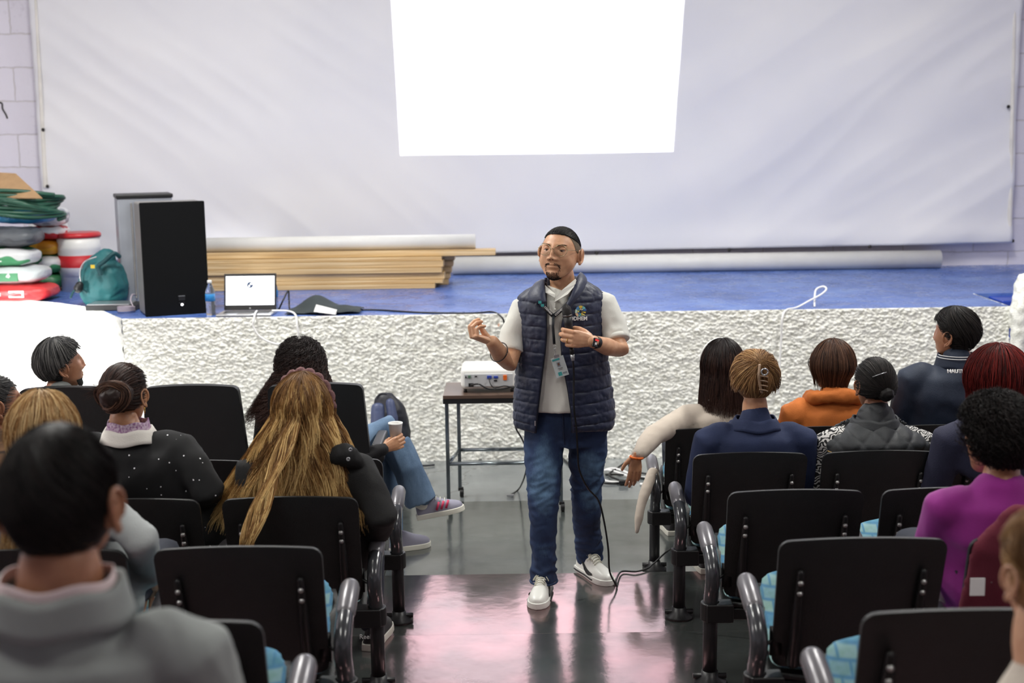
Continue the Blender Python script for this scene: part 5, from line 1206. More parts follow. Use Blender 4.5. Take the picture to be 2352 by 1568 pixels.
DEN_L = m_denim('light_denim', srgb(62, 86, 114), srgb(108, 134, 162)); DEN_D = m_denim('dark_denim', srgb(30, 48, 82), srgb(58, 84, 122))
kn1 = P3(905, 1005, 6.95); an1 = P3(972, 1152, 6.95)
wr5 = P3(884, 1030, 6.66)
r, M, sc_, S, el, wr, R_ = seated('person with long dark curly hair, crossed legs in pale jeans, holding a cup', P3(690, 838, 6.62), 6.66, SK, H_DBR, cloth('black_sweater', srgb(24, 24, 27), bscale=260), trousers=DEN_L, male=False, yaw=.1, sw=.18, seat_x=P(715, 900, 6.7).x, seed=9, hs=1.05,
    arms={1: (P3(812, 1060, 6.66), wr5, CUPG, (.85, .35, .28), (-.15, .95, -.1))}, legpose={'kn': {1: Vector((kn1.x - .06, 7.16, .66)), -1: Vector((kn1.x - .05, 7.2, .52))}, 'an': {1: an1, -1: P3(905, 1235, 7.1)}, 'noshoe': (1, -1)})
cap_shell('hair', M, H_DBR, r, lambda d: .022, rnd=.15, mask=lambda d: hair_mask(d, .6, -.1, -.7))
rng_strands('curly_hair', M, hair_hang(2890, .34, seg=48, off=(.016, .040), pend=1.75, spread=.17, back=.03, curl=.013, clen=.042, azr=2.1, seed=9, lenvar=.35, side=-.05), .0017, H_DBR, r, 9)
# cuff + ankle + shoes
GS = mat('lilac_grey_mesh', srgb(150, 148, 165), .7, var=.1, bump=.3, bscale=500); WS = mat('white_foam_sole', srgb(232, 230, 216), .6, var=.05); PK = mat('pink_stripe', srgb(205, 50, 90), .5)
d_ = (P3(1066, 1160, 6.95) - P3(962, 1182, 6.95)).normalized(); up_ = Vector((-d_.z, 0, d_.x)) ; xx = d_.cross(up_)
Ms = Matrix(((xx.x, d_.x, up_.x, 0), (xx.y, d_.y, up_.y, 0), (xx.z, d_.z, up_.z, 0), (0, 0, 0, 1))); b0 = P3(960, 1192, 6.95); Ms.translation = b0
s1 = shoe(Ms, GS, WS, .255, r)
link('flared_cuff', blob([([kn1 + Vector((0, .05, -.05)), kn1.lerp(an1, .5), an1 + Vector((-.01, 0, .0))], [(.085, .085), (.078, .08), (.088, .085)], (1, 0, 0), False)], .01, 3, DEN_L, disp=folds(.006, 10, seed=3)), r)
link('ankle_sock', blob([([an1 + Vector((-.02, 0, .0)), b0 + up_ * .075 + d_ * .045], [.038, .040])], .008, 2, WS), r)
for k in range(3):
    q = b0 + d_ * (.115 + .026 * k); strip('side_stripe', [q + up_ * .040 - xx * 0 + Vector((0, -.047, 0)), q + up_ * .062 + d_ * .012 + Vector((0, -.041, 0)), q + up_ * .078 + d_ * .02 + Vector((0, -.030, 0))], .012, PK, s1)
for k in range(4):
    q = b0 + d_ * (.10 + .022 * k) + up_ * (.112 - .010 * k); cable('lace', [q + Vector((0, -.025, -.012)), q + Vector((0, 0, .004)), q + Vector((0, .02, -.01))], .0022, WS, s1, 3, 6)
M2 = Matrix.Translation(P3(880, 1258, 6.72)) @ rotz(-1.1); M2.translation.z = .0; M2.translation.x = P3(885, 1258, 6.9).x; M2.translation.y = 6.95
shoe(M2, GS, WS, .255, r)
# cup
cp = P3(909, 1003, 6.74); MBc = MB().lathe([(0, 0), (.026, 0), (.036, .088), (.038, .09), (.038, .096), (.034, .096), (.033, .09), (.024, .004), (0, .004)], 28, c=(cp.x, cp.y, cp.z - .02))
tag(MBc.build('foam_cup', mat('white_foam', srgb(236, 236, 234), .6, var=.02), None, True), 'white foam cup held on the armrest of the front row', 'cup')
# ---------------- R1: long dark hair, beige top, arm over the armrest
BEI = cloth('beige_knit', srgb(196, 184, 170), bscale=300)
r, M, sc_, S, *_ = seated('woman with long dark hair and white hairband, beige top, arm dangling in the aisle', P3(1660, 838, 6.55), 6.6, SK, H_DBR, BEI, yaw=-.18, male=False, sw=.185, seed=10, shz=-.24, hs=1.02, armr=1.05, crew=True,
    arms={-1: (P3(1502, 1000, 6.44), P3(1463, 1046, 6.28), DANGLE, (-.12, -.10, -1), (-.3, 1, 0))}, seat_x=1.02)
cap_shell('hair', M, H_DBR, r, lambda d: .018, rnd=.15, mask=lambda d: hair_mask(d, .6, -.1, -.8))
rng_strands('long_hair', M, hair_hang(3740, .34, seg=18, off=(.014, .030), pend=1.8, spread=.03, back=.02, wave=.002, azr=2.2, pr=(0, 1.3), seed=10, lenvar=.35), .0017, H_DBR, r, 10)
hb = [M @ Vector((.108 * math.sin(a), .035, .01 + .119 * math.cos(a))) for a in np.linspace(-1.5, .2, 24)]
V, Fc = tube_vf(hb, (.006), 8); link('white_hairband', mesh(V, Fc, M_WHITE), r)
wr1 = P3(1462, 1048, 6.28); ring_part('orange_wristband', wr1 + Vector((.0, 0, -.004)), .030, .006, cloth('orange_elastic', srgb(226, 110, 40)), r, ax=(.1, 0, 1))
tag(link('cloth_garment', blob([(spline([P3(1500, 1085, 6.62), P3(1484, 1125, 6.50), P3(1470, 1170, 6.45), P3(1462, 1222, 6.42)], 3), [(.030, .026)] * 2 + [(.026, .022)] * 3 + [(.022, .018)] * 3 + [(.016, .012), (.011, .009)])], .008, 2, BEI, disp=folds(.004, 14))), 'beige sleeve hanging down beside the front row chair post', 'sleeve')
# ---------------- R4: claw clip
NVY = cloth('navy_sweatshirt', srgb(32, 44, 78), bscale=260)
r, M, sc_, S, *_ = seated('woman with blonde hair held by a claw clip, navy sweatshirt, second row', P3(1733, 872, 5.60), 5.6, SK, H_LBR, NVY, yaw=.02, male=False, sw=.20, seed=11, girth=1.15, armr=1.15, hs=1.0, shz=-.235)
cap_shell('hair', M, H_LBR, r, lambda d: .012 + .016 * max(0, -d[1]) * max(0, d[2] + .6), rnd=.3, mask=lambda d: hair_mask(d, .6, .02, -.6))
rng_strands('gathered_hair', M, hair_gather(4080, (.02, -.75, .62), off=(.014, .030), seed=13), .0016, H_LBR, r, 11)
arr = []
for k in range(500):
    a = np.linspace(0, 1, 14)[:, None]; x0 = (rs1.rand() - .5) * .07; s_ = np.array([x0, -.095, -.06 + .01 * rs1.rand()]); e_ = np.array([x0 * .5 + .01, -.118, .075]); arr.append(s_ + (e_ - s_) * a + np.array([(.03 if x0 > 0 else -.02), -.022, 0]) * np.sin(a * math.pi) + (rs1.rand(3) - .5) * .004)
rng_strands('twisted_hair', M, np.array(arr), .0018, H_LBR, r, 12)
CL = mat('tortoise_claw', srgb(150, 124, 100), .25, var=.3, vscale=30)
V, Fc = tube_vf(spline([M @ Vector(q) for q in ((.0, -.125, .09), (-.006, -.145, .05), (-.004, -.146, .02), (.006, -.14, -.02), (.010, -.135, -.03))], 5), (.006), 8); cl = link('claw_clip', mesh(V, Fc, CL), r)
for k in range(4): V, Fc = tube_vf(spline([M @ Vector((-.004, -.146, .045 - .02 * k)), M @ Vector((.02, -.148, .042 - .02 * k)), M @ Vector((.034, -.135, .035 - .02 * k))], 4), .0035, 6); link('claw_tooth', mesh(V, Fc, CL), cl).matrix_parent_inverse = Matrix.Identity(4)
ring_part('clip_ring', M @ Vector((.018, -.148, .062)), .014, .0035, M_SILVER, r, ax=(0, 1, .1))
collar_ring('collar', r, sc_, NVY, .104, .076, -.004, .044, thick=.006)
# ---------------- R2: orange coat
ORG = cloth('rust_orange_cloth', srgb(188, 104, 40), bscale=160)
r, M, sc_, S, *_ = seated('person with short brown hair and glasses in a rust orange coat', P3(1912, 838, 6.60), 6.6, SKL, H_BRN, ORG, yaw=-.62, male=False, sw=.20, seed=12, girth=1.1, armr=1.2, shz=-.22, fold=.012, hs=1.02)
cap_shell('hair', M, H_BRN, r, lambda d: .018 + .006 * max(0, -d[1]), rnd=.25, mask=lambda d: hair_mask(d, .6, -.12, -.72))
rng_strands('bob_hair', M, fit_low(hair_hang(3740, .17, seg=12, off=(.016, .030), pend=2.05, azr=2.2, pr=(0, 1.4), seed=14, lenvar=.3)), .0016, H_BRN, r, 13)
link('hood', blob([(spline([sc_ + Vector(q) for q in ((-.12, .03, .02), (-.09, -.07, .045), (0, -.10, .055), (.09, -.07, .045), (.12, .03, .02))], 4), [(.035)] * 17)], .01, 3, ORG, disp=folds(.012, 14, seed=2)), r)
gl = [M @ Vector(q) for q in ((-.082, .0, .014), (-.080, .06, .014), (-.072, .095, .012))]; V, Fc = tube_vf(spline(gl, 3), .0025, 6); gf = link('glasses', mesh(V, Fc, M_BLK), r)
V, Fc = tube_vf([M @ Vector((-.048 + .024 * math.cos(a), .108 - .012 * abs(math.cos(a)), .006 + .020 * math.sin(a))) for a in np.linspace(0, 6.28, 20)], .0022, 6); link('glasses_rim', mesh(V, Fc, M_BLK), gf).matrix_parent_inverse = Matrix.Identity(4)
# ---------------- R5: quilted vest
def m_zebra():
    m = bpy.data.materials.new('zebra_knit'); t = NT(m); w_ = t.n('ShaderNodeTexWave', wave_type='BANDS', bands_direction='Z', i_Scale=22.0, i_Distortion=14.0, i_Detail=1.0); w_.inputs['Detail Scale'].default_value = 1.2
    t.l(t.coord('Object', (1.2, 1, 1), (0, .5, 0)), w_.inputs['Vector']); t.l(t.ramp(w_.outputs['Fac'], [(.45, srgb(24, 24, 26)), (.55, srgb(205, 203, 200))]), t.b.inputs['Base Color']); t.b.inputs['Roughness'].default_value = .85; return m
def quilt(sc_, cell=.05, amp=.009):
    def f(c, n):
        a = (c.x + c.z) / cell; b = (c.x - c.z) / cell
        return amp * min(abs(math.sin(a * math.pi / 2)) ** .6, abs(math.sin(b * math.pi / 2)) ** .6) + .003 * noise.noise(c * 12)
    return f
r, M, sc_, S, el, wr, R_ = seated('person with black pinned up hair in a dark quilted vest over zebra sleeves', P3(2008, 880, 5.60), 5.6, SKD, H_BLK, m_zebra(), yaw=-.25, male=False, sw=.205, seed=13, girth=1.1, armr=1.0, shz=-.235, hs=.98)
cap_shell('hair', M, H_BLK, r, lambda d: .008, rnd=.1, mask=lambda d: hair_mask(d, .6, .05, -.55))
rng_strands('pinned_hair', M, hair_gather(4080, (.0, -1, -.15), off=(.007, .013), seed=15), .0013, H_BLK, r, 14)
link('low_bun', blob([([M @ Vector((0, -.085, -.02)), M @ Vector((0, -.108, -.03))], [.036, .033])], .005, 2, H_BLK, disp=lambda c, n: .004 * noise.noise(c * 55)), r)
V, Fc = tube_vf([M @ Vector((-.060, -.088, .048)), M @ Vector((-.032, -.106, .062)), M @ Vector((-.006, -.112, .070))], .0022, 6); link('hair_pin', mesh(V, Fc, M_SILVER), r)
VEST = mat('dark_quilted_nylon', srgb(44, 47, 50), .6, var=.15, bump=.15, bscale=300)
pel = Vector((sc_.x, 5.77, step_z(5.6) + .56)); mid = pel.lerp(sc_, .5)
vt = [([sc_ + Vector((0, .0, .055)), sc_ + Vector((0, -.004, .018)), sc_ + Vector((0, -.006, -.02)), sc_ + Vector((0, -.010, -.055)), sc_ + Vector((0, -.014, -.12)), mid.lerp(sc_, .3), mid, pel], [(.078, .075), (.115, .092), (.200, .122), (.236, .140), (.238, .152), (.225, .155), (.21, .15), (.205, .15)], (1, 0, 0))]
vs = link('vest', blob(vt, .007, 3, VEST, 24, disp=quilt(sc_)), r)
pz = []
for k in range(25):
    u = -1 + 2 * k / 24; x = sc_.x + u * .225; z = sc_.z - .070 - .026 * (1 - u * u); y = sc_.y - .014 - .162 * math.sqrt(max(.02, 1 - (u * .93) ** 2)) - .006; pz.append(Vector((x, y, z)))
V, Fc = tube_vf(pz, .0022, 6); link('gold_piping', mesh(V, Fc, mat('ochre_piping', srgb(176, 146, 92), .6)), r)
collar_ring('vest_collar', r, sc_, VEST, .100, .084, .010, .058, thick=.008)
# ---------------- R3: man in navy jacket, lettered
NV2 = cloth('dark_navy_jacket', srgb(24, 36, 56), bscale=200, rough=.7)
r, M, sc_, S, *_ = seated('man with black hair in a dark navy jacket lettered across the back, front row right', P3(2196, 768, 6.60), 6.6, SKD, H_BLK, NV2, yaw=-.70, male=True, sw=.225, seed=14, girth=1.2, armr=1.2, hs=1.12, shz=-.185, neck=.066, seat_x=2.22)
cap_shell('hair', M, H_BLK, r, lambda d: .005 + .020 * max(0, d[2] + .1), rnd=.08, mask=lambda d: hair_mask(d, .58, .02, -.62))
rng_strands('short_hair', M, hair_short(5440, .05, off=(.014, .026), lift=.004, seed=16), .0014, H_BLK, r, 15)
collar_ring('jacket_collar', r, sc_, NV2, .096, .080, .0, .068, thick=.008)
for k, zz_ in enumerate((.068, .056)):
    pts = [sc_ + Vector(((.086 + .004 * k) * 1.08 * math.cos(a), (.090 + .004 * k) * math.sin(a) - .004, zz_)) for a in np.radians(np.linspace(-240, 60, 40))]
    V, Fc = tube_vf(pts, (.0022), 6); link('collar_stripe', mesh(V, Fc, M_PAPER), r)
pt = P3(2202, 853, sc_.y - .17); text_mesh('lettering', 'NAUTICA', .0255, M_PAPER, frame((pt.x, sc_.y - .166, pt.z), (1, 0, -.02), (0, -1, .25)), r, bold=.0006, ext=.004)
# ---------------- R6: red hair
r, M, sc_, S, *_ = seated('woman with short dyed red hair in profile, dark navy top, right edge', P3(2292, 868, 5.35), 5.6, SKL, H_RED, cloth('midnight_navy_top', srgb(30, 32, 56)), yaw=-1.15, male=False, sw=.20, seed=15, girth=1.1, armr=1.15, seat_x=2.02, shz=-.22, hs=1.05, slump=-.0)
cap_shell('hair', M, H_RED, r, lambda d: .022, rnd=.25, mask=lambda d: hair_mask(d, .58, .02, -.75))
rng_strands('red_hair', M, hair_hang(4080, .20, seg=14, off=(.018, .036), pend=2.0, azr=3.1, pr=(0, 1.1), seed=17, wave=.004, lenvar=.35), .0016, H_RED, r, 16)
# ---------------- R7: magenta shirt
MAG = cloth('magenta_jersey', srgb(146, 32, 134), bscale=300, sheen=.2)
r, M, sc_, S, el, wr, R_ = seated('person with short black curly hair and magenta shirt, fourth row right', P3(2292, 1000, 3.84), 3.8, SKD, H_BLK, MAG, yaw=-.5, male=False, sw=.175, seed=16, girth=1.0, shz=-.185, hs=1.04, armr=.92, seat_x=1.50, crew=True,
    arms={-1: (P3(2126, 1275, 4.0), P3(2160, 1330, 4.25))})
cap_shell('hair', M, H_BLK, r, lambda d: .020, rnd=.08, mask=lambda d: hair_mask(d, .58, .0, -.6))
rng_strands('curly_hair', M, hair_short(5440, .06, off=(.018, .030), lift=.006, seed=19, seg=14, curl=.006, clen=.022), .0014, H_BLK, r, 17)
ring_part('gold_earring', M @ Vector((-.082, -.004, -.052)), .010, .003, M_GOLD, r, ax=(1, .2, 0))
link('bare_forearm', blob([([S[-1].lerp(el[-1], .52), el[-1], wr[-1]], [.047, .044, .03])], .01, 2, SKD), r)
# maroon jacket over the chair
MRN = cloth('maroon_cloth', srgb(108, 34, 52), bscale=160)
cx, cy, cz = 1.555, 3.80, step_z(3.8)
me = blob([([Vector((cx + .02, cy - .03, cz + .34)), Vector((cx + .02, cy - .07, cz + .55)), Vector((cx + .02, cy - .115, cz + .72)), Vector((cx + .04, cy - .12, cz + .80))], [(.275, .040), (.275, .042), (.255, .045), (.20, .032)], (1, 0, 0))], .010, 4, MRN, disp=folds(.014, 7, (1, 1, .5), 5))
jk = link('draped_jacket', me); tag(jk, 'maroon jacket with white tag draped over a fourth row chair', 'jacket')
q = P3(2252, 1354, 3.64); MB().box((q.x, cy - .135, q.z), (.042, .004, .052)).build('white_tag', M_PAPER, jk)
# ---------------- R8: person cut by the bottom right corner
CRM = cloth('cream_fleece', srgb(214, 204, 190), bscale=120, bump=.5)
r, M, sc_, S, *_ = seated('person at the bottom right corner with tan hair and a cream fleece collar', P3(2410, 1312, 2.10), 2.0, SKL, H_LBR, CRM, yaw=-.2, male=False, sw=.19, seed=18, girth=1.1, voxel=.010, neck=.072, shz=-.255, seat_x=1.12, hs=.92, legs=False, hands=False, arms={-1: (P3(2330, 1700, 2.1), P3(2400, 1800, 2.3)), 1: (P3(2600, 1700, 2.1), P3(2500, 1800, 2.3))})
cap_shell('hair', M, H_LBR, r, lambda d: .012, rnd=.45, mask=lambda d: hair_mask(d, .6, -.1, -.62))
rng_strands('cropped_hair', M, hair_short(3060, .06, off=(.012, .018), lift=.003, seed=21), .0014, H_LBR, r, 19)
# ================================================================ THE PRESENTER
BX = P(1300, 950, 6.0).x; BZ = .12
root = thing('person', 'man presenting in the aisle in a navy quilted vest and glasses, gesturing with one hand', 'person', (BX, 6.0, BZ))
YT = 6.02
SKP = m_skin('presenter_skin', srgb(214, 166, 130))
SHIRT = cloth('white_pique_cotton', srgb(222, 222, 214), bscale=420, bump=.15, var=.04)
VESTN = mat('navy_quilted_nylon', srgb(26, 35, 62), .50, var=.12, vscale=14, bump=.12, bscale=120, sheen=.1)
TRIM = mat('navy_trim', srgb(16, 20, 36), .5, var=.1)
def W(px, py, Y=YT): return P(px, py, Y)
# ---- head
hc = W(1288, 579, 5.99)
Mh = head_frame(hc, math.pi + math.radians(24), math.radians(7), math.radians(-3), 1.0) @ Matrix.Diagonal((1.13, 1.0, 1.0, 1.0))
# arms
shR, shL = W(1207, 712, 6.03), W(1383, 704, 6.03)
elR, wrR = W(1166, 838, 5.92), W(1131, 786, 5.72)
elL, wrL = W(1424, 806, 5.93), W(1358, 783, 5.76)
pel = W(1303, 960, 6.04); nk = W(1292, 655, 6.03)
tb = [([nk + Vector((-.004, -.022, .055)), nk + Vector((0, -.01, .01)), nk + Vector((0, 0, -.05)), nk + Vector((0, .0, -.10))], [.056, .058, .066, (.11, .08)], (1, 0, 0)),
      ([nk + Vector((0, 0, -.12)), W(1297, 800, 6.03), pel], [(.15, .09), (.15, .09), (.15, .10)], (1, 0, 0)),
      ([shR, elR, elR.lerp(wrR, .45), wrR + (wrR - elR) * .02], [.040, .043, .040, .030]), ([shL, elL, elL.lerp(wrL, .45), wrL], [.042, .045, .041, .0275])]
hipR, knR, anR = W(1245, 985, 6.04), W(1250, 1150, 5.93), W(1246, 1322, 5.93)
hipL, knL, anL = W(1350, 985, 6.06), W(1345, 1150, 6.10), W(1352, 1272, 6.27)
for a, b, c in ((hipR, knR, anR), (hipL, knL, anL)): tb.append(([a, b, c, c + Vector((0, -.01, -.05))], [.07, .05, .036, .034]))
bm_ = blob(tb, .008, 3, None, 18)
hv = head_shape(HD, True, True)
D2, F2 = head_dirs(150, 120); hv = head_shape(D2, True, True, 1.0); ext = [([Mh @ Vector(v) for v in hv], F2)]
for s in (-1, 1): V, Fc = ear_vf(s); ext.append(([Mh @ v for v in V], Fc))
# right hand: fingers bunched upwards; left hand round the microphone
ext.append(hand_vf(PINCH, wrR, (-.90, -.22, .35), (.45, .32, .85), -1, 1.0))
ext.append(hand_vf(GRIPMIC, wrL + Vector((.004, 0, 0)), (-1, -.16, .14), (.05, .97, -.05), 1, 1.0))
body = link('body', join_vf(bm_, ext, SKP), root)
# ---- face details
WHT = mat('eye_white', srgb(225, 220, 214), .2, var=.02); IRIS = mat('dark_iris', srgb(36, 24, 18), .15)
LIP = m_skin('lip_skin', srgb(168, 104, 88), .4); BROW = m_hair('brow_hair', srgb(18, 14, 13), srgb(30, 24, 22), srgb(50, 40, 36), .6)
def ell_part(name, c, r, m, n=20, M=Mh, parent=root, rot=None):
    V = []; Fc = []
    for i in range(n + 1):
        for j in range(n): a = math.pi * i / n; b = 2 * math.pi * j / n; q = Vector((r[0] * math.sin(a) * math.cos(b), r[1] * math.sin(a) * math.sin(b), r[2] * math.cos(a))); V.append(M @ (Vector(c) + (rot @ q if rot else q)))
    for i in range(n):
        for j in range(n): a, b = i * n + j, i * n + (j + 1) % n; Fc.append((a, b, b + n, a + n))
    return link(name, mesh(V, Fc, m), parent)
for s in (-1, 1):
    ell_part('eyeball', (s * .031, .0705, .0095), (.0125, .0125, .0125), WHT)
    ell_part('iris', (s * .031, .0800, .0055), (.0055, .0035, .0055), IRIS)
    ell_part('upper_eyelid', (s * .031, .0712, .0135), (.0150, .0135, .0098), SKP)
    ell_part('lower_eyelid', (s * .031, .0708, -.0005), (.0145, .0130, .0060), SKP)
    V, Fc = tube_vf([Mh @ Vector((s * (.031 + .0135 * u), .0845 - .0035 * u * u, .0062 + .0012 * (1 - u * u) - .0006)) for u in np.linspace(-1, 1, 9)], .0011, 6); link('eyelash', mesh(V, Fc, BROW), root)
    arr = []
    rs2 = np.random.RandomState(5 + s)
    for k in range(120):
        u = rs2.rand(); x = .012 + .036 * u; z = .0255 + .006 * math.sin(u * 2.4) + .004 * (rs2.rand() - .5) * (1.2 - u * .8); y = .0955 - .19 * (x - .012) ** 1 * .36 - .006 * u
        t = np.linspace(0, 1, 5)[:, None]; arr.append(np.array([s * x, y, z]) + t * np.array([s * .008, -.001, .0015]))
    rng_strands('eyebrow', Mh, np.array(arr), .0005, BROW, root, 30 + s)
ell_part('upper_lip', (0, .0855, -.0595), (.0235, .0060, .0040), LIP); ell_part('lower_lip', (0, .0868, -.0665), (.0205, .0068, .0050), LIP)
V, Fc = tube_vf([Mh @ Vector((.024 * u, .0915 - .010 * u * u, -.0630 - .0018 * u * u)) for u in np.linspace(-1, 1, 11)], .0009, 6); link('mouth_line', mesh(V, Fc, mat('mouth_dark', srgb(70, 34, 30), .6)), root)
for s in (-1, 1): ell_part('nostril', (s * .0065, .1075, -.0375), (.0036, .0045, .0018), MATS['mouth_dark'])
# beard: goatee, moustache
def surf_pts(n, test, seed):
    rs_ = np.random.RandomState(seed); idx = [i for i, v in enumerate(hv) if test(v)]; return [hv[i] + (rs_.rand(3) - .5) * .002 for i in rs_.choice(idx, n)]
def tuft(name, pts, d, L, r, seed, m=BROW):
    rs_ = np.random.RandomState(seed); arr = []
    for p in pts:
        t = np.linspace(0, 1, 5)[:, None]; dd = np.array(d(p)) + (rs_.rand(3) - .5) * .5; dd /= np.linalg.norm(dd); arr.append(p + t * dd * L * (.6 + .6 * rs_.rand()))
    rng_strands(name, Mh, np.array(arr), r, m, root, seed)
gt_ = lambda v: abs(v[0]) < .027 and v[1] > .04 and v[2] < -.090 and v[2] > -.135
tuft('goatee', surf_pts(2200, gt_, 40), lambda p: (p[0] * 8, .25, -1), .006, .0007, 41)
ms = lambda v: .006 < abs(v[0]) < .031 and v[1] > .06 and -.0585 - max(0, abs(v[0]) - .015) * .8 < v[2] < -.049 - max(0, abs(v[0]) - .015) * .7
tuft('moustache', surf_pts(240, ms, 42), lambda p: (np.sign(p[0]) * 1.0, .2, -.8), .006, .0006, 43)
mc = lambda v: .024 < abs(v[0]) < .032 and v[1] > .05 and -.088 < v[2] < -.058
tuft('moustache_corner', surf_pts(90, mc, 44), lambda p: (np.sign(p[0]) * .2, .3, -1), .005, .0005, 45)
# hair: longer black top slicked back, clipped fading sides
FDF = head_dirs(230, 180)
FADE = mat('clipped_side_hair', srgb(98, 84, 66), .7, var=.25, vscale=160)
def fade_mask(d): x, y, z = d; zl = np.interp(y, [-1, -.45, -.1, .10, .30, .55, 1], [-.72, -.66, -.30, -.02, .10, .9, 1.2]); return z > zl
cap_shell('clipped_sides', Mh, FADE, root, lambda d: .0012, mask=fade_mask, rnd=.3, inner=-.001, DF=FDF)
def top_mask(d): x, y, z = d; zl = np.interp(y, [-1, -.6, -.1, .25, .6, 1], [-.10, .10, .40, .52, .70, .74]); return z > zl - .0
cap_shell('hair', Mh, H_BLK, root, lambda d: .0035 + .006 * max(0, d[2] - .4), mask=top_mask, rnd=.05, DF=FDF)
rs3 = np.random.RandomState(9); arr = []
for k in range(1700):
    x = (rs3.rand() * 2 - 1) * .066; t = np.linspace(0, 1, 10); a0 = rs3.rand() * 1.6 - .75; a = a0 - t * .55     # angle in the y-z plane from the top, front positive
    y = np.sin(a); z = np.cos(a); wx = x / .076; kx = math.sqrt(max(.05, 1 - wx * wx)); D_ = np.stack([np.full(10, wx), y * kx, z * kx], 1); 
    if not top_mask(D_[0]): continue
    D_ = D_ * np.array([.076, .096, .107]) ; Nn = D_ / np.linalg.norm(D_, axis=1)[:, None]; arr.append(D_ + Nn * (.0045 + .006 * max(0, D_[0][2] / .107 - .4) + .002 * rs3.rand()))
rng_strands('slicked_hair', Mh, np.array(arr), .0010, H_BLK, root, 46)
# glasses
GW = mat('thin_gold_wire', srgb(176, 164, 132), .25, .9); GL = mat('spectacle_glass', (1, 1, 1, 1), .0, var=0, trans=1.0)
NTg = GL.node_tree.nodes['Principled BSDF']; NTg.inputs['IOR'].default_value = 1.02
gf = None
for s in (-1, 1):
    pts = [Mh @ Vector((s * .0335 + .0262 * math.cos(a), .1055 - .010 * (math.cos(a) * s + 1) * .5 - .0, .006 + .0250 * math.sin(a) - (.003 if math.sin(a) > .3 else 0) * 0)) for a in np.linspace(0, 2 * math.pi, 36)]
    V, Fc = tube_vf(pts, .0011, 8, cap=False); o = link('glasses_frame' if gf is None else 'glasses_rim', mesh(V, Fc, GW), root if gf is None else gf)
    if gf is None: gf = o
    else: o.matrix_parent_inverse = Matrix.Identity(4)
    V = [Mh @ Vector((s * .0335 + .0258 * math.cos(a), .1055 - .010 * (math.cos(a) * s + 1) * .5 + e, .006 + .0246 * math.sin(a))) for e in (0, .0008) for a in np.linspace(0, 2 * math.pi, 33)[:-1]]
    l_ = link('lens', mesh(V, [tuple(range(32)), tuple(range(32, 64))[::-1]] + [(i, i + 32, (i + 1) % 32 + 32, (i + 1) % 32) for i in range(32)], GL, False), gf); l_.matrix_parent_inverse = Matrix.Identity(4)
    V, Fc = tube_vf(spline([Mh @ Vector(q) for q in ((s * .0575, .0955, .010), (s * .070, .080, .012), (s * .079, .02, .010), (s * .081, -.008, .004), (s * .080, -.02, -.012))], 5), .0012, 8); o = link('temple_arm', mesh(V, Fc, GW), gf); o.matrix_parent_inverse = Matrix.Identity(4)
V, Fc = tube_vf(spline([Mh @ Vector(q) for q in ((-.0095, .1050, .010), (0, .1085, .0135), (.0095, .1050, .010))], 5), .0012, 8); o = link('bridge', mesh(V, Fc, GW), gf); o.matrix_parent_inverse = Matrix.Identity(4)
# ---- polo shirt
SEC = [(640, 1268, 1322, .060), (652, 1262, 1330, .064), (664, 1242, 1352, .078), (676, 1216, 1374, .092), (692, 1199, 1388, .108), (720, 1192, 1392, .122), (760, 1190, 1391, .132), (820, 1192, 1391, .138), (880, 1193, 1396, .142), (935, 1194, 1400, .145)]
def section(py, xl, xr, ry, grow=0.0, dy=0.0):
    a, b = W(xl, py), W(xr, py); c = (a + b) / 2; c.y += dy; return c, (b - a).length / 2 + grow, ry + grow
cs = [section(*q, grow=-.014) for q in SEC[2:]]
st = [([c for c, _, _ in cs][::-1], [(a, b) for _, a, b in cs][::-1], (1, 0, 0), False)]
st.append(([shR + Vector((.05, 0, .02)), shR, W(1178, 770, 5.99), W(1173, 806, 5.955)], [.066, .070, .062, .058], None, False))
st.append(([shL + Vector((-.05, 0, .02)), shL, W(1408, 752, 5.99), W(1416, 782, 5.955)], [.066, .072, .064, .061], None, False))
sm = blob(st, .007, 5, SHIRT, 28, disp=folds(.006, 9, (1, 1, .5), 21)); link('polo_shirt', sm, root)
for (c, d, r_) in ((W(1173, 806, 5.955), (W(1173, 806, 5.955) - W(1178, 770, 5.99)), .0575), (W(1416, 782, 5.955), (W(1416, 782, 5.955) - W(1408, 752, 5.99)), .0605)):
    d = d.normalized(); V, Fc = tube_vf([c - d * .018, c, c + d * .003], [r_ + .001, r_ + .002, r_ - .003], 28); link('sleeve_cuff', mesh(V, Fc, SHIRT), root)
def plate(name, pxs, Y, m, parent=root, th=.003, bulge=0.0, bev=0.0):
    """small cloth panel through the given points (px, py, Y)"""
    V = [P(a, b, c) for a, b, c in pxs]; o = link(name, mesh(V, [tuple(range(len(V)))], m, False), parent); md = o.modifiers.new('s', 'SOLIDIFY'); md.thickness = th; md.offset = 0; return o
# collar of the polo and its placket
plate('collar_flap', [(1252, 655, 5.93), (1253, 672, 5.900), (1274, 684, 5.880), (1276, 676, 5.885), (1262, 664, 5.92)], 0, SHIRT)
plate('collar_flap', [(1322, 640, 5.96), (1326, 650, 5.93), (1304, 676, 5.888), (1273, 694, 5.872), (1276, 683, 5.880), (1290, 667, 5.900)], 0, SHIRT)
plate('placket', [(1262, 690, 5.885), (1276, 690, 5.876), (1272, 745, 5.868), (1262, 745, 5.870)], 0, SHIRT, th=.002)
for q in ((1275, 710), (1268, 733)): MB().lathe([(0, 0), (.0045, 0), (.004, .002), (0, .002)], 12, M=Matrix.Translation(P(q[0], q[1], 5.867)) @ Rx).build('button', SHIRT, root, True)
V, Fc = tube_vf([P(1253, 650, 5.945), P(1264, 668, 5.90), P(1274, 682, 5.885), P(1288, 668, 5.9), P(1318, 642, 5.95)], .004, 6); 
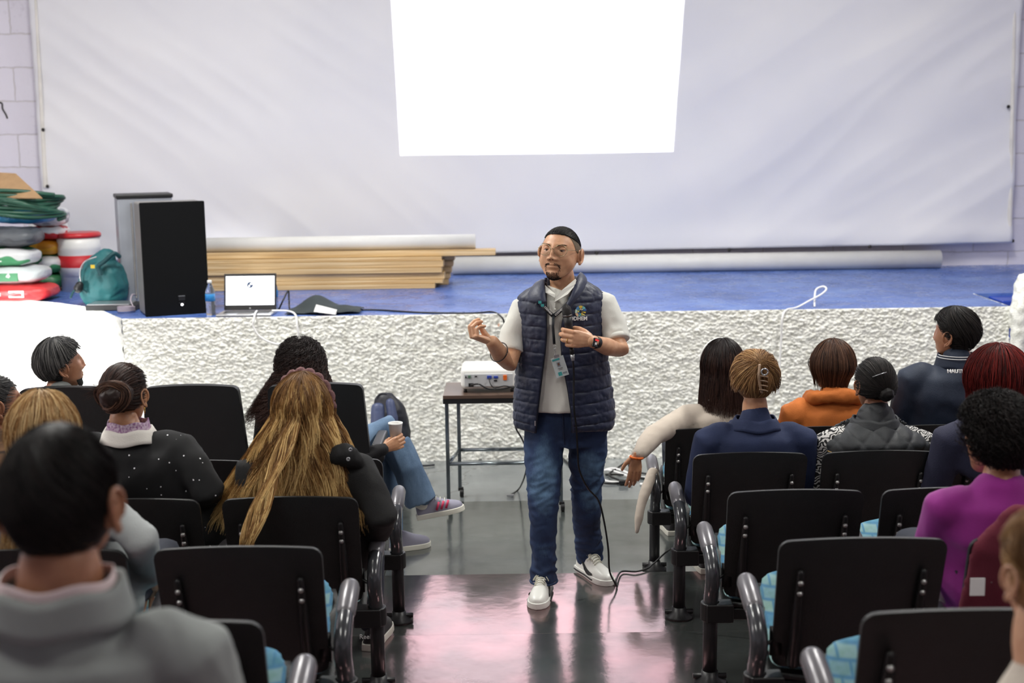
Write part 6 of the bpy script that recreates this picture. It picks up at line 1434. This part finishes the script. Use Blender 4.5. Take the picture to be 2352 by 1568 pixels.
# ---- quilted vest: two front halves and the back in one shell
VS = [(646, 1248, 1338, .074, 1256, 1318), (656, 1234, 1356, .084, 1256, 1316), (668, 1210, 1374, .094, 1255, 1312), (682, 1194, 1386, .106, 1255, 1306), (700, 1188, 1389, .118, 1255, 1300), (730, 1187, 1389, .130, 1255, 1292), (760, 1187, 1387, .138, 1255, 1288), (800, 1188, 1390, .144, 1251, 1290), (840, 1189, 1394, .148, 1246, 1296), (880, 1187, 1400, .151, 1241, 1304), (920, 1184, 1405, .153, 1236, 1310), (950, 1183, 1408, .153, 1233, 1313), (972, 1185, 1407, .150, 1231, 1314), (978, 1189, 1403, .143, 1231, 1313)]
def interp_sec(py): return [np.interp(py, [v[0] for v in VS], [v[k] for v in VS]) for k in range(1, 6)]
V = []; Fc = []; NR, NA = 130, 170
pys = np.linspace(646, 978, NR)
seams = [690, 716, 742, 770, 800, 829, 858, 887, 914, 940, 962]
for i, py in enumerate(pys):
    xl, xr, ry, oa, ob = interp_sec(py)
    c, rx, ry = section(py, xl, xr, ry); A_, B_ = W(oa, py, YT - .13), W(ob, py, YT - .13)
    aL = math.acos(max(-1, min(1, (A_.x - c.x) / rx))); aR = math.acos(max(-1, min(1, (B_.x - c.x) / rx)))   # front angles
    # go from the right opening edge round the back to the left opening edge; front is -Y
    a0 = -aR; a1 = -2 * math.pi + -(-aL) * -1 if False else (-(2 * math.pi) + 0)
    for j in range(NA + 1):
        t = j / NA; ang = -aR + t * (2 * math.pi - (aL - aR)) if aL > aR else 0
        x = math.cos(ang); y = math.sin(ang)
        ds = min(abs(py - s - 5 * math.sin(ang * 3) * .4) for s in seams); q = min(1, ds / 4.5) ** .5
        vert = min(1, abs(x * rx - (.155 if x > 0 else -.155)) / .02) if y < 0 else 1
        puff = .0065 * q * (.6 + .4 * vert) - .004 + .0035 * noise.noise(Vector((ang * 5, py * .06, 3))) + .004 * noise.noise(Vector((ang * 14, py * .11, 8))) * q
        edge_ = min(t, 1 - t) * NA
        if edge_ < 4: puff *= .35 + .16 * edge_
        # the hem rises towards the wearer's right/back a little
        dz = 0
        if py > 960: dz = -.010 * math.sin(ang * 1.0) * 0 + .006 * math.sin(ang * 4)
        V.append(Vector((c.x + x * (rx + puff), c.y + y * (ry + puff), c.z + dz)))
Fc = [(i * (NA + 1) + j, i * (NA + 1) + j + 1, (i + 1) * (NA + 1) + j + 1, (i + 1) * (NA + 1) + j) for i in range(NR - 1) for j in range(NA)]
vo = link('quilted_vest', mesh(V, Fc, VESTN), root); md = vo.modifiers.new('s', 'SOLIDIFY'); md.thickness = .008; md.offset = -1
# zip edges
for e, nm in ((0, 'zip_edge'), (NA, 'zip_edge')):
    pts = [V[i * (NA + 1) + e] + Vector((0, -.003, 0)) for i in range(0, NR, 3)]; vv, ff = tube_vf(pts, .0042, 8); link(nm, mesh(vv, ff, TRIM), root)
MB().box(P(1229, 972, 5.86), (.006, .004, .022)).build('zip_pull', M_SILVER, root)
# collar of the vest: standing, folded open to the sides
def vcollar(pts_in, pts_out):
    n = len(pts_in); V = [P(*p) for p in pts_in] + [P(*p) for p in pts_out]; K = 6; VV = []; 
    a = spline(V[:n], 6); b = spline(V[n:], 6); m_ = len(a)
    for i in range(m_):
        for k in range(K):
            t = k / (K - 1); p = a[i].lerp(b[i], t); p = p + Vector((0, -.012, .006)) * math.sin(math.pi * t) + Vector((0, -1, 0)) * .003 * noise.noise(Vector((i * .5, k, 2))); VV.append(p)
    o = link('vest_collar', mesh(VV, [(i * K + k, (i + 1) * K + k, (i + 1) * K + k + 1, i * K + k + 1) for i in range(m_ - 1) for k in range(K - 1)], VESTN), root); md = o.modifiers.new('s', 'SOLIDIFY'); md.thickness = .011; md.offset = 0; md = o.modifiers.new('u', 'SUBSURF'); md.levels = 1; return o
vcollar([(1240, 646, 6.04), (1250, 642, 5.98), (1252, 664, 5.905), (1254, 694, 5.868)], [(1226, 656, 6.03), (1216, 672, 5.95), (1217, 692, 5.895), (1250, 698, 5.868)])
vcollar([(1332, 626, 6.06), (1325, 636, 5.98), (1316, 666, 5.905), (1301, 700, 5.870)], [(1346, 640, 6.06), (1347, 654, 5.98), (1330, 680, 5.905), (1304, 712, 5.868)])
collar_ring('back_collar', root, nk + Vector((0, .0, 0)), VESTN, .082, .078, -.02, .035, thick=.012, yoff=.005, span=105).rotation_euler = (0, 0, 0)
bc_ = [o for o in root.children if o.name.startswith('back_collar')][0]
for v in bc_.data.vertices: v.co.y = 2 * (nk.y) - v.co.y      # collar_ring opens at +Y, the presenter faces -Y
# arm hole trims
for c, n_, r_ in ((shR + Vector((-.005, 0, -.012)), (1, 0, .15), .075), (shL + Vector((.008, 0, -.012)), (1, 0, -.15), .077)):
    ring_part('armhole_trim', c + Vector((.028 if c.x < BX else -.030, 0, -.005)), r_, .0045, TRIM, root, ax=n_, n=36)
# chest badge: coloured C emblem and the word
def chest(px, py, Y=None):
    xl, xr, ry, oa, ob = interp_sec(py); c, rx, ry = section(py, xl, xr, ry); p = W(px, py, YT - .13); u = max(-1, min(1, (p.x - c.x) / (rx + .006))); return Vector((p.x, c.y - (ry + .0085) * math.sqrt(1 - u * u), p.z))
cc = chest(1334, 716); nrm = Vector((.32, -1, .05)).normalized(); Mc = frame(cc, Vector((1, .32, .0)), nrm)
cols = [srgb(120, 200, 205), srgb(230, 200, 80), srgb(90, 150, 200), srgb(200, 225, 210), srgb(226, 190, 150), srgb(110, 190, 180), srgb(235, 225, 120), srgb(70, 120, 190)]
def seg(mb, r0, r1, a0, a1, sx=1.0, sz=1.0, cx=0, cz=0):
    k = 6; A = [(cx + sx * r * math.cos(a), cz + sz * r * math.sin(a)) for r, aa in ((r0, np.linspace(a0, a1, k)), (r1, np.linspace(a1, a0, k))) for a in aa]
    V = [Mc @ Vector((x, z, .001)) for x, z in A]; mb.add(V, [tuple(range(len(V)))])
em_ = MB(); k = 0
for (a0, a1) in ((.55, 1.15), (1.2, 1.9), (1.95, 2.6), (2.65, 3.35), (3.4, 4.1), (4.15, 4.8), (4.85, 5.6)):
    em_.cur = k % 8; seg(em_, .0165, .0275, a0, a1, 1, .98); em_.cur = (k + 3) % 8; seg(em_, .0075, .0150, a0 + .08, a1 - .02, 1, .98); k += 1
em_.cur = 1; seg(em_, .004, .024, -.38, -.06, 1, 1); em_.cur = 7; seg(em_, .012, .028, .12, .48, 1, 1)
cmats = [mat('emblem_%s' % n, c, .6, var=.03) for n, c in zip(('teal', 'yellow', 'blue', 'pale', 'peach', 'aqua', 'lemon', 'royal'), cols)]
em_.build('chest_emblem', cmats, root)
ct = chest(1324, 731); text_mesh('chest_lettering', 'CODHEM', .0235, M_PAPER, frame(ct + Vector((0, -.003, 0)), Vector((1, .25, -.03)), nrm), root, bold=.0006, ext=.0012).location += Vector((0, -.007, 0))
# lanyard, badge
LAN = mat('black_lanyard_ribbon', srgb(20, 30, 38), .5, var=.2); TEALP = mat('teal_print', srgb(70, 170, 170), .5, var=.3, vscale=200)
jn = P(1271, 726, 5.858)
l1 = strip('lanyard', [chest(1236, 690) + Vector((0, -.006, 0)), P(1250, 706, 5.862), jn], .017, LAN, root)
l2 = strip('lanyard', [chest(1327, 668) + Vector((0, -.010, 0)), chest(1312, 688) + Vector((0, -.008, 0)), P(1292, 710, 5.856), jn], .018, LAN, root)
strip('lanyard', [jn, P(1270, 750, 5.850), P(1272, 775, 5.852), P(1273, 790, 5.852)], .012, LAN, root)
for q, w_ in (((1240, 694), .016), ((1246, 701), .012)): MB().box((0, 0, 0), (.014, .0016, .012)).build('lanyard_print', TEALP, root).location = P(q[0], q[1], 5.852)
def fix_inv(o): o.matrix_parent_inverse = Matrix.Translation(root.location).inverted()
text_mesh('lanyard_lettering', 'CODHEM', .011, M_PAPER, frame(P(1259, 713, 5.855), Vector((.75, 0, -.85)), Vector((0, -1, .0))), root, bold=.0003)
text_mesh('lanyard_lettering', 'CODHEM', .011, M_PAPER, frame(P(1284, 716, 5.850), Vector((.75, 0, .7)), Vector((0, -1, .0))), root, bold=.0003)
mbp = MB()
for k in range(7):
    a = k * .9; p = chest(1310 + 3.2 * math.cos(a), 686 + 3.2 * math.sin(a)) + Vector((0, -.0105, 0)); mbp.box(p, (.0055, .0015, .0055))
mbp.build('lanyard_emblem', TEALP, root)
ring_part('lanyard_hook', P(1274, 797, 5.850), .007, .0014, M_SILVER, root, ax=(0, 1, 0))
cable('hook_link', [P(1273, 801, 5.850), P(1276, 808, 5.850), P(1274, 816, 5.848)], .0016, M_SILVER, root)
bp_ = P(1286, 842, 5.850); Mb = frame(bp_, Vector((1, .0, .30)), Vector((0, -1, 0)))
bd = MB().box((0, 0, 0), (.058, .092, .002), Mb).build('badge_card', mat('badge_card_plastic', srgb(206, 216, 216), .25, var=.03), root, bevel=.001)
def bpart(name, x, y, w_, h_, m): o = MB().box((x, y, .0024 if name == 'card_face' else .0016), (w_, h_, .0008), Mb).build(name, m, bd); o.matrix_parent_inverse = Matrix.Identity(4); return o
bpart('card_photo', -.002, .012, .016, .022, mat('photo_grey', srgb(150, 160, 168), .5)); bpart('card_face', -.002, .013, .008, .012, mat('photo_face', srgb(120, 88, 74), .5)); bpart('card_header', -.008, .036, .034, .008, TEALP)
bpart('card_line', 0, -.006, .022, .0025, M_GREY); bpart('card_line', 0, -.012, .016, .002, M_GREY); bpart('card_emblem', -.008, -.031, .017, .017, TEALP); bpart('card_stripe', .014, -.031, .018, .008, MATS['photo_grey'])
MB().box((0, .050, 0), (.024, .012, .003), Mb).build('badge_clip', M_SILVER, root)
# ---- jeans
JT = [([W(1302, 930, 6.04), W(1301, 975, 6.04), W(1300, 1010, 6.05)], [(.188, .120), (.196, .126), (.186, .118)], (1, 0, 0), False),
      ([W(1250, 985, 6.03), W(1248, 1040, 6.00), W(1249, 1100, 5.95), W(1249, 1150, 5.92), W(1248, 1200, 5.92), W(1248, 1260, 5.93), W(1248, 1308, 5.93), W(1249, 1336, 5.925)], [(.092, .102), (.092, .100), (.082, .088), (.070, .078), (.066, .073), (.060, .068), (.062, .070), (.0655, .072)], (1, 0, 0), False),
      ([W(1350, 985, 6.06), W(1350, 1040, 6.07), W(1348, 1100, 6.09), W(1347, 1150, 6.10), W(1347, 1200, 6.15), W(1352, 1240, 6.20), W(1354, 1272, 6.24), W(1355, 1284, 6.25)], [(.094, .104), (.092, .102), (.080, .090), (.070, .080), (.067, .074), (.066, .070), (.066, .072), (.064, .072)], (1, 0, 0), False)]
def jf(c, n):
    v = .004 * noise.noise(Vector((c.x * 6, c.y * 6, c.z * 10)))
    kz = max(math.exp(-((c.z - .62) / .12) ** 2), math.exp(-((c.z - .26) / .10) ** 2)) + .25
    s = 1 if c.x > BX else -1
    w_ = noise.noise(Vector((c.x * 9 + s * c.z * 7, c.y * 9, c.z * 17 - s * c.x * 10))); w2 = noise.noise(Vector((c.x * 14 - s * c.z * 12, c.y * 12 + 4, c.z * 30 + s * c.x * 14))); return .65 * v + .011 * kz * (.45 - abs(w_) * 2.4) * .6 + .004 * (.3 + kz) * (.4 - 2 * abs(w2))
JEAN = bpy.data.materials.new('blue_jeans_denim'); t = NT(JEAN); t.b.inputs['Roughness'].default_value = .85
v = t.coord('Object'); n = t.n('ShaderNodeTexNoise', i_Scale=6.0, i_Detail=5.0); t.l(v, n.inputs['Vector']); n2 = t.n('ShaderNodeTexNoise', i_Scale=300.0, i_Detail=2.0); t.l(t.coord('Object', (1, 1, .15)), n2.inputs['Vector'])
# worn-pale thighs of the cloth: two soft faded ovals on the front of the legs
s_ = t.n('ShaderNodeSeparateXYZ'); t.l(v, s_.inputs[0])
def fade(cx, cz, sx, sz):
    dx = t.n('ShaderNodeMath', operation='SUBTRACT'); t.l(s_.outputs['X'], dx.inputs[0]); dx.inputs[1].default_value = cx; a = t.n('ShaderNodeMath', operation='DIVIDE'); t.l(dx.outputs[0], a.inputs[0]); a.inputs[1].default_value = sx
    dz = t.n('ShaderNodeMath', operation='SUBTRACT'); t.l(s_.outputs['Z'], dz.inputs[0]); dz.inputs[1].default_value = cz; b = t.n('ShaderNodeMath', operation='DIVIDE'); t.l(dz.outputs[0], b.inputs[0]); b.inputs[1].default_value = sz
    a2 = t.n('ShaderNodeMath', operation='MULTIPLY'); t.l(a.outputs[0], a2.inputs[0]); t.l(a.outputs[0], a2.inputs[1]); b2 = t.n('ShaderNodeMath', operation='MULTIPLY'); t.l(b.outputs[0], b2.inputs[0]); t.l(b.outputs[0], b2.inputs[1])
    sm_ = t.n('ShaderNodeMath', operation='ADD'); t.l(a2.outputs[0], sm_.inputs[0]); t.l(b2.outputs[0], sm_.inputs[1]); m_ = t.n('ShaderNodeMapRange', interpolation_type='SMOOTHSTEP', i_From_Min=1.0, i_From_Max=0.0, i_To_Min=0.0, i_To_Max=1.0); t.l(sm_.outputs[0], m_.inputs['Value']); return m_.outputs[0]
f1 = fade(knR.x, knR.z + .10, .075, .30); f2 = fade(knL.x + .02, knL.z + .12, .075, .30); fa = t.n('ShaderNodeMath', operation='ADD'); t.l(f1, fa.inputs[0]); t.l(f2, fa.inputs[1])
ma = t.n('ShaderNodeMath', operation='MULTIPLY_ADD'); t.l(fa.outputs[0], ma.inputs[0]); ma.inputs[1].default_value = .24; t.l(n.outputs['Fac'], ma.inputs[2]); mb_ = t.n('ShaderNodeMath', operation='MULTIPLY_ADD'); t.l(n2.outputs['Fac'], mb_.inputs[0]); mb_.inputs[1].default_value = .2; t.l(ma.outputs[0], mb_.inputs[2])
t.l(t.ramp(mb_.outputs[0], [(.35, srgb(24, 36, 64)), (.70, srgb(38, 58, 94)), (1.0, srgb(92, 124, 154))]), t.b.inputs['Base Color'])
jeans = link('jeans', blob(JT, .008, 4, JEAN, 28, disp=jf), root)
seamm = mat('denim_seam', srgb(20, 32, 62), .8)
cable('fly_seam', [W(1293, 940, 5.915), W(1294, 985, 5.912), W(1297, 1020, 5.93)], .003, seamm, jeans).matrix_parent_inverse = Matrix.Identity(4)
for (q, Y_, r_, ry_) in (((1249, 1333), 5.925, .0625, .069), ((1355, 1281), 6.25, .061, .069)):
    c = P(q[0], q[1], Y_); pts = [c + Vector((r_ * math.cos(a), ry_ * math.sin(a), 0)) for a in np.linspace(0, 6.2832, 40)]; V, Fc = tube_vf(pts, (.005), 8, cap=False); link('hem', mesh(V, Fc, JEAN), jeans).matrix_parent_inverse = Matrix.Identity(4)
# ---- white trainers with black swoosh
WL = mat('white_leather', srgb(232, 232, 226), .35, var=.03, vscale=20); BS = mat('black_leather', srgb(20, 20, 22), .4); LC = mat('cream_lace', srgb(224, 222, 205), .7, bump=.3, bscale=400)
def trainer(toe_px, heel_px, Yt, Yh, L):
    tp = P(toe_px[0], toe_px[1], Yt); hp = P(heel_px[0], heel_px[1], Yh); tp.z = hp.z = BZ; d = (tp - hp).normalized(); x = d.cross(Vector((0, 0, 1)))
    M = Matrix(((x.x, d.x, 0, tp.x - d.x * L), (x.y, d.y, 0, tp.y - d.y * L), (0, 0, 1, BZ), (0, 0, 0, 1)))
    o = shoe(M, WL, WL, L, root, 'trainer'); I4 = Matrix.Identity(4)
    k = L / .28
    wf = lambda y: float(np.interp(y, [0, .03, .07, .11, .15, .19, .23, .26, .28], [.030, .036, .037, .038, .043, .048, .047, .038, .018])); hf = lambda y: float(np.interp(y, [0, .03, .07, .11, .15, .19, .23, .26, .28], [.085, .092, .098, .092, .072, .055, .044, .034, .022]))
    for s in (-1, 1):
        # swoosh: thick tick from the heel side to the laces
        c1 = [(.075, .060), (.095, .040), (.12, .032), (.15, .036)]; c2 = [(.055, .085), (.08, .060)]
        V = []; n_ = 16
        for i in range(n_ + 1):
            t_ = i / n_; y = .040 + .150 * (1 - t_) ; zc = .038 + .050 * t_ ** 1.7 - .012 * math.sin(math.pi * min(1, t_ * 1.3)); wd = .024 * math.sin(math.pi * min(1, .12 + t_ * .85)) ** 1.2 * (1 - .45 * t_) + .001
            for sg in (-1, 1):
                z = zc + sg * wd / 2; h = hf(y); sz = max(0, min(.98, (z - .022) / h)); cx = math.sqrt(1 - sz * sz) ** .8; w_ = wf(y) * cx * (1 - .30 * (h > .06) * sz * (sz > .2)); V.append(M @ Vector((s * (w_ + .0022), (y) * k, z)))
        q = link('side_swoosh', mesh(V, [(2 * i, 2 * i + 1, 2 * i + 3, 2 * i + 2) for i in range(n_)], BS, False), o); q.matrix_parent_inverse = I4; md = q.modifiers.new('s', 'SOLIDIFY'); md.thickness = .0025; md.offset = 0
        pts = [M @ Vector((s * (wf(y) + .0052), y * k, .014)) for y in np.linspace(.01, .20, 14)]; V, Fc = tube_vf(pts, (.0035), 6); q = link('sole_stripe', mesh(V, Fc, BS), o); q.matrix_parent_inverse = I4
    tg = MB(); 
    V, Fc = tube_vf([M @ Vector((0, .075 * k, .125)), M @ Vector((0, .11 * k, .112)), M @ Vector((0, .16 * k, .086))], [(.024, .005), (.022, .005), (.018, .004)], 12, up=x, round_caps=True); q = link('tongue', mesh(V, Fc, WL), o); q.matrix_parent_inverse = I4
    for i in range(6):
        y = (.098 + .014 * i); z = .022 + hf(y) + .003
        V, Fc = tube_vf(spline([M @ Vector((-.024, y * k, z - .012)), M @ Vector((-.008, (y + .005) * k, z + .002)), M @ Vector((.010, (y + .010) * k, z + .0005)), M @ Vector((.024, (y + .008) * k, z - .014))], 3), .0030, 6); q = link('lace', mesh(V, Fc, LC), o); q.matrix_parent_inverse = I4
    for s in (-1, 1):
        V, Fc = tube_vf(spline([M @ Vector((0, .118 * k, .108)), M @ Vector((s * .020, .132 * k, .108)), M @ Vector((s * .036, .135 * k, .085)), M @ Vector((s * .014, .122 * k, .102))], 4), .0024, 6); q = link('lace_bow', mesh(V, Fc, LC), o); q.matrix_parent_inverse = I4
    return o
trainer((1232, 1392), (1252, 1330), 5.72, 6.0, .285)
trainer((1402, 1346), (1340, 1300), 6.02, 6.24, .285)
# ---- watch, bracelet, ring
dA = (elL - wrL).normalized(); wc = wrL + dA * .03
V, Fc = tube_vf([wc - dA * .011, wc + dA * .011], [(.0325, .0295)] * 2, 24); link('watch_strap', mesh(V, Fc, M_BLK), root)
zf_ = Vector((-.05, -1, .25)).normalized(); Mw = frame(wc + Vector((0, -.034, .004)), dA, zf_)
wt = MB().box((0, 0, 0), (.036, .040, .010), Mw).build('watch_case', mat('watch_black', srgb(14, 14, 16), .12), root, bevel=.004)
q = MB().box((0, .012, .0056), (.028, .008, .0008), Mw).build('watch_display', mat('watch_red', srgb(220, 40, 44), .3, emis=(srgb(230, 50, 50), .6)), wt); q.matrix_parent_inverse = Matrix.Identity(4)
q = MB().box((-.004, -.004, .0056), (.014, .010, .0008), Mw).build('watch_dial', M_PAPER, wt); q.matrix_parent_inverse = Matrix.Identity(4)
dB = (elR - wrR).normalized(); ring_part('bracelet', wrR.lerp(elR, .42), .045, .0028, mat('dark_bracelet', srgb(52, 40, 34), .4), root, ax=dB + Vector((.35, 0, .0)), n=36)
wb = wrL + Vector((.004, 0, 0)); f_ = Vector((-1, -.16, .14)).normalized(); z_ = -Vector((.05, .97, -.05)); z_ = (z_ - f_ * z_.dot(f_)).normalized(); x_ = f_.cross(z_)
p_ = Vector((-.010, .088 + .022 * math.cos(.62), .001 - .022 * math.sin(.62))); fd = f_ * math.cos(.62) - z_ * math.sin(.62)
ring_part('wedding_ring', wb + x_ * p_.x + f_ * p_.y + z_ * p_.z, .0118, .0016, M_GOLD, root, ax=fd, n=28)
# ---- microphone in the left hand, cable to the floor
mx0, mx1 = P(1300, 700, 5.79), P(1312, 795, 5.785)
dm = (mx1 - mx0).normalized(); tm = thing('microphone', 'black handheld microphone gripped in front of the navy vest', 'microphone', tuple(P(1306, 750, 5.79)))
def along(t_): return mx0 + dm * t_
V, Fc = tube_vf([along(t_) for t_ in (0, .006, .014, .030, .044)], [.006, .0145, .0195, .0215, .0210], 24, round_caps=True); link('grille_head', mesh(V, Fc, mat('mic_mesh', srgb(44, 42, 42), .5, .5, bump=.6, bscale=900)), tm)
V, Fc = tube_vf([along(.044), along(.051)], .0225, 24); link('collar_ring', mesh(V, Fc, mat('mic_ring', srgb(96, 92, 92), .3, .8)), tm)
V, Fc = tube_vf([along(.051), along(.085), along(.17), along(.19)], [.0215, .0185, .0135, .013], 24); link('handle', mesh(V, Fc, M_BLK), tm)
V, Fc = tube_vf([along(.19), along(.225)], [.0105, .010], 18); link('plug', mesh(V, Fc, M_BLK), tm)
V, Fc = tube_vf([along(.222), along(.25)], [.0105, .007], 18); link('plug_sleeve', mesh(V, Fc, mat('silver_sleeve', srgb(176, 178, 180), .3, .5)), tm)
mc_ = cable('microphone_cable', [along(.245), P(1318, 860, 5.83), P(1318, 930, 5.83), P(1324, 985, 5.86), P(1327, 1040, 5.91), P(1331, 1080, 5.94), P(1350, 1120, 5.97), P(1375, 1150, 6.0), P(1388, 1200, 6.0), P(1397, 1260, 5.98), P(1400, 1310, 5.98), P(1412, 1338, 5.97), Pz(1417, 1346, BZ + .008), P(1416, 1330, 6.04), Pz(1428, 1312, BZ + .01), Pz(1460, 1312, BZ + .01), Pz(1487, 1305, BZ + .01), P(1500, 1295, 6.3), P(1530, 1268, 6.4), P(1560, 1250, 6.6)], .0044, M_BCAB, None, 12)
tag(mc_, 'black microphone cable hanging down the jeans to the floor', 'cable')
